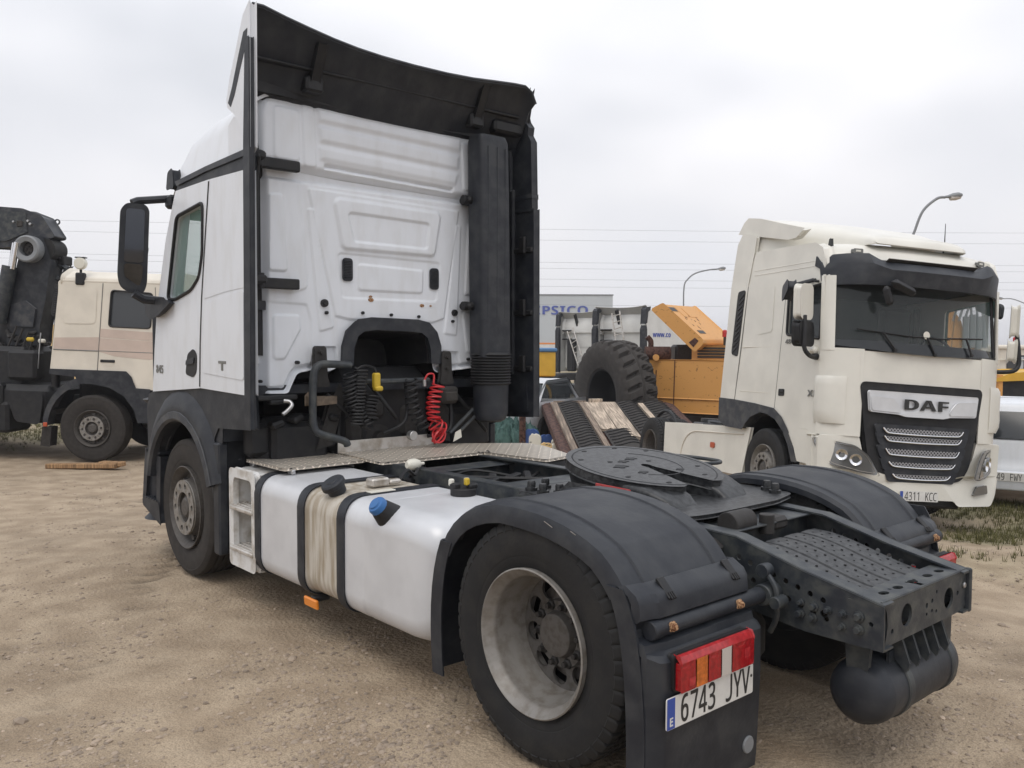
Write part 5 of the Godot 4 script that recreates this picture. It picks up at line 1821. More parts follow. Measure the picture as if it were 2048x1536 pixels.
func behind_cab(t: Node3D) -> void:
	var hr := mb()
	hr.tube(smooth(W([-0.42, 1.55, -2.70, -0.58, 1.56, -2.70, -0.66, 1.555, -2.70, -0.70, 1.50, -2.70, -0.71, 1.35, -2.70, -0.71, 1.2, -2.70, -0.70, 1.12, -2.69, -0.65, 1.085, -2.68, -0.5, 1.035, -2.66, -0.47, 1.0, -2.66]), 4), 0.026, 12)
	part(t, "grab_rail", hr, M.chassis)
	var bar := mb()
	bar.box(Vector3(-0.06, 1.43, -2.74), Vector3(0.66, 0.035, 0.06), 0.01)
	part(t, "hose_rail", bar, M.chassis)
	# cab suspension brackets, struts
	for s: Array in [[-0.615, 1.655, 1.41], [0.455, 1.615, 1.40]]:
		var b := mb()
		b.prism(rnd(V([s[0] - 0.035, s[1] + 0.02, s[0] + 0.035, s[1] + 0.02, s[0] + 0.045, s[2] + 0.06, s[0] + 0.065, s[2], s[0] - 0.055, s[2], s[0] - 0.04, s[2] + 0.06]), 0.02), 2, -2.80, -2.76, 0.008)
		bolt(b, 2, Vector3(s[0], s[1] - 0.015, -2.76), 0.013, 0.02)
		bolt(b, 2, Vector3(s[0], s[1] - 0.10, -2.76), 0.012, 0.018)
		part(t, "cab_bracket", b, M.dirty_iron)
	var bx := mb()
	bx.box(Vector3(0.45, 1.31, -2.74), Vector3(0.16, 0.13, 0.08), 0.02)
	part(t, "cab_lock", bx, M.dirty_iron)
	var bl := mb()
	bl.box(Vector3(0.45, 1.30, -2.695), Vector3(0.12, 0.075, 0.02), 0.01)
	part(t, "lock_cover", bl, M.rubber_worn)
	var wd := mb()
	wd.prism(V([-0.70, 1.28, -0.50, 1.29, -0.50, 1.33, -0.64, 1.33, -0.68, 1.36, -0.70, 1.34]), 2, -2.82, -2.76, 0.008)
	part(t, "bump_stop", wd, M.tan_iron)
	var lv := mb()
	lv.prism(V([-0.60, 0.98, -0.50, 1.0, -0.40, 1.32, -0.43, 1.40, -0.49, 1.30]), 2, -2.88, -2.83, 0.012)
	lv.prism(V([0.50, 1.2, 0.42, 1.26, 0.40, 0.98, 0.52, 0.96]), 2, -2.88, -2.82, 0.012)
	part(t, "suspension_arm", lv, M.dirty_iron)
	var sl := mb()
	sl.tube(smooth(W([-0.90, 1.32, -2.74, -0.87, 1.315, -2.72, -0.865, 1.29, -2.70, -0.90, 1.255, -2.70, -0.93, 1.235, -2.70])), 0.014, 10)
	part(t, "lever", sl, M.steel)
	var ub := mb()
	ub.box(Vector3(-0.95, 1.34, -2.80), Vector3(0.34, 0.035, 0.05), 0.008)
	ub.box(Vector3(-0.90, 1.31, -2.80), Vector3(0.16, 0.03, 0.06), 0.008)
	part(t, "cab_sill", ub, M.black)
	# engine, gearbox and clutter in the shade below the cab
	var en := mb()
	en.box(Vector3(0, 1.05, -3.5), Vector3(0.9, 0.95, 1.2), 0.1)
	en.box(Vector3(-0.75, 1.0, -3.05), Vector3(0.5, 0.4, 0.3), 0.06)
	en.box(Vector3(0.8, 1.0, -3.15), Vector3(0.5, 0.5, 0.4), 0.06)
	part(t, "engine", en, M.black)
	var gb := mb()
	gb.lathe(V([0, -2.70, 0.05, -2.70, 0.06, -2.74, 0.11, -2.75, 0.13, -2.79, 0.16, -2.81, 0.2, -2.95, 0.28, -3.1, 0, -3.1]), 2, Vector3(-0.07, 1.0, -0.15), 24, false)
	gb.box(Vector3(-0.12, 1.22, -2.90), Vector3(0.16, 0.14, 0.12), 0.03)
	gb.cyl(2, Vector3(-0.12, 1.24, -2.84), 0.03, 0.05, 14)
	gb.box(Vector3(-0.28, 1.08, -2.92), Vector3(0.14, 0.2, 0.12), 0.03)
	gb.box(Vector3(0.2, 1.12, -2.93), Vector3(0.16, 0.24, 0.12), 0.03)
	part(t, "gearbox", gb, M.dirty_iron)
	var bb := mb()
	bb.box(Vector3(-0.72, 1.02, -2.90), Vector3(0.42, 0.28, 0.12), 0.03)
	bb.box(Vector3(-0.98, 1.05, -2.95), Vector3(0.2, 0.22, 0.1), 0.03)
	for k in 4: bb.obox(Vector3(-0.9 + 0.14 * k, 1.16 + 0.03 * (k % 2), -2.85), Vector3(0.1, 0.05, 0.08), Vector3(0.2, 0.5 * k, 0.3), 0.015)
	part(t, "valve_block", bb, M.black)
	var b7 := mb()
	b7.box(Vector3(0.82, 1.02, -2.98), Vector3(0.4, 0.3, 0.14), 0.03)
	part(t, "valve_block", b7, M.black)
	for q: Array in [[-0.95, 1.0, -2.93, -0.9, 0.94], [-0.62, 0.97, -2.92, -0.4, 1.25], [0.1, 1.45, -2.8, -0.1, 1.05], [0.62, 1.3, -2.85, 0.9, 1.0], [-0.3, 1.5, -2.78, 0.0, 1.15], [0.3, 1.0, -2.8, 0.5, 1.3], [-0.55, 1.35, -2.8, -0.2, 1.1]]:
		var h := mb()
		h.tube(smooth(PackedVector3Array([Vector3(q[0], q[1], q[2]), Vector3((q[0] + q[3]) / 2 + 0.06, (q[1] + q[4]) / 2 - 0.1, q[2] + 0.07), Vector3(q[3], q[4], q[2] + 0.02)])), 0.014, 8)
		part(t, "pipe", h, M.black)
	for q: Array in [[0.68, 1.19, 0.455, 1.02], [0.72, 1.15, 0.5, 0.99]]:
		var h := mb()
		h.tube(PackedVector3Array([Vector3(q[0], q[1], -2.72), Vector3(q[2], q[3], -2.72)]), 0.014, 8)
		part(t, "stay_rod", h, M.chassis)
	# coiled hoses
	var bh := mb()
	bh.tube(coil(Vector3(-0.36, 1.53, -2.66), Vector3(-0.40, 1.14, -2.66), 0.042, 17), 0.008, 6)
	part(t, "coiled_hose", bh, M.black, "black coiled air hose")
	var bh2 := mb()
	bh2.tube(coil(Vector3(-0.42, 1.50, -2.69), Vector3(-0.30, 1.14, -2.68), 0.05, 14, 0.06), 0.008, 6)
	part(t, "coiled_hose", bh2, M.black, "black coiled air hose")
	var bh4 := mb()
	bh4.tube(coil(Vector3(-0.24, 1.34, -2.69), Vector3(-0.28, 1.17, -2.67), 0.055, 7, 0.03), 0.008, 6)
	part(t, "coiled_hose", bh4, M.black, "black coiled air hose")
	var bh3 := mb()
	bh3.tube(coil(Vector3(0.09, 1.45, -2.70), Vector3(0.19, 1.08, -2.68), 0.045, 9, 0.05), 0.008, 6)
	part(t, "coiled_hose", bh3, M.black, "black coiled air hose")
	var rh := mb()
	var rp := smooth(W([0.19, 1.43, -2.68, 0.215, 1.475, -2.67, 0.26, 1.47, -2.66, 0.25, 1.40, -2.65]), 6)
	rp.append_array(coil(Vector3(0.30, 1.40, -2.655), Vector3(0.25, 1.12, -2.64), 0.048, 7.5, 0.03, 1.0))
	rp.append_array(coil(Vector3(0.25, 1.11, -2.64), Vector3(0.33, 1.05, -2.64), 0.055, 2.2))
	for k in 60:
		var a := k * 0.42
		rp.append(Vector3(0.29 + 0.07 * cos(a) * (0.7 + 0.3 * sin(a * 0.31)), 1.02 + 0.05 * sin(a * 1.13), -2.64 + 0.04 * sin(a * 0.7)))
	rh.tube(rp, 0.0072, 6)
	part(t, "coiled_hose", rh, M.red_hose, "red coiled air hose")
	var yp := mb()
	yp.box(Vector3(-0.237, 1.44, -2.66), Vector3(0.05, 0.11, 0.05), 0.01)
	yp.box(Vector3(-0.23, 1.385, -2.65), Vector3(0.06, 0.035, 0.06), 0.01)
	part(t, "trailer_plug", yp, M.yellow_plug)
	var yc := mb()
	yc.tube(smooth(W([-0.237, 1.49, -2.66, -0.25, 1.53, -2.67, -0.32, 1.545, -2.68, -0.38, 1.52, -2.69])), 0.009, 6)
	part(t, "plug_cable", yc, M.black)
	var sv := mb()
	sv.cyl(1, Vector3(0.19, 1.41, -2.68), 0.014, 0.05, 10)
	part(t, "hose_coupling", sv, M.steel)
	var sv2 := mb()
	sv2.cyl(2, Vector3(0.08, 1.03, -2.68), 0.035, 0.05, 14)
	part(t, "drain_valve", sv2, M.steel)
	var wh := mb()
	wh.prism(V([0.44, 0.96, 0.52, 0.99, 0.51, 1.05, 0.46, 1.03]), 2, -2.66, -2.655)
	part(t, "torn_label", wh, M.can_white)

# ---------- the cream tractor unit that faces the camera ----------
func cream_truck() -> void:
	var t := thing("tractor_unit", "cream tractor unit parked at the right facing the camera with black grille and sun visor", "truck", DAF_AT, DAF_ROT)
	tapered = true
	wheel(t, "front_wheel", Vector3(1.18, 0.505, 0), 1, "steer", 0.505, 0.3, 0, "rubber", false, true, "rim", "rim")
	wheel(t, "front_wheel", Vector3(-1.18, 0.505, 0), -1, "steer", 0.505, 0.3, 0, "rubber", false, false)
	wheel(t, "rear_wheel", Vector3(1.22, 0.505, 3.79), 1, "dish", 0.505, 0.28, 52, "rubber", true, false, "rim_dark", "rim_dark")
	wheel(t, "rear_wheel", Vector3(-1.22, 0.505, 3.79), -1, "dish", 0.505, 0.28, 52, "rubber", true, false)
	for s: float in [-1, 1]:
		var sw := mb()
		var wz := -0.42 if s > 0 else -0.20
		var win := rnd(V([wz, 2.66, -1.26, 2.71, -1.25, 2.08, wz, 2.16]), 0.05)
		sw.prism(V([1.10, 1.36, 0.74, 1.345, -0.24, 1.255, -0.42, 1.15, -0.55, 1.02, -0.60, 0.98, -1.29, 1.0, -1.31, 2.0, -1.29, 2.80, 0.56, 2.86, 0.80, 2.87, 0.93, 2.3]), 0, s * 1.20, s * 1.24, 0.012, [win])
		var sd := part(t, "cab_side", sw, M.cream)
		var gl := mb()
		gl.pane(win, 0, s * 1.218)
		part(sd, "window", gl, M.dark_glass if s > 0 else M.green_glass)
		var wf := mb()
		var rp := PackedVector3Array()
		for p in win: rp.append(Vector3(s * 1.241, p.y, p.x))
		wf.tube(rp, 0.018, 6, true)
		part(sd, "window_frame", wf, M.black)
		# panel joints: thin dark seams, raised hatch
		for q: Array in [[-0.37, 2.83, -0.24, 1.26], [0.55, 2.85, 0.74, 1.35], [-1.285, 2.79, -1.30, 1.45]]:
			var sm := mb()
			sm.tube(PackedVector3Array([Vector3(s * 1.2385, q[1], q[0]), Vector3(s * 1.2385, q[3], q[2])]), 0.005, 5)
			part(sd, "panel_joint", sm, M.ink_grey)
		for y: float in [1.47, 2.05]:
			var sm := mb()
			sm.tube(PackedVector3Array([Vector3(s * 1.2395, y + 0.0, 0.62), Vector3(s * 1.2395, y - 0.05, -1.2)]), 0.004, 5)
			part(sd, "panel_joint", sm, M.old_cream)
		var ht := mb()
		ht.prism(rnd(V([0.22, 2.80, -0.10, 2.80, -0.09, 2.22, 0.26, 2.20]), 0.05), 0, s * 1.238, s * 1.245, 0.005)
		part(sd, "hatch", ht, M.cream)
		var hd := mb()
		hd.prism(rrect(-0.44, 1.42, -0.32, 1.50, 0.015), 0, s * 1.237, s * 1.246, 0.003)
		hd.box(Vector3(s * 1.25, 1.475, -0.38), Vector3(0.012, 0.03, 0.10), 0.004)
		part(sd, "handle", hd, M.black)
		# roof side band
		var rb := mb()
		rb.prism(V([0.60, 2.875, -1.20, 2.815, -1.26, 2.95, -1.14, 3.12, -0.9, 3.19, 0.40, 3.27, 0.50, 3.1]), 0, s * 1.12, s * 1.235, 0.02)
		part(t, "roof_side", rb, M.cream)
		for y: float in [2.98, 3.04]:
			var sm := mb()
			sm.tube(PackedVector3Array([Vector3(s * 1.2345, y, 0.42), Vector3(s * 1.2345, y - 0.05, -1.18)]), 0.005, 5)
			part(t, "swage_line", sm, M.cream)
		# rear side fairing with black louvred vent
		var ff := mb()
		ff.prism(V([1.15, 1.37, 0.76, 1.35, 0.57, 2.85, 0.45, 3.3, 0.42, 3.48, 0.75, 3.58, 0.89, 3.45, 1.01, 2.88]), 0, s * 1.20, s * 1.245, 0.015)
		var fn := part(t, "side_fairing", ff, M.cream)
		var fv := mb()
		fv.prism(rnd(V([0.80, 2.80, 0.61, 2.81, 0.72, 1.93, 0.90, 1.97]), 0.05), 0, s * 1.242, s * 1.250, 0.004)
		var vn := part(fn, "side_vent", fv, M.black)
		for k in 11:
			var l := mb()
			l.obox(Vector3(s * 1.252, 2.03 + 0.07 * k, 0.80 - 0.0115 * k), Vector3(0.012, 0.022, 0.15), Vector3(0.5, 0, 0), 0.004)
			part(vn, "louvre", l, M.plastic)
		var sp := mb()
		sp.prism(V([0.90, 3.63, 0.80, 3.72, 0.70, 3.76, 0.4, 3.70, -0.1, 3.55, -0.55, 3.42, -0.45, 3.37, -0.3, 3.37]) if s > 0 else V([0.90, 3.63, 0.80, 3.72, 0.70, 3.76, 0.4, 3.68, 0.4, 3.5]), 0, s * 1.12, s * 1.215, 0.03)
		part(t, "roof_spoiler_side", sp, M.cream)
		# wing and arch in dark grey
		var wg := mb()
		wg.prism(V([1.18, 1.36, 0.74, 1.342, 0.2, 1.30, -0.24, 1.25, -0.42, 1.15, -0.55, 1.02, -0.68, 0.85, -0.78, 0.66, -0.69, 0.66, -0.60, 0.84, -0.48, 1.0, -0.29, 1.14, -0.1, 1.20, 0.07, 1.22, 0.31, 1.15, 0.44, 1.05, 0.50, 0.98, 0.95, 1.0, 1.16, 1.08]), 0, s * 1.10, s * 1.25, 0.015)
		part(t, "front_wing", wg, M.plastic_grey)
		var ho := mb()
		var r2 := []
		for k in 13:
			var a := lerpf(-0.2, PI + 0.2, k / 12.0)
			r2.append(PackedVector3Array([Vector3(s * 1.15, 0.56 + 0.62 * sin(a), 0.62 * cos(a)), Vector3(s * 0.7, 0.56 + 0.62 * sin(a), 0.62 * cos(a))]))
		ho.sheet(r2, 0.01)
		part(t, "wheel_housing", ho, M.black)
		var sb := mb()
		sb.prism(V([-0.62, 0.97, -0.70, 1.03, -0.95, 1.03, -1.22, 0.99, -1.24, 0.66, -0.80, 0.68, -0.74, 0.82]), 0, s * 1.12, s * 1.25, 0.02)
		sb.box(Vector3(s * 1.17, 1.02, -1.0), Vector3(0.12, 0.05, 0.4), 0.015)
		part(t, "step_cover", sb, M.cream)
		var fs := mb()
		fs.box(Vector3(s * 1.0, 0.6, -0.9), Vector3(0.3, 0.1, 0.4), 0.01)
		part(t, "entry_step", fs, M.old_cream)
		# corner of the cab, swept round from side to front
		for q: Array in [[1.0, 1.98, "cream"], [1.95, 2.80, "cream"]]:
			var cm := mb()
			var rows := []
			for y: float in [q[0], (q[0] + q[1]) / 2, q[1]]:
				var zf: float = 0.0 if y < 1.98 else (y - 1.98) * 0.12
				var row := PackedVector3Array()
				for k in 9:
					var a := PI / 2 * k / 8.0
					var wdt: float = 0.42 if q[0] < 1.5 else 0.10
					row.append(Vector3(s * (1.24 - wdt + wdt * cos(a)), y, -1.29 - (0.09 if q[0] < 1.5 else 0.06) * sin(a) + zf * 0.5))
				rows.append(row)
			cm.sheet(rows, 0.02 * s)
			part(t, "corner_panel", cm, M[q[2]], "", 50)
		# air duct on the corner
		var du := mb()
		var dr := []
		for q: Array in [[1.66, 0.004], [1.62, 0.03], [1.55, 0.036], [1.40, 0.034], [1.28, 0.04], [1.20, 0.035], [1.13, 0.004]]:
			var row := PackedVector3Array()
			for p: Array in [[1.245, -1.20], [1.255, -1.29], [1.225, -1.37], [1.12, -1.41], [1.0, -1.395]]:
				var o: float = q[1] * (0.3 if p[1] > -1.25 or p[0] < 1.06 else 1.0)
				row.append(Vector3(s * (p[0] + o), q[0], p[1] - o * 0.5))
			dr.append(row)
		du.sheet(dr, 0.02 * s)
		part(t, "corner_duct", du, M.cream, "", 50)
		var dg := mb()
		for k in 4: dg.box(Vector3(s * 1.0, 1.22 + 0.1 * k, -1.375), Vector3(0.10, 0.075, 0.03), 0.01)
		part(t, "duct_grille", dg, M.old_cream)
		# headlamp
		var hl := V([1.32, 0.945, 0.93, 0.895, 0.80, 0.80, 0.68, 0.600, 0.88, 0.62, 1.14, 0.68, 1.25, 0.77])
		for i in hl.size(): hl[i].x *= s
		var hm := mb()
		hm.prism(rnd(hl, 0.04), 2, -0.02, 0.03, 0.012)
		var hx := Transform3D(Basis.from_euler(Vector3(0.06, -0.32 * s, 0)), Vector3(s * 0.0, 0.0, -1.405)) 
		hm.xf(0, Transform3D(Basis(), Vector3(-s * 0.95, 0, 0)))
		hm.xf(0, Transform3D(Basis.from_euler(Vector3(0, -0.42 * s, 0)), Vector3(s * 0.93, 0, -1.44)))
		var hn := part(t, "headlamp", hm, M.headlamp)
		for q: Array in [[1.05, 0.79, 0.052], [0.91, 0.745, 0.055]]:
			var lm := mb()
			lm.lathe(V([0, 0.012, q[2] * 0.6, 0.01, q[2], -0.012, q[2] * 1.15, -0.014, q[2] * 1.1, 0.02, 0, 0.02]), 2, Vector3(s * (q[0] - 0.95), q[1], -0.024), 20, false)
			lm.xf(0, Transform3D(Basis.from_euler(Vector3(0, -0.42 * s, 0)), Vector3(s * 0.93, 0, -1.44)))
			part(hn, "lamp_bowl", lm, M.chrome)
		var he := mb()
		he.prism(rnd(Mb.inset(hl, -0.012), 0.04), 2, 0.0, 0.035, 0.008, [rnd(Mb.inset(hl, 0.016), 0.035)])
		he.xf(0, Transform3D(Basis(), Vector3(-s * 0.95, 0, -0.026)))
		he.xf(0, Transform3D(Basis.from_euler(Vector3(0, -0.42 * s, 0)), Vector3(s * 0.93, 0, -1.44)))
		part(hn, "lamp_surround", he, M.rim)
		var fg := mb()
		fg.prism(rnd(V([s * 0.78, 0.40, s * 1.02, 0.43, s * 1.0, 0.52, s * 0.84, 0.50]), 0.02), 2, -1.425, -1.39, 0.006)
		part(t, "fog_lamp", fg, M.headlamp)
		# mirrors
		var mi := mb()
		mi.prism(rnd(V([-0.125, -0.18, 0.105, -0.19, 0.125, 0.16, -0.10, 0.175]), 0.05), 2, -0.06, 0.04, 0.028)
		mi.xf(0, Transform3D(Basis.from_euler(Vector3(0, 0.5 if s > 0 else 1.0, 0)), Vector3(s * 1.50, 2.49, -1.25)))
		var mp := part(t, "mirror", mi, M.cream)
		var mj := mb()
		mj.prism(rnd(V([-0.15, -0.12, 0.12, -0.13, 0.15, 0.10, -0.12, 0.11]), 0.05), 2, -0.06, 0.05, 0.03)
		mj.xf(0, Transform3D(Basis.from_euler(Vector3(0, 0.5 if s > 0 else 1.0, 0)), Vector3(s * 1.48, 2.13, -1.25)))
		part(mp, "wide_angle_mirror", mj, M.black if s > 0 else M.cream)
		var ma := mb()
		ma.tube(smooth(W([s * 1.51, 2.32, -1.33, s * 1.52, 2.12, -1.36, s * 1.52, 1.96, -1.37, s * 1.45, 1.88, -1.36, s * 1.30, 1.86, -1.26, s * 1.22, 1.87, -1.2]), 4), 0.026, 8)
		ma.box(Vector3(s * 1.26, 1.88, -1.16), Vector3(0.07, 0.06, 0.2), 0.02)
		part(mp, "mirror_arm", ma, M.black)
		var mc := mb()
		mc.box(Vector3(s * 1.27, 1.95, -1.12), Vector3(0.08, 0.08, 0.22), 0.03)
		part(mp, "arm_cover", mc, M.cream)
		var kv := mb()   # kerb mirror above the door
		kv.prism(rnd(V([-0.16, -0.07, 0.14, -0.05, 0.14, 0.05, -0.12, 0.08]), 0.04), 2, -0.05, 0.05, 0.02)
		kv.xf(0, Transform3D(Basis.from_euler(Vector3(0, s * 1.2, 0.35)), Vector3(s * 1.45, 2.66, -0.74)))
		kv.tube(PackedVector3Array([Vector3(s * 1.44, 2.7, -0.78), Vector3(s * 1.24, 2.77, -0.92)]), 0.025, 8)
		part(t, "kerb_mirror", kv, M.plastic)
		var gh_ := mb()
		gh_.tube(W([s * 1.25, 2.77, -0.98, s * 1.29, 2.76, -1.0, s * 1.29, 2.74, -1.12, s * 1.25, 2.74, -1.14]), 0.015, 6)
		part(t, "mirror_bracket", gh_, M.black)
		# side skirt over the tanks
		var sk := mb()
		sk.prism(V([0.38, 0.985, 3.22, 0.94, 3.2, 0.36, 0.55, 0.37]), 0, s * 1.15, s * 1.19, 0.015)
		var kn := part(t, "side_skirt", sk, M.cream)
		var sw2 := mb()
		var ar := PackedVector3Array()
		for p in arc_pts(2.55, 0.42, 2.5, 0.84, 2.0, 0.87, 8): ar.append(Vector3(s * 1.1905, p.y, p.x))
		ar.append(Vector3(s * 1.1905, 0.90, 0.55))
		sw2.tube(ar, 0.008, 6)
		part(kn, "swage_line", sw2, M.old_cream)
		var tk := mb()
		tk.box(Vector3(s * 0.85, 0.68, 1.85), Vector3(0.6, 0.56, 2.5), 0.06)
		part(t, "tank", tk, M.cream)
		var mk := mb()
		mk.prism(rrect(1.38, 0.665, 1.50, 0.735, 0.02), 0, s * 1.186, s * 1.197, 0.004)
		part(kn, "side_marker", mk, M.red_orange)
		var mg := mb()
		mg.tube(arc3(s * 0.95, 0.52, 3.79, 0.62, 0.2, 1.15), 0.03, 6)
		part(t, "mudguard", mg, M.black)
		var ra := mb()
		ra.prism(V([-1.2, 0.62, 4.7, 0.62, 4.7, 0.9, -1.2, 0.9]), 0, s * 0.40, s * 0.38)
		part(t, "frame_rail", ra, M.chassis)
	# front: cream panel, black grille, silver bar
	var hp := mb()
	hp.prism(rnd(V([0.845, 1.605, -0.845, 1.605, -0.86, 1.95, 0.86, 1.95]), 0.02), 2, -1.40, -1.36, 0.012)
	part(t, "front_panel", hp, M.cream)
	var gr := mb()
	gr.prism(rnd(V([0.84, 1.60, -0.84, 1.60, -0.76, 1.1, -0.68, 0.72, -0.58, 0.58, -0.3, 0.52, 0.3, 0.52, 0.58, 0.58, 0.68, 0.72, 0.76, 1.1]), 0.06), 2, -1.405, -1.34, 0.02)
	var g := part(t, "grille", gr, M.black)
	var br := mb()
	br.prism(rnd(V([0.75, 1.515, -0.75, 1.515, -0.725, 1.30, -0.35, 1.285, -0.26, 1.265, 0.26, 1.265, 0.35, 1.285, 0.725, 1.30]), 0.02), 2, -1.436, -1.40, 0.012)
	var bar := part(g, "name_bar", br, M.silver)
	for s: float in [-1, 1]:
		var pn := mb()
		pn.prism(rnd(V([s * 0.735, 1.46, s * 0.44, 1.44, s * 0.36, 1.36, s * 0.34, 1.30, s * 0.715, 1.312]), 0.03), 2, -1.445, -1.43, 0.006)
		part(g, "bar_insert", pn, M.silver)
	text(g, "maker_name", "DAF", 0.115, M.ink, Transform3D(Basis(Vector3.UP, PI), Vector3(-0.01, 1.39, -1.438)), 2.0, 0.012)
	for q: Array in [[0.555, 1.12, 1.06], [0.535, 1.03, 0.97], [0.51, 0.89, 0.82], [0.46, 0.745, 0.69], [0.40, 0.61, 0.56]]:
		var rb := mb()
		rb.prism(rnd(V([q[0] + 0.1, q[1] + 0.03, -q[0] - 0.1, q[1] + 0.03, -q[0] - 0.05, q[2] - 0.03, q[0] + 0.05, q[2] - 0.03]), 0.03), 2, -1.425, -1.40, 0.01)
		part(g, "grille_bar", rb, M.plastic)
		var msh := mb()
		msh.prism(V([q[0] - 0.02, q[1] - 0.005, -q[0] + 0.02, q[1] - 0.005, -q[0] + 0.07, q[2] + 0.008, q[0] - 0.07, q[2] + 0.008]), 2, -1.4285, -1.42, 0.002)
		part(g, "grille_mesh", msh, M.grille_mesh)
		var tr := mb()
		tr.tube(smooth(PackedVector3Array([Vector3(q[0], q[1], -1.43), Vector3(q[0] - 0.05, q[2] + 0.012, -1.436), Vector3(q[0] - 0.14, q[2], -1.438), Vector3(0, q[2] - 0.006, -1.44), Vector3(-q[0] + 0.14, q[2], -1.438), Vector3(-q[0] + 0.05, q[2] + 0.012, -1.436), Vector3(-q[0], q[1], -1.43)]), 4), 0.011, 8)
		part(g, "chrome_trim", tr, M.chrome)
	# bumper
	var bu := mb()
	for s: float in [-1, 1]:
		bu.prism(rnd(V([s * 0.66, 0.60, s * 0.78, 0.80, s * 0.84, 1.0, s * 1.0, 0.98, s * 1.26, 0.98, s * 1.25, 0.62, s * 1.18, 0.58]), 0.02), 2, -1.385, -1.25, 0.02)
		bu.prism(rnd(V([s * 1.255, -1.32, s * 1.25, -0.98, s * 1.1, -0.98, s * 1.1, -1.32]), 0.05), 1, 0.30, 0.99, 0.02)
	bu.prism(rnd(V([0.60, 0.59, 0.3, 0.525, -0.3, 0.525, -0.60, 0.59, -1.22, 0.60, -1.18, 0.42, -1.1, 0.31, -0.55, 0.30, -0.5, 0.36, 0.5, 0.36, 0.55, 0.30, 1.1, 0.31, 1.18, 0.42, 1.22, 0.60]), 0.04), 2, -1.42, -1.28, 0.03)
	part(t, "bumper", bu, M.cream)
	var lo := mb()
	lo.box(Vector3(0, 0.30, -1.25), Vector3(1.3, 0.14, 0.2), 0.03)
	part(t, "lower_intake", lo, M.black)
	var np := mb()
	np.prism(rrect(-0.245, 0.315, 0.285, 0.425, 0.008), 2, -1.435, -1.43, 0.001)
	var npn := part(t, "number_plate", np, M.plate_white)
	var nb := mb()
	nb.box(Vector3(0.262, 0.37, -1.4355), Vector3(0.04, 0.106, 0.002), 0)
	part(npn, "blue_band", nb, M.blue_band)
	text(npn, "registration", "4311 KCC", 0.094, M.ink, Transform3D(Basis(Vector3.UP, PI), Vector3(-0.002, 0.37, -1.4355)), 0.66, 0.0015, false, 1, "Droid Sans Mono")
	# windscreen
	var wr := []
	var wb := []
	for y: float in [1.955, 2.08, 2.3, 2.55, 2.80]:
		var row := PackedVector3Array()
		for k in 13:
			var u := -1.0 + 2.0 * k / 12.0
			row.append(Vector3(u * (1.155 - (y - 1.96) * 0.03), y + 0.06 * u * u * (1.0 if y < 2.0 else 0.0), -1.42 + 0.10 * pow(absf(u), 3.0) + (y - 1.955) * 0.12))
		wr.append(row)
		if y < 2.1: wb.append(row)
	var wsn := mb()
	wsn.skin(wr.slice(1), false, false)
	var wn := part(t, "windscreen", wsn, M.clear_glass, "", 50)
	var wbm := mb()
	wbm.sheet(wb, 0.012)
	part(wn, "screen_base", wbm, M.black_glass, "", 50)
	for s: float in [-1, 1]:
		var e := mb()
		var ep := PackedVector3Array()
		for r: PackedVector3Array in wr: ep.append(r[12 if s > 0 else 0] + Vector3(-0.012 * s, 0, -0.004))
		e.tube(ep, 0.026, 6)
		part(wn, "screen_edge", e, M.black)
	for q: Array in [[0.93, 2.20, 0.30, 2.16, 0.45, 1.99], [0.33, 2.16, -0.30, 2.16, -0.10, 1.97], [-0.28, 2.17, -0.80, 2.20, -0.62, 2.0]]:
		var w := mb()
		w.tube(PackedVector3Array([Vector3(q[0], q[1], -1.405), Vector3(q[2], q[3], -1.41)]), 0.010, 6)
		w.tube(PackedVector3Array([Vector3((q[0] + q[2]) / 2, (q[1] + q[3]) / 2, -1.415), Vector3(q[4], q[5], -1.43)]), 0.012, 6)
		w.cyl(2, Vector3(q[4], q[5], -1.43), 0.02, 0.03, 10)
		part(wn, "wiper", w, M.black)
	var bd := mb()
	bd.cyl(2, Vector3(0.02, 2.185, -1.41), 0.045, 0.01, 18)
	part(wn, "screen_sticker", bd, M.can_white)
	# sun visor: deep ends, flatter middle with a paler dirty top
	var vis := mb()
	var vr := []
	for k in 25:
		var u := -1.0 + 2.0 * k / 24.0
		var au := absf(u)
		var e := smoothstep(0.52, 0.66, au)
		var x := u * 1.245
		var zc := -1.55 + 0.30 * pow(au, 4.0)
		var top := 2.955 + 0.10 * e - 0.10 * smoothstep(0.9, 1.0, au)
		var bot := 2.695 + 0.05 * smoothstep(0.92, 1.0, au)
		var r := PackedVector3Array([Vector3(x, 3.02 + 0.02 * e, zc + 0.30), Vector3(x, top, zc + 0.10), Vector3(x, lerpf(top, bot, 0.35), zc), Vector3(x, bot, zc + 0.03), Vector3(x, bot - 0.005, zc + 0.06), Vector3(x, lerpf(top, bot, 0.4), zc + 0.08), Vector3(x, top - 0.03, zc + 0.2), Vector3(x, 2.93, zc + 0.32)])
		vr.append(r)
	vis.skin(vr)
	var vp := part(t, "sun_visor", vis, M.plastic, "", 42)
	var vt := mb()
	vt.obox(Vector3(0, 2.975, -1.40), Vector3(1.24, 0.012, 0.12), Vector3(0.45, 0, 0), 0.004)
	part(vp, "visor_panel", vt, M.rubber_worn)
	var fm := mb()   # front mirror hanging from the visor
	fm.obox(Vector3(0.52, 2.66, -1.60), Vector3(0.34, 0.10, 0.12), Vector3(0, 0, 0.35), 0.045)
	fm.obox(Vector3(0.68, 2.57, -1.56), Vector3(0.10, 0.22, 0.08), Vector3(0, 0, -0.35), 0.035)
	part(vp, "front_mirror", fm, M.black)
	# roof
	var rf := mb()
	var rows := []
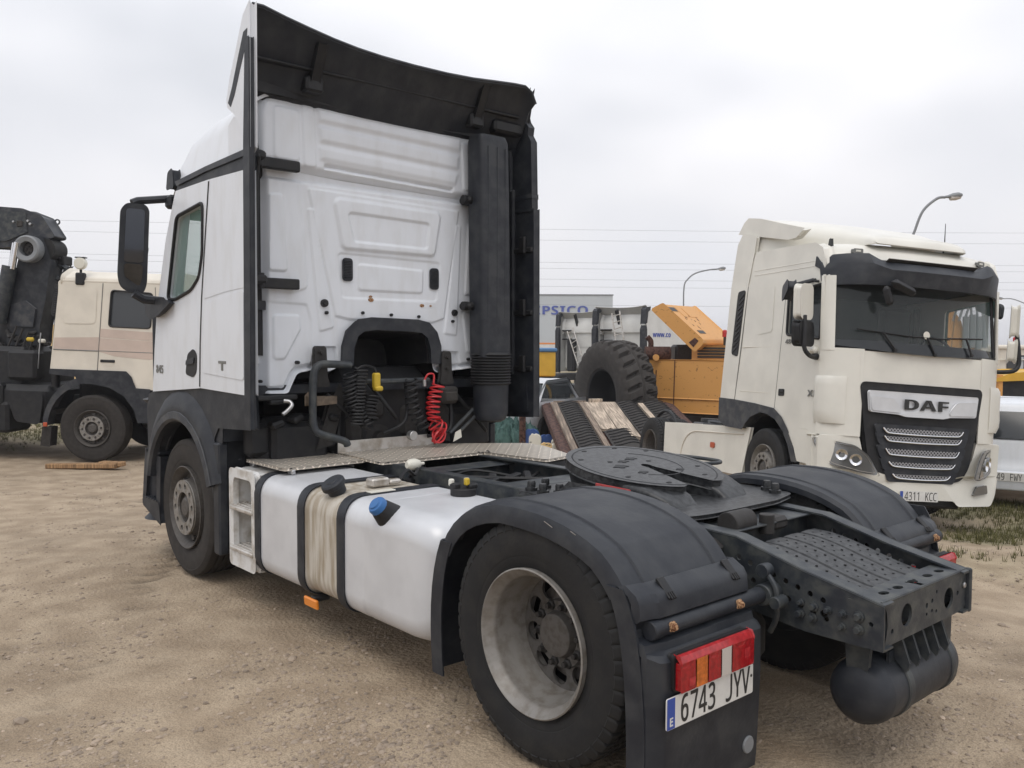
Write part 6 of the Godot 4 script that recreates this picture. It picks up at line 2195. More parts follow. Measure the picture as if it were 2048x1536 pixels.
	for q: Array in [[-1.27, 2.92, 0.02], [-1.22, 3.06, 0.05], [-1.10, 3.15, 0.06], [-0.9, 3.20, 0.06], [-0.4, 3.26, 0.06], [0.5, 3.30, 0.05], [0.75, 3.30, 0.05]]:
		var row := PackedVector3Array()
		for k in 17:
			var u := -1.0 + 2.0 * k / 16.0
			row.append(Vector3(u * 1.22, q[1] + q[2] * (1.0 - pow(absf(u), 2.2)) - 0.06 * pow(absf(u), 12.0), q[0] + 0.12 * pow(absf(u), 6.0) * (1.0 if q[0] < -0.8 else 0.0)))
		rows.append(row)
	rf.sheet(rows, 0.02)
	part(t, "roof", rf, M.cream, "", 50)
	var sr := mb()
	var r5 := []
	for q: Array in [[-1.21, 3.20, 0.62], [-1.19, 3.26, 0.64], [-1.13, 3.31, 0.66], [-0.8, 3.41, 0.66], [-0.45, 3.53, 0.86], [0.0, 3.65, 1.06], [0.45, 3.75, 1.17], [0.74, 3.82, 1.19], [0.86, 3.80, 1.19]]:
		var row := PackedVector3Array()
		for k in 17:
			var a := PI * k / 16.0
			row.append(Vector3(q[2] * signf(cos(a)) * pow(absf(cos(a)), 0.45), 3.20 + (q[1] - 3.20) * pow(absf(sin(a)), 0.5), q[0]))
		r5.append(row)
	sr.sheet(r5, 0.02)
	part(t, "roof_spoiler", sr, M.cream, "", 50)
	for s: float in [-1, 1]:
		var ml := mb()
		ml.prism(rrect(s * 0.87 - 0.055, 3.075, s * 0.87 + 0.055, 3.12, 0.012), 2, -1.25, -1.20, 0.006)
		var mk := part(t, "marker_lamp", ml, M.ink_grey)
		var m2 := mb()
		m2.box(Vector3(s * 0.87, 3.098, -1.252), Vector3(0.06, 0.022, 0.008), 0.003)
		part(mk, "lens", m2, M.can_white)
	var an := mb()
	an.tube(W([-0.50, 3.2, -0.98, -0.51, 3.33, -0.99, -0.50, 3.58, -1.0]), 0.008, 6, false, PackedFloat32Array([0.010, 0.008, 0.004]))
	part(t, "aerial", an, M.ink)
	var hm2 := mb()
	hm2.prism(V([-1.06, 3.17, -0.98, 3.17, -1.0, 3.24, -1.04, 3.25]), 0, 1.08, 1.11, 0.006)
	part(t, "roof_hook", hm2, M.ink)
	# inside
	var inn := mb()
	inn.box(Vector3(0, 2.1, 0.62), Vector3(2.38, 1.5, 0.05), 0)
	inn.box(Vector3(0, 1.40, -0.3), Vector3(2.38, 0.1, 1.8), 0)
	inn.box(Vector3(0, 2.84, -0.25), Vector3(2.38, 0.06, 1.8), 0)
	inn.box(Vector3(0, 1.80, -1.15), Vector3(2.1, 0.36, 0.34), 0.06)
	for s: float in [-1, 1]:
		inn.box(Vector3(s * 0.6, 1.8, -0.25), Vector3(0.52, 0.7, 0.5), 0.08)
		inn.box(Vector3(s * 0.6, 2.3, 0.02), Vector3(0.48, 0.75, 0.14), 0.06)
	part(t, "cab_interior", inn, M.black)
	var cu := mb()   # pale curtain and wheel
	cu.box(Vector3(-1.0, 2.42, 0.1), Vector3(0.08, 0.6, 0.10), 0.03)
	part(t, "curtain", cu, M.rim_dark)
	var st := mb()
	var ring := PackedVector3Array()
	for k in 24: ring.append(Vector3(-0.62 + 0.22 * cos(TAU * k / 24), 2.05 + 0.19 * sin(TAU * k / 24), -0.85 + 0.12 * sin(TAU * k / 24)))
	st.tube(ring, 0.016, 6, true)
	part(t, "steering_wheel", st, M.black)
	var cb := mb()
	cb.box(Vector3(0, 2.2, 0.70), Vector3(2.38, 1.7, 0.04), 0.01)
	part(t, "cab_rear_wall", cb, M.cream)
	var ff2 := mb()
	ff2.cyl(1, Vector3(0, 1.02, 3.4), 0.45, 0.06, 28)
	ff2.box(Vector3(0, 0.93, 3.4), Vector3(1.0, 0.1, 0.6), 0.02)
	part(t, "fifth_wheel_plate", ff2, M.oily)
	var cw := mb()
	cw.box(Vector3(0.3, 0.98, 1.6), Vector3(1.5, 0.03, 1.0), 0.006)
	cw.box(Vector3(0.85, 1.02, 1.2), Vector3(0.5, 0.05, 0.12), 0.015)
	cw.tube(W([1.15, 1.0, 0.5, 1.1, 1.02, 1.2, 0.9, 1.02, 2.2]), 0.03, 6)
	part(t, "catwalk_plate", cw, M.plastic)
	var rs := mb()   # brown upright dish seen behind the cab
	rs.cyl(0, Vector3(0.35, 1.35, 1.05), 0.30, 0.16, 24)
	part(t, "air_intake", rs, M.rust_brown)
	var en := mb()
	en.box(Vector3(0, 1.0, 0.3), Vector3(1.0, 0.7, 1.6), 0.1)
	en.box(Vector3(0.6, 1.15, 1.0), Vector3(0.5, 0.3, 0.4), 0.05)
	part(t, "engine", en, M.dirty_iron)
	tapered = false
	text(t, "power_number", "480", 0.055, M.ink_grey, Transform3D(Basis(Vector3.UP, PI / 2 + 0.045), Vector3(1.19, 2.075, -0.50)), 1.5)
	text(t, "model_letters", "XF", 0.075, M.ink_grey, Transform3D(Basis(Vector3.UP, PI / 2 + 0.045), Vector3(1.167, 1.455, -1.03)), 1.7)
func arc3(x: float, y: float, z: float, r: float, a0: float, a1: float) -> PackedVector3Array:
	var o := PackedVector3Array()
	for k in 9:
		var a := lerpf(a0, a1 + 1.6, k / 8.0)
		o.append(Vector3(x, y + r * sin(a), z + r * cos(a)))
	return o

# ---------- the old cream crane truck on the left ----------
func crane_truck() -> void:
	var t := thing("crane_truck", "old cream lorry with faded pink stripes and a black loading crane behind its cab", "truck", CRANE_AT, CRANE_ROT)
	wheel(t, "front_wheel", Vector3(1.22, 0.56, 0), 1, "steer", 0.55, 0.31, 0, "rubber_dusty", false, true, "rim_dark", "rim")
	wheel(t, "front_wheel", Vector3(-1.22, 0.56, 0), -1, "steer", 0.55, 0.31, 0, "rubber", false, false)
	wheel(t, "rear_wheel", Vector3(1.22, 0.56, 4.6), 1, "dish", 0.55, 0.28, 0, "rubber", true, false)
	wheel(t, "rear_wheel", Vector3(-1.22, 0.56, 4.6), -1, "dish", 0.55, 0.28, 0, "rubber", true, false)
	for s: float in [-1, 1]:
		var w := mb()
		var win := rnd(V([-0.30, 2.83, -0.98, 2.80, -0.95, 2.23, -0.26, 2.24]), 0.06)
		w.prism(V([0.69, 1.53, -0.56, 1.51, -0.66, 1.42, -0.72, 1.25, -1.25, 1.23, -1.42, 1.3, -1.42, 2.1, -1.20, 2.95, 0.55, 2.95]), 0, s * 1.17, s * 1.22, 0.015, [win])
		var sd := part(t, "cab_side", w, M.old_cream)
		var g := mb()
		g.prism(win, 0, s * 1.19, s * 1.195)
		part(sd, "window", g, M.grey_glass)
		var wf := mb()
		var rp := PackedVector3Array()
		for p in win: rp.append(Vector3(s * 1.221, p.y, p.x))
		wf.tube(rp, 0.014, 6, true)
		part(sd, "window_frame", wf, M.black)
		for q: Array in [[V([0.635, 2.03, -0.105, 2.06, -0.10, 1.845, 0.655, 1.85]), 0], [V([-0.125, 2.20, -1.40, 2.15, -1.40, 2.02, -0.115, 2.06]), 0], [V([-0.115, 2.045, -1.40, 2.01, -1.40, 1.84, -0.10, 1.845]), 0], [V([-0.105, 1.83, -1.40, 1.825, -0.95, 1.72, -0.35, 1.76]), 0]]:
			var st := mb()
			st.prism(q[0], 0, s * 1.2195, s * 1.2235, 0.001)
			part(sd, "stripe", st, M.pink)
		for q: Array in [[[-0.16, 2.94, -0.08, 1.52], 0.008], [[0.65, 1.838, -0.09, 1.835], 0.010], [[-0.1, 1.838, -1.4, 1.83], 0.005], [[-1.02, 2.9, -1.1, 1.25], 0.006]]:
			var sm := mb()
			var a: Array = q[0]
			sm.tube(PackedVector3Array([Vector3(s * 1.2215, a[1], a[0]), Vector3(s * 1.2215, a[3], a[2])]), q[1], 5)
			part(sd, "panel_joint", sm, M.ink_grey)
		var pa := mb()
		pa.prism(rnd(V([0.46, 2.86, -0.06, 2.86, -0.04, 2.28, 0.49, 2.27]), 0.08), 0, s * 1.216, s * 1.228, 0.010)
		part(sd, "pressed_panel", pa, M.old_cream)
		var hr := mb()
		hr.prism(rrect(-0.34, 1.60, -0.20, 1.75, 0.03), 0, s * 1.217, s * 1.224, 0.004)
		part(sd, "handle_recess", hr, M.old_cream)
		var hd := mb()
		hd.box(Vector3(s * 1.226, 1.675, -0.25), Vector3(0.02, 0.045, 0.24), 0.008)
		part(sd, "handle", hd, M.black)
		var fe := mb()
		fe.prism(V([0.69, 1.50, -0.56, 1.50, -0.64, 1.42, -0.72, 1.23, -0.95, 1.22, -0.95, 0.7, -0.78, 0.70, -0.72, 0.9, -0.55, 1.12, -0.30, 1.26, 0.0, 1.31, 0.22, 1.31, 0.26, 1.42, 0.69, 1.45]), 0, s * 1.12, s * 1.24, 0.02)
		part(t, "front_wing", fe, M.plastic)
		var sg := mb()
		var rows := []
		for k in 9:
			var a := lerpf(0.02, 1.25, k / 8.0)
			var d := Vector2(cos(a), sin(a))
			rows.append(PackedVector3Array([Vector3(s * 1.23, 0.56 + d.y * 0.74, d.x * 0.74), Vector3(s * 1.235, 0.56 + d.y * 0.86, d.x * 0.82), Vector3(s * 0.9, 0.56 + d.y * 0.86, d.x * 0.82)]))
		sg.sheet(rows, 0.015)
		var sgn := part(t, "mudguard", sg, M.plastic_grey)
		var lm := mb()
		lm.box(Vector3(s * 1.24, 0.60, 0.77), Vector3(0.02, 0.07, 0.07), 0.01)
		part(sgn, "side_marker", lm, M.red_orange)
		var fl := mb()
		fl.prism(V([0.70, 0.55, 0.83, 0.55, 0.86, 0.25, 0.72, 0.24]), 0, s * 1.0, s * 1.2, 0.01)
		part(t, "mudflap", fl, M.rubber_dusty)
		var rl := mb()
		rl.prism(V([-1.3, 0.75, 6.5, 0.75, 6.5, 1.05, -1.3, 1.05]), 0, s * 0.42, s * 0.36)
		part(t, "frame_rail", rl, M.chassis)
		var tk := mb()
		tk.prism(rnd(V([0.95, 0.62, 1.30, 0.66, 1.38, 0.9, 1.25, 1.05, 0.9, 1.05]), 0.05), 0, s * 0.6, s * 1.15, 0.04)
		tk.box(Vector3(s * 0.9, 0.95, 2.3), Vector3(0.55, 0.6, 1.5), 0.05)
		tk.box(Vector3(s * 0.8, 0.68, 2.6), Vector3(0.7, 0.52, 2.3), 0.05)
		part(t, "fuel_tank", tk, M.black)
	var rf := mb()
	rf.prism(rnd(V([-1.2, 2.93, -1.2, 3.02, -0.95, 3.14, 0.95, 3.14, 1.2, 3.02, 1.2, 2.93]), 0.05), 2, -1.2, 0.53, 0.05)
	part(t, "roof", rf, M.old_cream)
	var gu := mb()
	gu.box(Vector3(1.215, 2.965, -0.3), Vector3(0.02, 0.03, 1.7), 0.006)
	part(t, "rain_gutter", gu, M.old_cream)
	var rw := mb()
	rw.box(Vector3(0, 2.25, 0.58), Vector3(2.36, 1.4, 0.06), 0.01)
	rw.box(Vector3(0, 2.0, -1.38), Vector3(2.36, 1.5, 0.06), 0.01)
	part(t, "cab_end_wall", rw, M.old_cream)
	var fl2 := mb()
	fl2.box(Vector3(0, 1.45, -0.4), Vector3(2.3, 0.1, 1.9), 0.01)
	fl2.box(Vector3(0, 1.0, -0.2), Vector3(1.2, 0.8, 1.6), 0.1)
	fl2.box(Vector3(0, 0.72, -1.25), Vector3(2.3, 0.7, 0.2), 0.04)
	fl2.box(Vector3(0, 0.98, 1.6), Vector3(2.2, 0.5, 1.7), 0.1)
	part(t, "underframe", fl2, M.black)
	var vt := mb()
	vt.prism(rnd(V([0.56, 2.90, 0.66, 2.88, 0.72, 2.42, 0.64, 2.36, 0.60, 2.40]), 0.04), 0, 0.9, 1.16, 0.02)
	var vn := part(t, "air_intake", vt, M.black)
	for k in 12:
		var l := mb()
		l.obox(Vector3(1.165, 2.44 + 0.036 * k, 0.655 - 0.004 * k), Vector3(0.012, 0.014, 0.08), Vector3.ZERO, 0.004)
		part(vn, "louvre", l, M.plastic)
	var ip := mb()
	ip.tube(W([1.0, 2.38, 0.68, 0.98, 1.8, 0.74, 0.95, 1.2, 0.76]), 0.07, 12)
	part(vn, "intake_pipe", ip, M.black)
	var ld := mb()
	ld.box(Vector3(1.2, 3.0, 0.22), Vector3(0.10, 0.2, 0.15), 0.02)
	ld.cyl(1, Vector3(1.2, 3.13, 0.22), 0.02, 0.1, 10)
	var lb := part(t, "work_lamp", ld, M.black)
	var lm2 := mb()
	lm2.lathe(V([0, -0.05, 0.08, -0.05, 0.10, -0.02, 0.10, 0.04, 0.085, 0.055, 0, 0.06]), 0, Vector3(1.2, 3.25, 0.22), 20, false)
	part(lb, "lamp_glass", lm2, M.can_white)
	var lm3 := mb()
	lm3.box(Vector3(1.2, 3.345, 0.22), Vector3(0.1, 0.02, 0.17), 0.008)
	part(lb, "lamp_shade", lm3, M.black)
	var an := mb()
	an.tube(W([1.0, 3.15, -0.75, 1.0, 3.55, -0.8]), 0.006, 5)
	part(t, "aerial", an, M.ink)
	# crane
	var bs := mb()
	bs.box(Vector3(0.1, 1.5, 1.75), Vector3(1.6, 0.7, 0.9), 0.08)
	bs.box(Vector3(0.9, 1.55, 1.3), Vector3(0.3, 0.5, 0.5), 0.05)
	bs.cyl(1, Vector3(0.2, 2.0, 1.8), 0.4, 0.5, 28)
	part(t, "crane_base", bs, M.black)
	var co := mb()
	co.prism(rnd(V([2.06, 1.9, 1.56, 1.9, 1.54, 2.22, 1.44, 2.7, 1.36, 3.34, 1.5, 3.72, 1.78, 3.66, 1.90, 3.18, 2.05, 2.35]), 0.04), 0, 0.22, 0.62, 0.03)
	part(t, "crane_column", co, M.plastic)
	var cp := mb()
	cp.prism(V([2.0, 2.2, 1.62, 2.2, 1.58, 2.5, 1.75, 2.62, 1.98, 2.55]), 0, 0.62, 0.66, 0.012)
	part(t, "column_plate", cp, M.plastic_grey)
	var cy := mb()
	cy.tube(W([0.72, 2.25, 2.16, 0.72, 3.2, 1.98]), 0.115, 18)
	var cyn := part(t, "lift_cylinder", cy, M.chassis)
	for x: float in [0.66, 0.78]:
		var rd := mb()
		rd.tube(PackedVector3Array([Vector3(x, 3.15, 2.0 - (x - 0.66) * 0.9), Vector3(x, 3.6, 1.93 - (x - 0.66) * 0.9)]), 0.045, 14)
		part(cyn, "piston_rod", rd, M.chrome)
	var bo := mb()
	bo.prism(rnd(V([1.30, 3.74, 1.52, 4.06, 1.84, 4.17, 2.3, 4.19, 5.6, 4.15, 5.6, 3.62, 2.25, 3.54, 2.02, 3.56, 1.78, 3.68, 1.5, 3.70]), 0.03), 0, 0.22, 0.60, 0.025)
	var bn := part(t, "crane_boom", bo, M.plastic_grey)
	var bp := mb()
	bp.prism(V([1.78, 4.12, 2.6, 4.12, 2.6, 3.66, 2.1, 3.64, 1.75, 3.80]), 0, 0.60, 0.63, 0.01)
	part(bn, "boom_plate", bp, M.chassis)
	var bl := mb()
	bl.box(Vector3(0.64, 3.93, 1.86), Vector3(0.03, 0.1, 0.10), 0.01)
	part(bn, "warning_sticker", bl, M.rubber_worn)
	for q: Array in [[3.98, 1.72, 0.02], [3.93, 1.68, 0.022], [3.96, 1.97, 0.018]]:
		var b := mb()
		b.cyl(0, Vector3(0.63, q[0], q[1]), q[2], 0.05, 10)
		part(bn, "grease_nipple", b, M.steel)
	var eye := mb()
	var er := PackedVector3Array()
	for k in 14: er.append(Vector3(0.2, 4.03 + 0.04 * sin(TAU * k / 14), 1.46 + 0.04 * cos(TAU * k / 14)))
	eye.tube(er, 0.014, 6, true)
	part(bn, "lifting_eye", eye, M.chassis)
	var rg := mb()
	rg.lathe(V([0.13, 0.60, 0.125, 0.78, 0.20, 0.80, 0.225, 0.78, 0.225, 0.60]), 0, Vector3(0, 3.50, 1.66), 32)
	var rn := part(t, "pivot_ring", rg, M.lamp_grey)
	var pin := mb()
	pin.cyl(0, Vector3(0.66, 3.50, 1.65), 0.10, 0.08, 18)
	for k in 5: pin.cyl(0, Vector3(0.71, 3.50 + 0.05 * sin(TAU * k / 5), 1.65 + 0.05 * cos(TAU * k / 5)), 0.016, 0.03, 8)
	part(rn, "pivot_pin", pin, M.dirty_iron)
	var dm := mb()
	dm.cyl(0, Vector3(0.4, 3.52, 1.46), 0.19, 0.4, 28)
	dm.box(Vector3(0.2, 3.36, 1.33), Vector3(0.3, 0.16, 0.14), 0.02)
	part(t, "hose_drum", dm, M.rubber)
	for q: Array in [[3.40, 1.32, 3.20, 0.90], [3.34, 1.34, 3.02, 1.10]]:
		var b := mb()
		b.tube(PackedVector3Array([Vector3(0.3, q[0], q[1]), Vector3(0.3, q[2], q[3])]), 0.05, 4)
		part(t, "crane_stay", b, M.chassis)
	var tip := mb()
	tip.prism(V([0.98, 3.20, 0.86, 3.26, 0.95, 3.12, 1.02, 3.08]), 0, 0.26, 0.34, 0.008)
	part(t, "stay_foot", tip, M.chassis)
	for k in 6:
		var v := mb()
		v.box(Vector3(0.15 + 0.05 * k, 3.44 + 0.05 * sin(k * 2.0), 1.16 - 0.025 * (k % 3)), Vector3(0.05, 0.20, 0.07), 0.012)
		v.cyl(1, Vector3(0.15 + 0.05 * k, 3.58 + 0.05 * sin(k * 2.0), 1.15 - 0.03 * (k % 3)), 0.024, 0.1, 8)
		v.cyl(2, Vector3(0.15 + 0.05 * k, 3.42 + 0.06 * sin(k * 2.0), 1.08), 0.02, 0.14, 8)
		part(t, "control_valve", v, M.black)
	for q: Array in [[0.3, 2.92, 1.44, 2.76, 1.28, 2.60, 1.45], [0.1, 2.86, 1.44, 2.74, 1.34, 2.64, 1.45], [0.3, 3.62, 1.3, 3.66, 1.16, 3.52, 1.08], [0.35, 3.2, 1.38, 3.06, 1.2, 2.95, 1.42]]:
		var h := mb()
		h.tube(smooth(PackedVector3Array([Vector3(q[0], q[1], q[2]), Vector3(q[0], lerpf(q[1], q[3], 0.6), lerpf(q[2], q[4], 0.9)), Vector3(q[0], q[3], q[4]), Vector3(q[0], lerpf(q[5], q[3], 0.5), lerpf(q[6], q[4], 0.9)), Vector3(q[0], q[5], q[6])])), 0.02, 8)
		part(t, "hydraulic_hose", h, M.black)
	var cl := mb()
	for k in 14: cl.obox(Vector3(0.6 + 0.05 * (k % 3), 1.85 + 0.06 * (k % 5), 1.0 + 0.085 * k), Vector3(0.12, 0.05 + 0.02 * (k % 2), 0.10), Vector3(0.1 * k, 0.3 * k, 0), 0.015)
	for k in 5: cl.tube(W([0.75, 2.0 + 0.05 * k, 1.15 + 0.1 * k, 0.78, 1.75, 1.2 + 0.13 * k]), 0.018, 6)
	part(t, "control_levers", cl, M.dirty_iron)
	for q: Array in [[1.98, 1.26, "yellow_plug"], [2.06, 2.12, "can_white"], [1.96, 1.06, "can_white"]]:
		var b := mb()
		b.box(Vector3(0.85, q[0], q[1]), Vector3(0.05, 0.07, 0.13), 0.02)
		part(t, "control_box", b, M[q[2]])
	var rod := mb()
	rod.tube(W([0.95, 2.1, 1.02, 0.98, 1.5, 1.05]), 0.012, 6)
	part(t, "lever", rod, M.steel)
	for n in t.get_children():
		for k: String in ["crane_column", "column_plate", "lift_cylinder", "crane_boom", "pivot_ring", "hose_drum"]:
			if String(n.name).begins_with(k): (n as Node3D).position.z -= 0.28
	var bed := mb()
	bed.box(Vector3(0, 1.2, 4.5), Vector3(2.45, 0.14, 4.2), 0.02)
	part(t, "load_bed", bed, M.black)
	var pk := mb()
	pk.obox(Vector3(0, 0.045, 0), Vector3(1.15, 0.075, 0.15), Vector3(0, 0, 0.02), 0.01)
	pk.obox(Vector3(0.45, 0.075, -0.05), Vector3(0.45, 0.07, 0.13), Vector3(0.05, -0.25, 0.03), 0.012)
	one("wooden_beam", pk, M.wood_brown, "broken wooden beam lying on the dirt in front of the crane truck's wheel", "beam", "", Vector3(0.30, gh(0.30, -12.0) + 0.0, -12.0), Vector3(0, -0.80, 0))

# ---------- things in the yard behind the trucks ----------
const CAM := Vector3(-3.525, 1.712, 2.535)
func look(x: float, d: float) -> Vector3:   # a spot d metres off along the view, x metres to its right, on the ground
	var p := CAM + Vector3(0.7518, 0, 0.6594) * x + Vector3(0.6594, 0, -0.7518) * d
	p.y = gh(p.x, p.z)
	return p
func ramp_trailer() -> void:
	var o := Vector3(9.91, -0.58, -11.56)   # left end of the ramp's top edge
	var t := thing("ramp_trailer", "rusty brown low loader ramp laid with pale boards and strips of old tyre tread", "trailer", o, Vector3(0, -0.66, 0))
	t.scale = Vector3.ONE * 1.147
	# local: x across to the right, z down the slope towards the camera
	var L := 3.6
	var sl := atan2(0.57, L)
	var H := 0.79
	var put := func(b: Mb) -> Mb:
		b.xf(0, Transform3D(Basis.from_euler(Vector3(sl, 0, 0)), Vector3(0, H, 0)))
		return b
	var beam := mb()
	beam.prism(V([-0.7, 0.80, -0.1, 0.80, 0.12, 0.76, L, 0.20, L, 0.11, 0.0, 0.66, -0.2, 0.68, -0.7, 0.68]), 0, -0.12, 0.06, 0.01)
	part(t, "side_beam", beam, M.rust_brown)
	var b2 := mb()
	b2.prism(V([-0.7, 0.78, 0.0, 0.78, L, 0.18, L, 0.02, 0.0, 0.58, -0.7, 0.6]), 0, 2.35, 2.5, 0.01)
	part(t, "side_beam", b2, M.rust_brown)
	for q: Array in [[-0.02, -0.12, 0.16], [-0.02, -0.6, 0.14], [2.4, -0.2, 0.14]]:
		var p := mb()
		p.box(Vector3(q[0], 0.30, q[1]), Vector3(q[2], 0.60, 0.14), 0.01)
		part(t, "support_post", p, M.rust_brown)
	for q: Array in [[0.06, 0.17, "wood_grey", 0.0, 3.55], [0.62, 0.72, "wood_grey", 0.0, 3.3], [0.73, 1.01, "wood_pale", 0.0, 2.05], [1.02, 1.33, "wood_pale", 0.0, 2.55], [1.77, 1.86, "wood_pale", 0.1, 3.0]]:
		var b := mb()
		var w: float = q[1] - q[0]
		b.prism(V([q[0], q[3], q[1], q[3], q[1] - 0.02, q[4] + 0.08, q[0] + w * 0.6, q[4] - 0.04, q[0] + w * 0.3, q[4] + 0.06, q[0], q[4]]), 1, 0.0, 0.045, 0.006)
		put.call(b)
		part(t, "ramp_board", b, M[q[2]])
	for q: Array in [[0.19, 0.60, 3.5, 0], [0.76, 1.25, 3.5, 2.15], [1.36, 1.75, 3.3, 0], [1.88, 2.33, 2.6, 0]]:
		var b := mb()
		var z0: float = q[3]
		var n := int((q[2] - z0) / 0.04)
		var rows := []
		for k in n + 1:
			var z := z0 + 0.04 * k
			var row := PackedVector3Array()
			for j in 9:
				var u := j / 8.0
				row.append(Vector3(lerpf(q[0], q[1], u), 0.02 + 0.05 * sin(PI * u), z))
			rows.append(row)
		b.sheet(rows, 0.02)
		put.call(b)
		var strip := part(t, "tread_strip", b, M.rubber_dusty)
		for k in int((q[2] - z0) / 0.17) - 1:
			var g := mb()
			var pts := PackedVector3Array()
			for j in 9:
				var u := 0.06 + 0.88 * j / 8.0
				pts.append(Vector3(lerpf(q[0], q[1], u), 0.031 + 0.05 * sin(PI * u), z0 + 0.10 + 0.17 * k + 0.07 * sin(u * 5.5 + 0.15 * sin(k * 1.9)) - 0.07 * u))
			g.tube(pts, 0.009, 4)
			put.call(g)
			part(strip, "tread_groove", g, M.void)
	var dk := mb()
	dk.box(Vector3(1.2, 0.74, -0.36), Vector3(2.3, 0.06, 0.7), 0.01)
	dk.prism(V([0.0, 0.77, L, 0.19, L, 0.15, 0.0, 0.72]), 0, 0.06, 2.35)
	part(t, "deck", dk, M.rust_brown)
	for q: Array in [[0.45, -0.12, 0.75, 0.05, 0.10, "wood_grey", "long grey timber lying across the top edge of the rusty ramp"], [0.95, -0.02, 0.30, 0.08, 0.12, "wood_pale", "short pale timber block lying at the top of the rusty ramp"]]:
		var b := mb()
		b.obox(Vector3.ZERO, Vector3(q[2], q[3], q[4]), Vector3.ZERO, 0.006)
		var x: Transform3D = t.transform * Transform3D(Basis(Vector3.UP, 0.12), Vector3(q[0], 0.80 + q[3] / 2 + (0.02 if q[2] < 0.5 else 0.0), q[1]))
		one("timber", b, M[q[5]], q[6], "timber", "", x.origin, x.basis.get_euler())
func earthmover() -> void:
	var o := look(2.06, 21.0)
	o.y = -0.88
	var t := thing("earthmover", "orange earthmoving machine with its engine hood tipped up and one huge worn tyre", "loader", o, Vector3(0, -0.72, 0))
	t.scale = Vector3.ONE * 1.135
	# tyre with heavy lugs, turned on its steering
	var st := mb()
	var R := 1.22
	var r := 0.58
	var w := 0.74
	var seg := 168
	var rings := []
	var pr := [[r, 0.10], [r + 0.05, 0.04], [r + 0.12, 0.02], [r + 0.3, -0.04], [r + 0.48, -0.03], [R - 0.10, 0.0], [R - 0.05, 0.02], [R - 0.02, 0.05], [R, 0.16], [R, w * 0.36], [R, w * 0.45], [R, w * 0.5], [R, w * 0.55], [R, w * 0.64], [R, w - 0.16], [R - 0.02, w - 0.05], [R - 0.05, w - 0.02], [R - 0.10, w], [r + 0.48, w + 0.03], [r + 0.3, w + 0.04], [r + 0.12, w - 0.02], [r, w - 0.10]]
	for k in seg:
		var a := TAU * k / seg
		var ring := PackedVector3Array()
		for i in pr.size():
			var rr: float = pr[i][0]
			var x: float = pr[i][1]
			if i >= 5 and i <= 17:
				var u := x / w
				var ph := k * 28.0 / seg + 0.9 * absf(u - 0.5) + (0.5 if u > 0.5 else 0.0)
				var f := fposmod(ph, 1.0)
				if f < 0.34 and absf(u - 0.5) > 0.06: rr -= 0.09 if i > 6 and i < 16 else 0.03
				if i == 11: rr -= 0.035
			ring.append(Vector3(x, rr * sin(a), rr * cos(a)))
		rings.append(ring)
	rings.append(rings[0])
	st.skin(rings, true, false)
	st.fix(0)
	var rim := mb()
	rim.lathe(V([r + 0.02, 0.09, r + 0.03, 0.06, r, 0.07, r - 0.02, 0.12, r - 0.04, 0.5, 0.5, 0.55, 0.3, 0.58, 0, 0.58, 0, 0.66, r, 0.66]), 0, Vector3.ZERO, 48)
	var wx := Transform3D(Basis(Vector3.UP, 0.42), Vector3(0.05, 1.12, 0.0))
	var wn := inst(t, "wheel", rim.mesh(), M.void, wx)
	inst(wn, "tyre", st.mesh(30), M.rubber_worn)
	var hb := mb()
	hb.cyl(0, Vector3(0.54, 0, 0.1), 0.2, 0.1, 20)
	hb.cyl(0, Vector3(0.5, -0.3, 0.42), 0.03, 0.06, 10)
	part(wn, "hub", hb, M.steel)
	var bd := mb()
	var plan := V([1.0, -0.4, 1.64, 0.02, 2.95, 0.95, 3.9, -0.4, 2.2, -1.9, 1.0, -1.2])
	bd.prism(plan, 1, 1.10, 1.93, 0.02)
	part(t, "body", bd, M.orange)
	var lw := mb()
	lw.prism(V([1.03, -0.42, 1.64, 0.0, 2.90, 0.90, 3.8, -0.4, 2.2, -1.8, 1.05, -1.2]), 1, 0.80, 1.09, 0.02)
	part(t, "lower_panel", lw, M.orange)
	for q: Array in [[1.655, 0.04, 1.92, 0.82], [1.3, -0.20, 1.7, 1.12]]:
		var sm := mb()
		sm.tube(PackedVector3Array([Vector3(q[0], q[2], q[1] + 0.012), Vector3(q[0] - 0.02, q[3], q[1] + 0.012)]), 0.010, 5)
		part(t, "panel_joint", sm, M.rust_brown)
	var up := mb()
	up.prism(V([2.02, 0.02, 2.95, 0.68, 3.6, -0.3, 2.5, -1.0]), 1, 1.93, 2.24, 0.02)
	var un := part(t, "grille_housing", up, M.orange)
	for k in 4:
		var g := mb()
		g.prism(V([2.12, 0.12, 2.92, 0.69, 2.94, 0.66, 2.14, 0.09]), 1, 1.975 + 0.062 * k, 2.012 + 0.062 * k, 0.004)
		part(un, "grille_slat", g, M.dirty_iron)
	# tipped hood
	var hx := Transform3D(Basis(Vector3.UP, -0.64) * Basis(Vector3.BACK, -0.70), Vector3(1.34, 2.90, -0.1))
	var hd := mb()
	hd.prism(rnd(V([-0.20, -0.03, -0.08, 0.22, 1.10, 0.22, 1.16, 0.15, 1.13, -0.06]), 0.03), 2, -1.6, 0.0, 0.025)
	hd.xf(0, hx)
	var hn := part(t, "hood", hd, M.orange)
	for q: Array in [[0.03, 0.16, -0.35, -0.05, "ink"], [0.02, 0.34, -0.62, -0.40, "orange"], [0.02, 0.34, -1.05, -0.70, "orange"], [0.80, 0.90, -0.55, -0.25, "ink"]]:
		var p := mb()
		p.prism(V([q[0], q[2], q[1], q[2], q[1], q[3], q[0], q[3]]), 1, 0.215, 0.226, 0.002)
		p.xf(0, hx)
		part(hn, "hood_panel", p, M[q[4]])
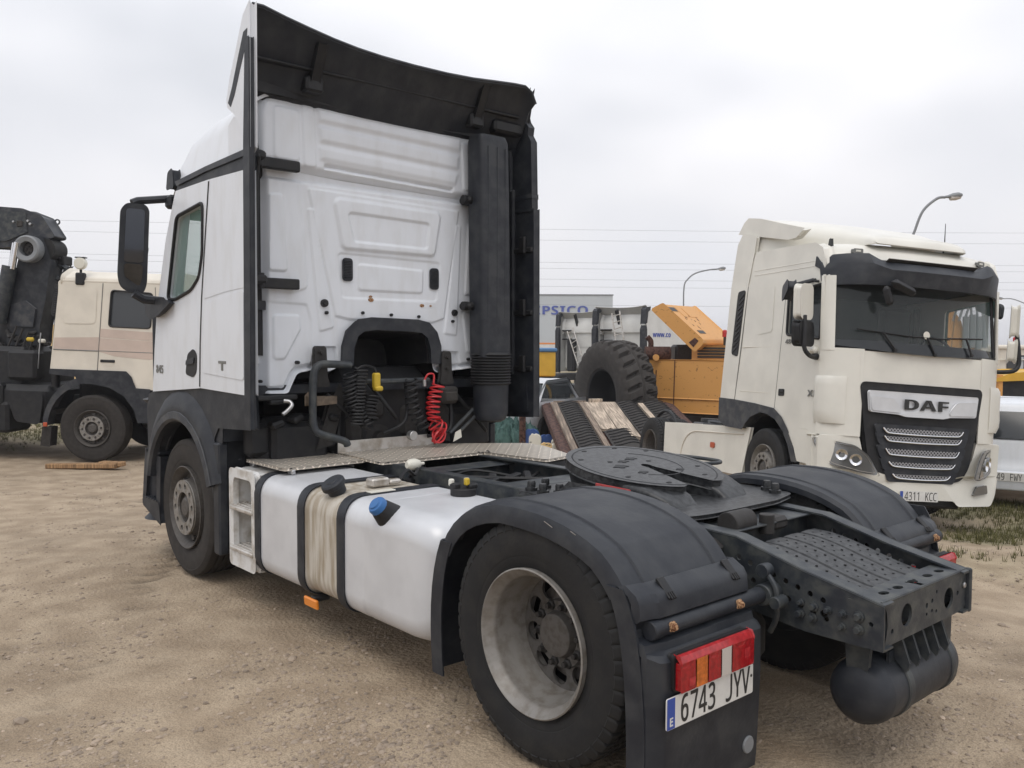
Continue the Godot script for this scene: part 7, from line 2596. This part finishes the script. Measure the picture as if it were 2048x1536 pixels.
	for k in 12:
		var p := mb()
		var c := Vector2(0.30 + 0.055 * k * (0.6 + 0.4 * sin(k * 1.7)), -0.65 + 0.3 * sin(k * 2.4))
		var pp := PackedVector2Array()
		for j in 8: pp.append(c + Vector2(cos(TAU * j / 8), sin(TAU * j / 8) * 0.7) * (0.03 + 0.02 * sin(j * 3.0 + k)))
		p.prism(pp, 1, 0.218, 0.2225)
		p.xf(0, hx)
		part(hn, "rust_patch", p, M.rust_brown)
	var gw := mb()
	gw.prism(V([0.92, -0.01, 1.06, -0.02, 1.06, 0.15, 0.96, 0.15]), 2, 0.0, 0.008, 0.002)
	gw.xf(0, hx)
	part(hn, "side_mesh", gw, M.rust_brown)
	var mf := mb()
	mf.cyl(0, Vector3(1.35, 2.06, -0.35), 0.15, 0.55, 22)
	mf.tube(smooth(W([1.2, 2.15, -0.35, 1.2, 2.32, -0.35, 1.12, 2.42, -0.35])), 0.06, 12)
	part(t, "exhaust", mf, M.rust_brown)
	var ring := mb()
	ring.cyl(2, Vector3(1.28, 1.97, -0.12), 0.07, 0.05, 16)
	part(t, "lifting_eye", ring, M.orange)
	var en := mb()
	en.box(Vector3(2.2, 2.0, -0.7), Vector3(0.9, 0.5, 0.6), 0.05)
	en.box(Vector3(2.1, 0.6, -0.4), Vector3(1.6, 0.4, 1.0), 0.05)
	part(t, "engine", en, M.dirty_iron)
	var w2 := inst(t, "wheel", rim.mesh(), M.void, Transform3D(Basis(Vector3.UP, 0.42), Vector3(2.6, 1.12, -2.6)))
	inst(w2, "tyre", (wn.get_child(0) as MeshInstance3D).mesh, M.rubber_worn)
	var bc := mb()
	bc.cyl(1, Vector3(2.75, 2.33, -0.1), 0.03, 0.2, 10)
	var bn := part(t, "beacon", bc, M.ink)
	var bl := mb()
	bl.lathe(V([0, 2.42, 0.055, 2.42, 0.055, 2.54, 0.03, 2.57, 0, 2.575]), 1, Vector3(2.75, 0, -0.1), 14, false)
	part(bn, "beacon_lens", bl, M.red_lens_bright)
func far_cab(x: float, d: float, label: String, words: bool) -> void:
	var t := thing("tractor_cab", label, "truck", look(x, d), Vector3(0, -1.53, 0))
	var W_ := 1.25
	var b := mb()
	b.box(Vector3(0, 2.1, -1.2), Vector3(2.3, 2.0, 2.2), 0.06)
	b.box(Vector3(0, 3.05, -1.2), Vector3(2.3, 0.3, 2.1), 0.1)
	var body := part(t, "cab", b, M.truck_white_far)
	for q: Array in [[-0.55, 1.65, 0.7, 0.5], [0.45, 1.65, 0.9, 0.5], [0.3, 2.5, 1.2, 0.7]]:
		var p := mb()
		p.prism(rrect(q[0] - q[2] / 2, q[1] - q[3] / 2, q[0] + q[2] / 2, q[1] + q[3] / 2, 0.06), 2, -0.105, -0.075, 0.015)
		part(body, "pressed_panel", p, M.truck_white_far)
	for s: float in [-1, 1]:
		var f := mb()
		f.prism(V([-2.4, 1.0, 0.32, 1.0, 0.34, 2.9, 0.25, 3.55, -0.3, 3.7, -1.2, 3.45, -2.3, 3.0]), 0, s * 1.21, s * 1.25, 0.01)
		var fn := part(t, "side_fairing", f, M.truck_white_far)
		var e := mb()
		e.prism(V([0.30, 0.95, 0.40, 0.95, 0.42, 2.9, 0.34, 3.05, 0.30, 2.9]), 0, s * 1.05, s * 1.27, 0.015)
		e.prism(V([0.30, 3.15, 0.40, 3.1, 0.36, 3.62, 0.28, 3.70, 0.10, 3.72, 0.12, 3.62, 0.24, 3.55]), 0, s * 1.05, s * 1.27, 0.015)
		part(fn, "fairing_edge", e, M.plastic)
	var rows := []
	for i in 7:
		var u := i / 6.0
		var row := PackedVector3Array()
		for k in 11:
			var v := -1.0 + 2.0 * k / 10.0
			row.append(Vector3(v * 1.2, 3.72 - 0.45 * u + 0.06 * v * v, 0.32 - 0.62 * u - 0.25 * (1.0 - v * v) * (1.0 - u)))
		rows.append(row)
	var df := mb()
	df.sheet(rows, 0.02)
	part(t, "roof_deflector", df, M.fairing_inner, "", 50)
	var rf := mb()
	rf.prism(V([0.0, 3.2, -0.2, 3.62, -1.2, 3.45, -2.3, 3.0, -2.3, 2.8, 0.0, 2.8]), 0, -1.15, 1.15, 0.08)
	part(t, "roof", rf, M.truck_white_far)
	var stt := mb()
	stt.prism(V([0.1, 3.66, 0.2, 3.6, 0.0, 3.1, -0.1, 3.1]), 0, -0.32, -0.24, 0.01)
	part(t, "deflector_strut", stt, M.black)
	var ai := mb()
	ai.box(Vector3(-0.55, 1.75, 0.06), Vector3(0.42, 1.5, 0.28), 0.05)
	part(t, "air_intake", ai, M.black)
	for y: float in [2.5, 2.9]:
		var br := mb()
		br.box(Vector3(-0.85, y, 0.05), Vector3(0.5, 0.06, 0.2), 0.02)
		part(t, "fairing_bracket", br, M.black)
	# aluminium ladder leaning across the back
	var a := Vector3(-0.45, 2.95, 0.30)
	var c := Vector3(0.35, 1.35, 0.40)
	if words:
		a = Vector3(-0.10, 3.55, 0.42)
		c = Vector3(0.25, 1.9, 0.45)
	var dir := (c - a).normalized()
	var side := Vector3(dir.y, -dir.x, 0).normalized() * 0.19
	var ln := mb()
	for s: float in [-1, 1]: ln.tube(PackedVector3Array([a + side * s, c + side * s]), 0.03, 6)
	var lad := part(t, "ladder", ln, M.alu)
	for k in 7:
		var p := a.lerp(c, (k + 0.5) / 7.0)
		var rg := mb()
		rg.tube(PackedVector3Array([p - side, p + side]), 0.02, 6)
		part(lad, "rung", rg, M.alu)
	var ch := mb()
	ch.box(Vector3(0, 0.8, 1.2), Vector3(0.9, 0.3, 5.5), 0.02)
	part(t, "chassis", ch, M.black)
	for z: float in [-1.3, 2.5]:
		for s: float in [-1, 1]: wheel(t, "wheel", Vector3(s * 1.2, 0.5, z), s, "dish", 0.5, 0.3, 0, "rubber", false, false)
	if words:
		text(t, "web_address", "www.co", 0.19, M.sign_blue, Transform3D(Basis(Vector3.UP, PI / 2), Vector3(1.256, 2.72, -0.62)), 1.1, 0.01, true)
		var bb := mb()
		bb.box(Vector3(1.255, 1.85, -1.0), Vector3(0.01, 0.08, 1.6), 0.002)
		part(t, "dark_trim", bb, M.plastic)
func jerrycan(x: float, d: float, w: float, h: float, m: String, label: String, red := false) -> void:
	var p := look(x, d)
	var t := thing("jerrycan", label, "jerrycan", p, Vector3(0, -0.72 + 0.15 * sin(x * 9.0), 0))
	var b := mb()
	b.prism(rnd(V([-w / 2, 0.0, w / 2, 0.0, w / 2, h * 0.86, w * 0.3, h, -w * 0.42, h * 0.98, -w / 2, h * 0.86]), w * 0.12), 2, -w * 0.35, w * 0.35, w * 0.08)
	var n := part(t, "can_body", b, M[m])
	var c := mb()
	c.cyl(1, Vector3(-w * 0.26, h + 0.01, 0), w * 0.13, 0.04, 12)
	part(t, "can_cap", c, M[m])
	var hd := mb()
	hd.tube(smooth(PackedVector3Array([Vector3(-w * 0.1, h * 0.98, 0), Vector3(0, h * 1.05, 0), Vector3(w * 0.2, h * 1.05, 0), Vector3(w * 0.3, h * 0.96, 0)])), w * 0.06, 8)
	part(t, "can_handle", hd, M[m])
	if red:
		var l := mb()
		l.box(Vector3(0.0, h * 0.78, w * 0.35), Vector3(w * 0.34, h * 0.1, 0.006), 0.001)
		part(n, "red_label", l, M.red_lens)
func yard_things() -> void:
	ramp_trailer()
	earthmover()
	far_cab(3.2, 40.0, "white tractor cab seen from behind with a ladder slanting down its back, left of two", false)
	far_cab(4.22, 32.5, "white tractor cab seen from behind with blue web address on its side, right of two", true)
	jerrycan(0.42, 18.1, 0.26, 0.42, "can_blue", "tall blue jerrycan standing behind the white one by the rusty post")
	jerrycan(0.48, 17.7, 0.21, 0.36, "can_white", "tall dirty white jerrycan standing next to the rusty post")
	jerrycan(0.74, 18.0, 0.26, 0.32, "can_blue", "low blue jerrycan behind the yellow and white cans")
	jerrycan(0.70, 17.2, 0.21, 0.24, "can_yellow", "yellowish jerrycan under the ramp between two white ones")
	jerrycan(0.93, 17.6, 0.2, 0.28, "can_white", "plain off-white jerrycan half hidden behind the red-labelled one")
	jerrycan(0.92, 17.1, 0.24, 0.24, "can_white", "white jerrycan with a small red label under the ramp", true)
	var gc := mb()
	gc.prism(rrect(-0.16, 0.0, 0.16, 0.12, 0.02), 2, -0.15, 0.15, 0.02)
	one("crate", gc, M.green_plastic, "low green plastic crate on the ground beside the ramp", "crate", "", look(1.05, 16.4), Vector3(0, -0.72, 0))
	var po := mb()
	po.box(Vector3(0, 0.42, 0), Vector3(0.12, 0.84, 0.12), 0.01)
	one("rusty_post", po, M.rust_brown, "rusty square post standing upright left of the jerrycans", "post", "", look(0.22, 18.0), Vector3(0, -0.5, 0))
	# crumpled green netting
	var nn := FastNoiseLite.new()
	nn.seed = 3
	nn.frequency = 1.7
	nn.fractal_octaves = 4
	var rows := []
	for i in 41:
		var row := PackedVector3Array()
		for k in 41:
			var u := -1.0 + i / 20.0
			var v := -1.0 + k / 20.0
			var f := maxf(0.0, 1.0 - (u * u + v * v))
			var fold := absf(nn.get_noise_2d(u * 2.0, v * 2.0)) * 0.9
			row.append(Vector3(u * 0.8 + 0.1 * nn.get_noise_2d(v * 3.0, u), pow(f, 0.4) * (0.42 + fold * 0.7), v * 0.5 + 0.1 * nn.get_noise_2d(u * 3.0, v + 9.0)))
		rows.append(row)
	var tb := mb()
	tb.sheet(rows, 0.01)
	one("tarpaulin", tb, M.tarp, "crumpled green tarpaulin heaped on the ground behind the white tractor", "tarpaulin", "", look(-0.15, 18.8), Vector3(0, -0.72, 0))
	var rl := mb()
	for k in 5: rl.tube(W([-0.1 + 0.05 * k, 0.15, 0.02, -0.12 + 0.05 * k, 0.62, 0.0]), 0.02, 6)
	rl.box(Vector3(0, 0.1, 0), Vector3(0.32, 0.2, 0.2), 0.02)
	one("slat_bundle", rl, M.wood_brown, "small bundle of brown slats standing left of the green tarpaulin", "slats", "", look(-0.68, 18.2), Vector3(0, -0.72, 0))
	silver_car()
	white_car()
func silver_car() -> void:
	var t := thing("parked_car", "silver car with pale window frame half hidden behind the rusty ramp", "car", look(0.55, 21.0), Vector3(0, -1.2, 0))
	var b := mb()
	b.prism(rnd(V([-2.1, 0.25, 2.1, 0.25, 2.15, 0.75, 1.4, 0.88, -1.2, 0.86, -2.15, 0.72]), 0.1), 0, -0.85, 0.85, 0.08)
	part(t, "body", b, M.silver)
	var g := mb()
	g.prism(rnd(V([-1.0, 0.86, 1.35, 0.88, 0.85, 1.34, -0.4, 1.36]), 0.1), 0, -0.72, 0.72, 0.08)
	var gn2 := part(t, "greenhouse", g, M.dark_glass)
	var r := mb()
	r.prism(rnd(V([-0.42, 1.36, 0.88, 1.345, 0.8, 1.40, -0.35, 1.42]), 0.02), 0, -0.70, 0.70, 0.02)
	for s: float in [-1, 1]:
		r.tube(W([s * 0.74, 0.86, -1.0, s * 0.68, 1.38, -0.4, s * 0.68, 1.37, 0.85, s * 0.74, 0.88, 1.35]), 0.035, 6)
	part(t, "roof", r, M.silver)
	for q: Array in [[-0.83, -1.3], [0.83, -1.3], [-0.83, 1.3], [0.83, 1.3]]:
		var w := mb()
		w.cyl(0, Vector3(q[0], 0.31, q[1]), 0.31, 0.2, 28, 0.03)
		part(t, "wheel", w, M.rubber)
func white_car() -> void:
	var p := look(6.85, 12.0)
	var t := thing("parked_car", "white hatchback parked tail-on beyond the cream tractor unit at the right edge", "car", p, Vector3(0, -1.24, 0))
	# local: tail towards +z
	var b := mb()
	b.prism(rnd(V([-3.6, 0.3, -3.7, 0.7, -2.6, 0.92, 0.02, 0.95, 0.06, 0.62, 0.12, 0.50, 0.08, 0.24]), 0.06), 0, -0.86, 0.86, 0.10)
	part(t, "body", b, M.white)
	var g := mb()
	g.prism(rnd(V([-2.4, 0.94, 0.0, 0.95, -0.24, 1.44, -1.7, 1.45]), 0.08), 0, -0.78, 0.78, 0.10)
	part(t, "greenhouse", g, M.white)
	var w := mb()
	w.prism(rnd(V([-0.66, 0.96, 0.66, 0.96, 0.60, 1.36, -0.60, 1.36]), 0.06), 2, -0.01, 0.01, 0.004)
	w.xf(0, Transform3D(Basis.from_euler(Vector3(-0.45, 0, 0)), Vector3(0, 0.08, 0.44)))
	part(t, "rear_window", w, M.black_glass)
	for s: float in [-1, 1]:
		var sw := mb()
		sw.prism(rnd(V([-2.2, 0.98, -0.35, 0.99, -0.5, 1.36, -1.65, 1.38]), 0.08), 0, s * 0.775, s * 0.787, 0.003)
		part(t, "side_window", sw, M.black_glass)
		var l := mb()
		l.prism(rnd(V([s * 0.62, 0.70, s * 0.83, 0.70, s * 0.82, 0.93, s * 0.66, 0.93]), 0.03), 2, 0.02, 0.062, 0.01)
		part(t, "tail_lamp", l, M.red_lens)
		for z: float in [-0.75, -2.9]:
			var wl := mb()
			wl.cyl(0, Vector3(s * 0.8, 0.30, z), 0.30, 0.2, 28, 0.03)
			part(t, "wheel", wl, M.rubber)
	var rs := mb()
	rs.box(Vector3(0, 1.47, -0.95), Vector3(1.2, 0.02, 0.04), 0.006)
	for s: float in [-1, 1]: rs.box(Vector3(s * 0.62, 1.47, -0.95), Vector3(0.04, 0.04, 1.1), 0.01)
	part(t, "roof_rail", rs, M.silver)
	var bp := mb()
	bp.prism(rnd(V([-0.05, 0.24, 0.14, 0.24, 0.17, 0.42, 0.15, 0.50, -0.05, 0.52]), 0.03), 0, -0.88, 0.88, 0.05)
	part(t, "rear_bumper", bp, M.white)
	var hb := mb()
	hb.box(Vector3(-0.28, 0.68, 0.07), Vector3(0.22, 0.06, 0.02), 0.006)
	part(t, "badge", hb, M.ink)
	var np := mb()
	np.box(Vector3(0.02, 0.43, 0.165), Vector3(0.50, 0.12, 0.012), 0.003)
	var nn := part(t, "number_plate", np, M.plate_white)
	text(nn, "registration", "1749 FWY", 0.094, M.ink, Transform3D(Basis(), Vector3(0.03, 0.43, 0.172)), 0.66, 0.002, false, 1, "Droid Sans Mono")

# ---------- far background ----------
func background() -> void:
	var hb := look(0, 120.0)
	var t := thing("warehouse", "large pale grey warehouse with blue lettering far behind the yard", "building", look(14.0, 121.0), Vector3(0, -0.72, 0))
	var y0 := -t.position.y
	var b := mb()
	b.box(Vector3(-20.0, (8.32 + y0) / 2, -10.0), Vector3(40.0, 8.32 + y0, 20.0), 0.02)
	part(t, "wall", b, M.far_grey)
	var cp := mb()
	cp.box(Vector3(-20.0, 8.38 + y0, -10.0), Vector3(40.2, 0.16, 20.2), 0.02)
	part(t, "parapet", cp, M.lamp_grey)
	for k in 13:
		var j := mb()
		j.box(Vector3(-3.1 * k - 1.0, (8.2 + y0) / 2, 0.012), Vector3(0.06, 8.2 + y0, 0.03), 0)
		part(t, "panel_joint", j, M.far_grey)
	var bd := mb()
	bd.box(Vector3(-20.0, 0.8 + y0, 0.03), Vector3(40.0, 1.6, 0.06), 0)
	part(t, "lower_band", bd, M.truck_white_far)
	var ob := mb()
	ob.box(Vector3(-20.0, 1.58 + y0, 0.05), Vector3(40.0, 0.22, 0.06), 0)
	part(t, "orange_stripe", ob, M.orange_lens)
	text(t, "sign_lettering", "PEPSICO", 1.18, M.sign_blue, Transform3D(Basis(), Vector3(-8.0, 6.2 + y0, 0.05)), 1.40, 0.08)
	# yellow tipper body beside the warehouse
	var y := thing("yellow_truck", "yellow lorry body with a blue top rail partly hidden behind the white tractor", "truck", look(0.2, 27.0), Vector3(0, -0.72, 0))
	var g0 := -y.position.y
	var yb := mb()
	yb.box(Vector3(-1.8, 1.05 + g0, -1.0), Vector3(5.9, 0.78, 2.3), 0.03)
	part(y, "tipper_body", yb, M.yellow)
	var yr := mb()
	yr.box(Vector3(-1.8, 1.48 + g0, -1.0), Vector3(6.0, 0.12, 2.4), 0.03)
	part(y, "top_rail", yr, M.blue_rim)
	var yc := mb()
	yc.box(Vector3(-1.8, 0.3 + g0, -1.0), Vector3(5.7, 0.7, 1.8), 0.03)
	part(y, "chassis", yc, M.black)
	var ym := mb()
	ym.lathe(V([0.50, -0.2, 0.58, -0.2, 0.58, 0.2, 0.50, 0.2]), 2, Vector3(0.45, 0.05 + g0, 0.15), 24, true, -0.2, PI + 0.2)
	part(y, "mudguard", ym, M.yellow)
	for x: float in [0.45, -3.6]: wheel(y, "wheel", Vector3(x, 0.5, 0.2), -1, "dish", 0.5, 0.3, 0, "rubber", false, false).rotation.y = PI / 2 + PI
	# yellow hopper and grey boom seen between crane and cab at far left
	var hp := thing("yellow_machine", "yellow machine with grey arm glimpsed between the crane and the cream cab at left", "machine", look(-17.2, 32.0), Vector3(0, -0.72, 0))
	var g1 := -hp.position.y
	var h1 := mb()
	h1.prism(V([-0.7, g1 - 0.5, 1.2, g1 - 0.5, 1.2, 2.4 + g1, 0.6, 2.4 + g1, -0.6, 1.9 + g1]), 2, -1.2, 0.0, 0.04)
	part(hp, "hopper", h1, M.can_yellow)
	var h2 := mb()
	h2.box(Vector3(-0.2, 3.3 + g1, -0.5), Vector3(5.0, 0.4, 0.5), 0.05)
	h2.box(Vector3(-0.4, 1.5 + g1, -0.6), Vector3(0.3, 3.4, 0.4), 0.05)
	part(hp, "boom", h2, M.lamp_grey)
	# street lamps
	for q: Array in [[15.8, 80.0, 7.6, 8.5, 3.0, 0.0, "tall grey street lamp with curved arm rising above the orange machine"], [19.2, 42.0, 7.2, 8.75, 1.6, 0.0, "nearest street lamp, its curved arm rising behind the cream tractor unit"], [72.0, 118.0, 5.6, 7.9, 5.2, 1.0, "distant street lamp with arm curving left at the right edge of the yard"]]:
		var l := thing("street_lamp", q[6], "street lamp", look(q[0], q[1]), Vector3(0, -0.72 if q[5] < 0.5 else -0.72 + PI, 0), "street lamps round the yard")
		var gy := -l.position.y
		var p := mb()
		var sc: float = q[1] / 42.0
		p.tube(smooth(PackedVector3Array([Vector3(0, 0, 0), Vector3(0, q[2] * 0.5 + gy, 0), Vector3(0, q[2] - 0.8 + gy, 0), Vector3(q[4] * 0.12, q[2] + gy, 0), Vector3(q[4] * 0.35, lerpf(q[2], q[3], 0.6) + gy, 0), Vector3(q[4] * 0.75, q[3] - 0.05 + gy, 0), Vector3(q[4], q[3] + 0.02 + gy, 0)]), 5), 0.065, 8)
		part(l, "pole", p, M.lamp_grey)
		var h := mb()
		h.lathe(V([0, -0.45, 0.07, -0.42, 0.10, -0.2, 0.19, 0.05, 0.19, 0.3, 0.1, 0.45, 0, 0.48]), 0, Vector3.ZERO, 16, false)
		h.xf(0, Transform3D(Basis(Vector3.BACK, 0.18).scaled(Vector3(1, 0.75, 1)), Vector3(q[4] + 0.35, q[3] + 0.08 + gy, 0)))
		var hn := part(l, "lamp_head", h, M.lamp_grey)
		var gb := mb()
		gb.lathe(V([0, -0.2, 0.14, -0.18, 0.17, 0.05, 0.12, 0.3, 0, 0.36]), 0, Vector3.ZERO, 16, false)
		gb.xf(0, Transform3D(Basis(Vector3.BACK, 0.18).scaled(Vector3(1, 0.8, 1)), Vector3(q[4] + 0.42, q[3] + 0.0 + gy, 0)))
		part(hn, "lamp_bowl", gb, M.white_lens)
	# overhead wires
	var names := ["highest", "second highest", "third highest", "middle", "third lowest", "second lowest", "lowest"]
	var ys := [457.0, 477.0, 520.0, 531.0, 552.0, 566.0, 603.0]
	for k in 7:
		var pts := PackedVector3Array()
		var d := 90.0
		var hy: float = 1.712 + (687.0 - ys[k]) / 1730.0 * d
		for i in 25:
			var u := -1.0 + i / 12.0
			var q := look(u * 110.0, d + k * 0.6 + 6.0 * u)
			pts.append(Vector3(q.x, hy + 1.3 * u * u - 0.8 * u * (0.4 + 0.1 * k) - 0.25, q.z))
		var wb := mb()
		wb.tube(pts, 0.011, 5)
		one("power_line", wb, M.wire, "thin overhead power line crossing the sky, %s of the seven" % names[k], "power line", "overhead power lines")
	# machines behind the cream tractor at the right edge
	var c := thing("canopy_machine", "dark machine under a yellow canopy roof at the right edge behind the white car", "machine", look(12.9, 22.0), Vector3(0, -0.72, 0))
	var g2 := -c.position.y
	var cr := mb()
	cr.prism(rnd(V([-0.75, 0.80 + g2, 3.0, 0.95 + g2, 3.0, 1.02 + g2, 0.4, 1.02 + g2, -0.3, 0.96 + g2]), 0.05), 2, -1.5, 0.2, 0.03)
	part(c, "canopy", cr, M.yellow)
	var cb := mb()
	cb.box(Vector3(1.2, 0.1 + g2, -0.6), Vector3(3.4, 1.5, 1.3), 0.05)
	part(c, "machine_body", cb, M.black)
	var cpx := mb()
	cpx.box(Vector3(-0.55, 0.1 + g2, 0.1), Vector3(0.12, 1.7, 0.12), 0.01)
	part(c, "canopy_post", cpx, M.orange)
	var v := thing("cabin_truck", "white lorry cabin with curtained windows and a red beacon at the right edge", "truck", look(15.2, 26.5), Vector3(0, -0.72, 0))
	var g3 := -v.position.y
	var vb := mb()
	vb.box(Vector3(1.4, 0.55 + g3, -1.2), Vector3(3.4, 2.3, 2.4), 0.06)
	vb.box(Vector3(1.4, 1.62 + g3, 0.02), Vector3(3.44, 0.10, 0.08), 0.02)
	part(v, "cabin", vb, M.old_cream)
	for x: float in [0.25, 1.05, 1.9]:
		var w := mb()
		w.prism(rrect(x - 0.31, 0.95 + g3, x + 0.31, 1.38 + g3, 0.05), 2, -0.02, 0.015, 0.004)
		var wn := part(v, "window", w, M.grey_glass)
		var cu := mb()
		cu.box(Vector3(x + 0.12, 1.15 + g3, 0.017), Vector3(0.16, 0.36, 0.006), 0.001)
		part(wn, "curtain", cu, M.far_grey)
	var rl := mb()
	rl.box(Vector3(1.4, 1.25 + g3, 0.05), Vector3(3.5, 0.03, 0.04), 0.01)
	part(v, "side_rail", rl, M.can_white)
	var bc := mb()
	bc.cyl(1, Vector3(0.32, 1.74 + g3, -0.2), 0.04, 0.14, 10)
	var bn := part(v, "beacon", bc, M.ink)
	var bl := mb()
	bl.lathe(V([0, 1.80, 0.08, 1.80, 0.08, 1.92, 0.04, 1.95, 0, 1.955]), 1, Vector3(0.32, g3, -0.2), 14, false)
	part(bn, "beacon_lens", bl, M.red_lens_bright)
	var ex := thing("yellow_crane", "yellow crane with grey hydraulic hoses seen through the cream tractor's cab windows", "crane", look(9.5, 18.5), Vector3(0, -0.72, 0))
	var g4 := -ex.position.y
	var e1 := mb()
	e1.prism(rnd(V([-0.55, 0.0, 0.6, 0.0, 0.5, 1.6 + g4, 0.15, 1.7 + g4, 0.05, 2.2 + g4, -0.12, 2.42 + g4, -0.3, 2.45 + g4, -0.4, 2.0 + g4, -0.5, 1.2 + g4]), 0.05), 2, -0.5, 0.0, 0.03)
	part(ex, "crane_arm", e1, M.orange)
	var e2 := mb()
	for k in 4: e2.cyl(1, Vector3(0.12 + 0.14 * k, 1.95 + g4 + 0.04 * (k % 2), 0.1), 0.06, 0.7, 12)
	for k in 3: e2.tube(smooth(PackedVector3Array([Vector3(-0.15 + 0.12 * k, 2.2 + g4, 0.1), Vector3(0.0 + 0.12 * k, 2.62 + g4, 0.1), Vector3(0.2 + 0.12 * k, 2.55 + g4, 0.1), Vector3(0.25 + 0.12 * k, 2.2 + g4, 0.1)])), 0.025, 8)
	part(ex, "hydraulic_hose", e2, M.lamp_grey)
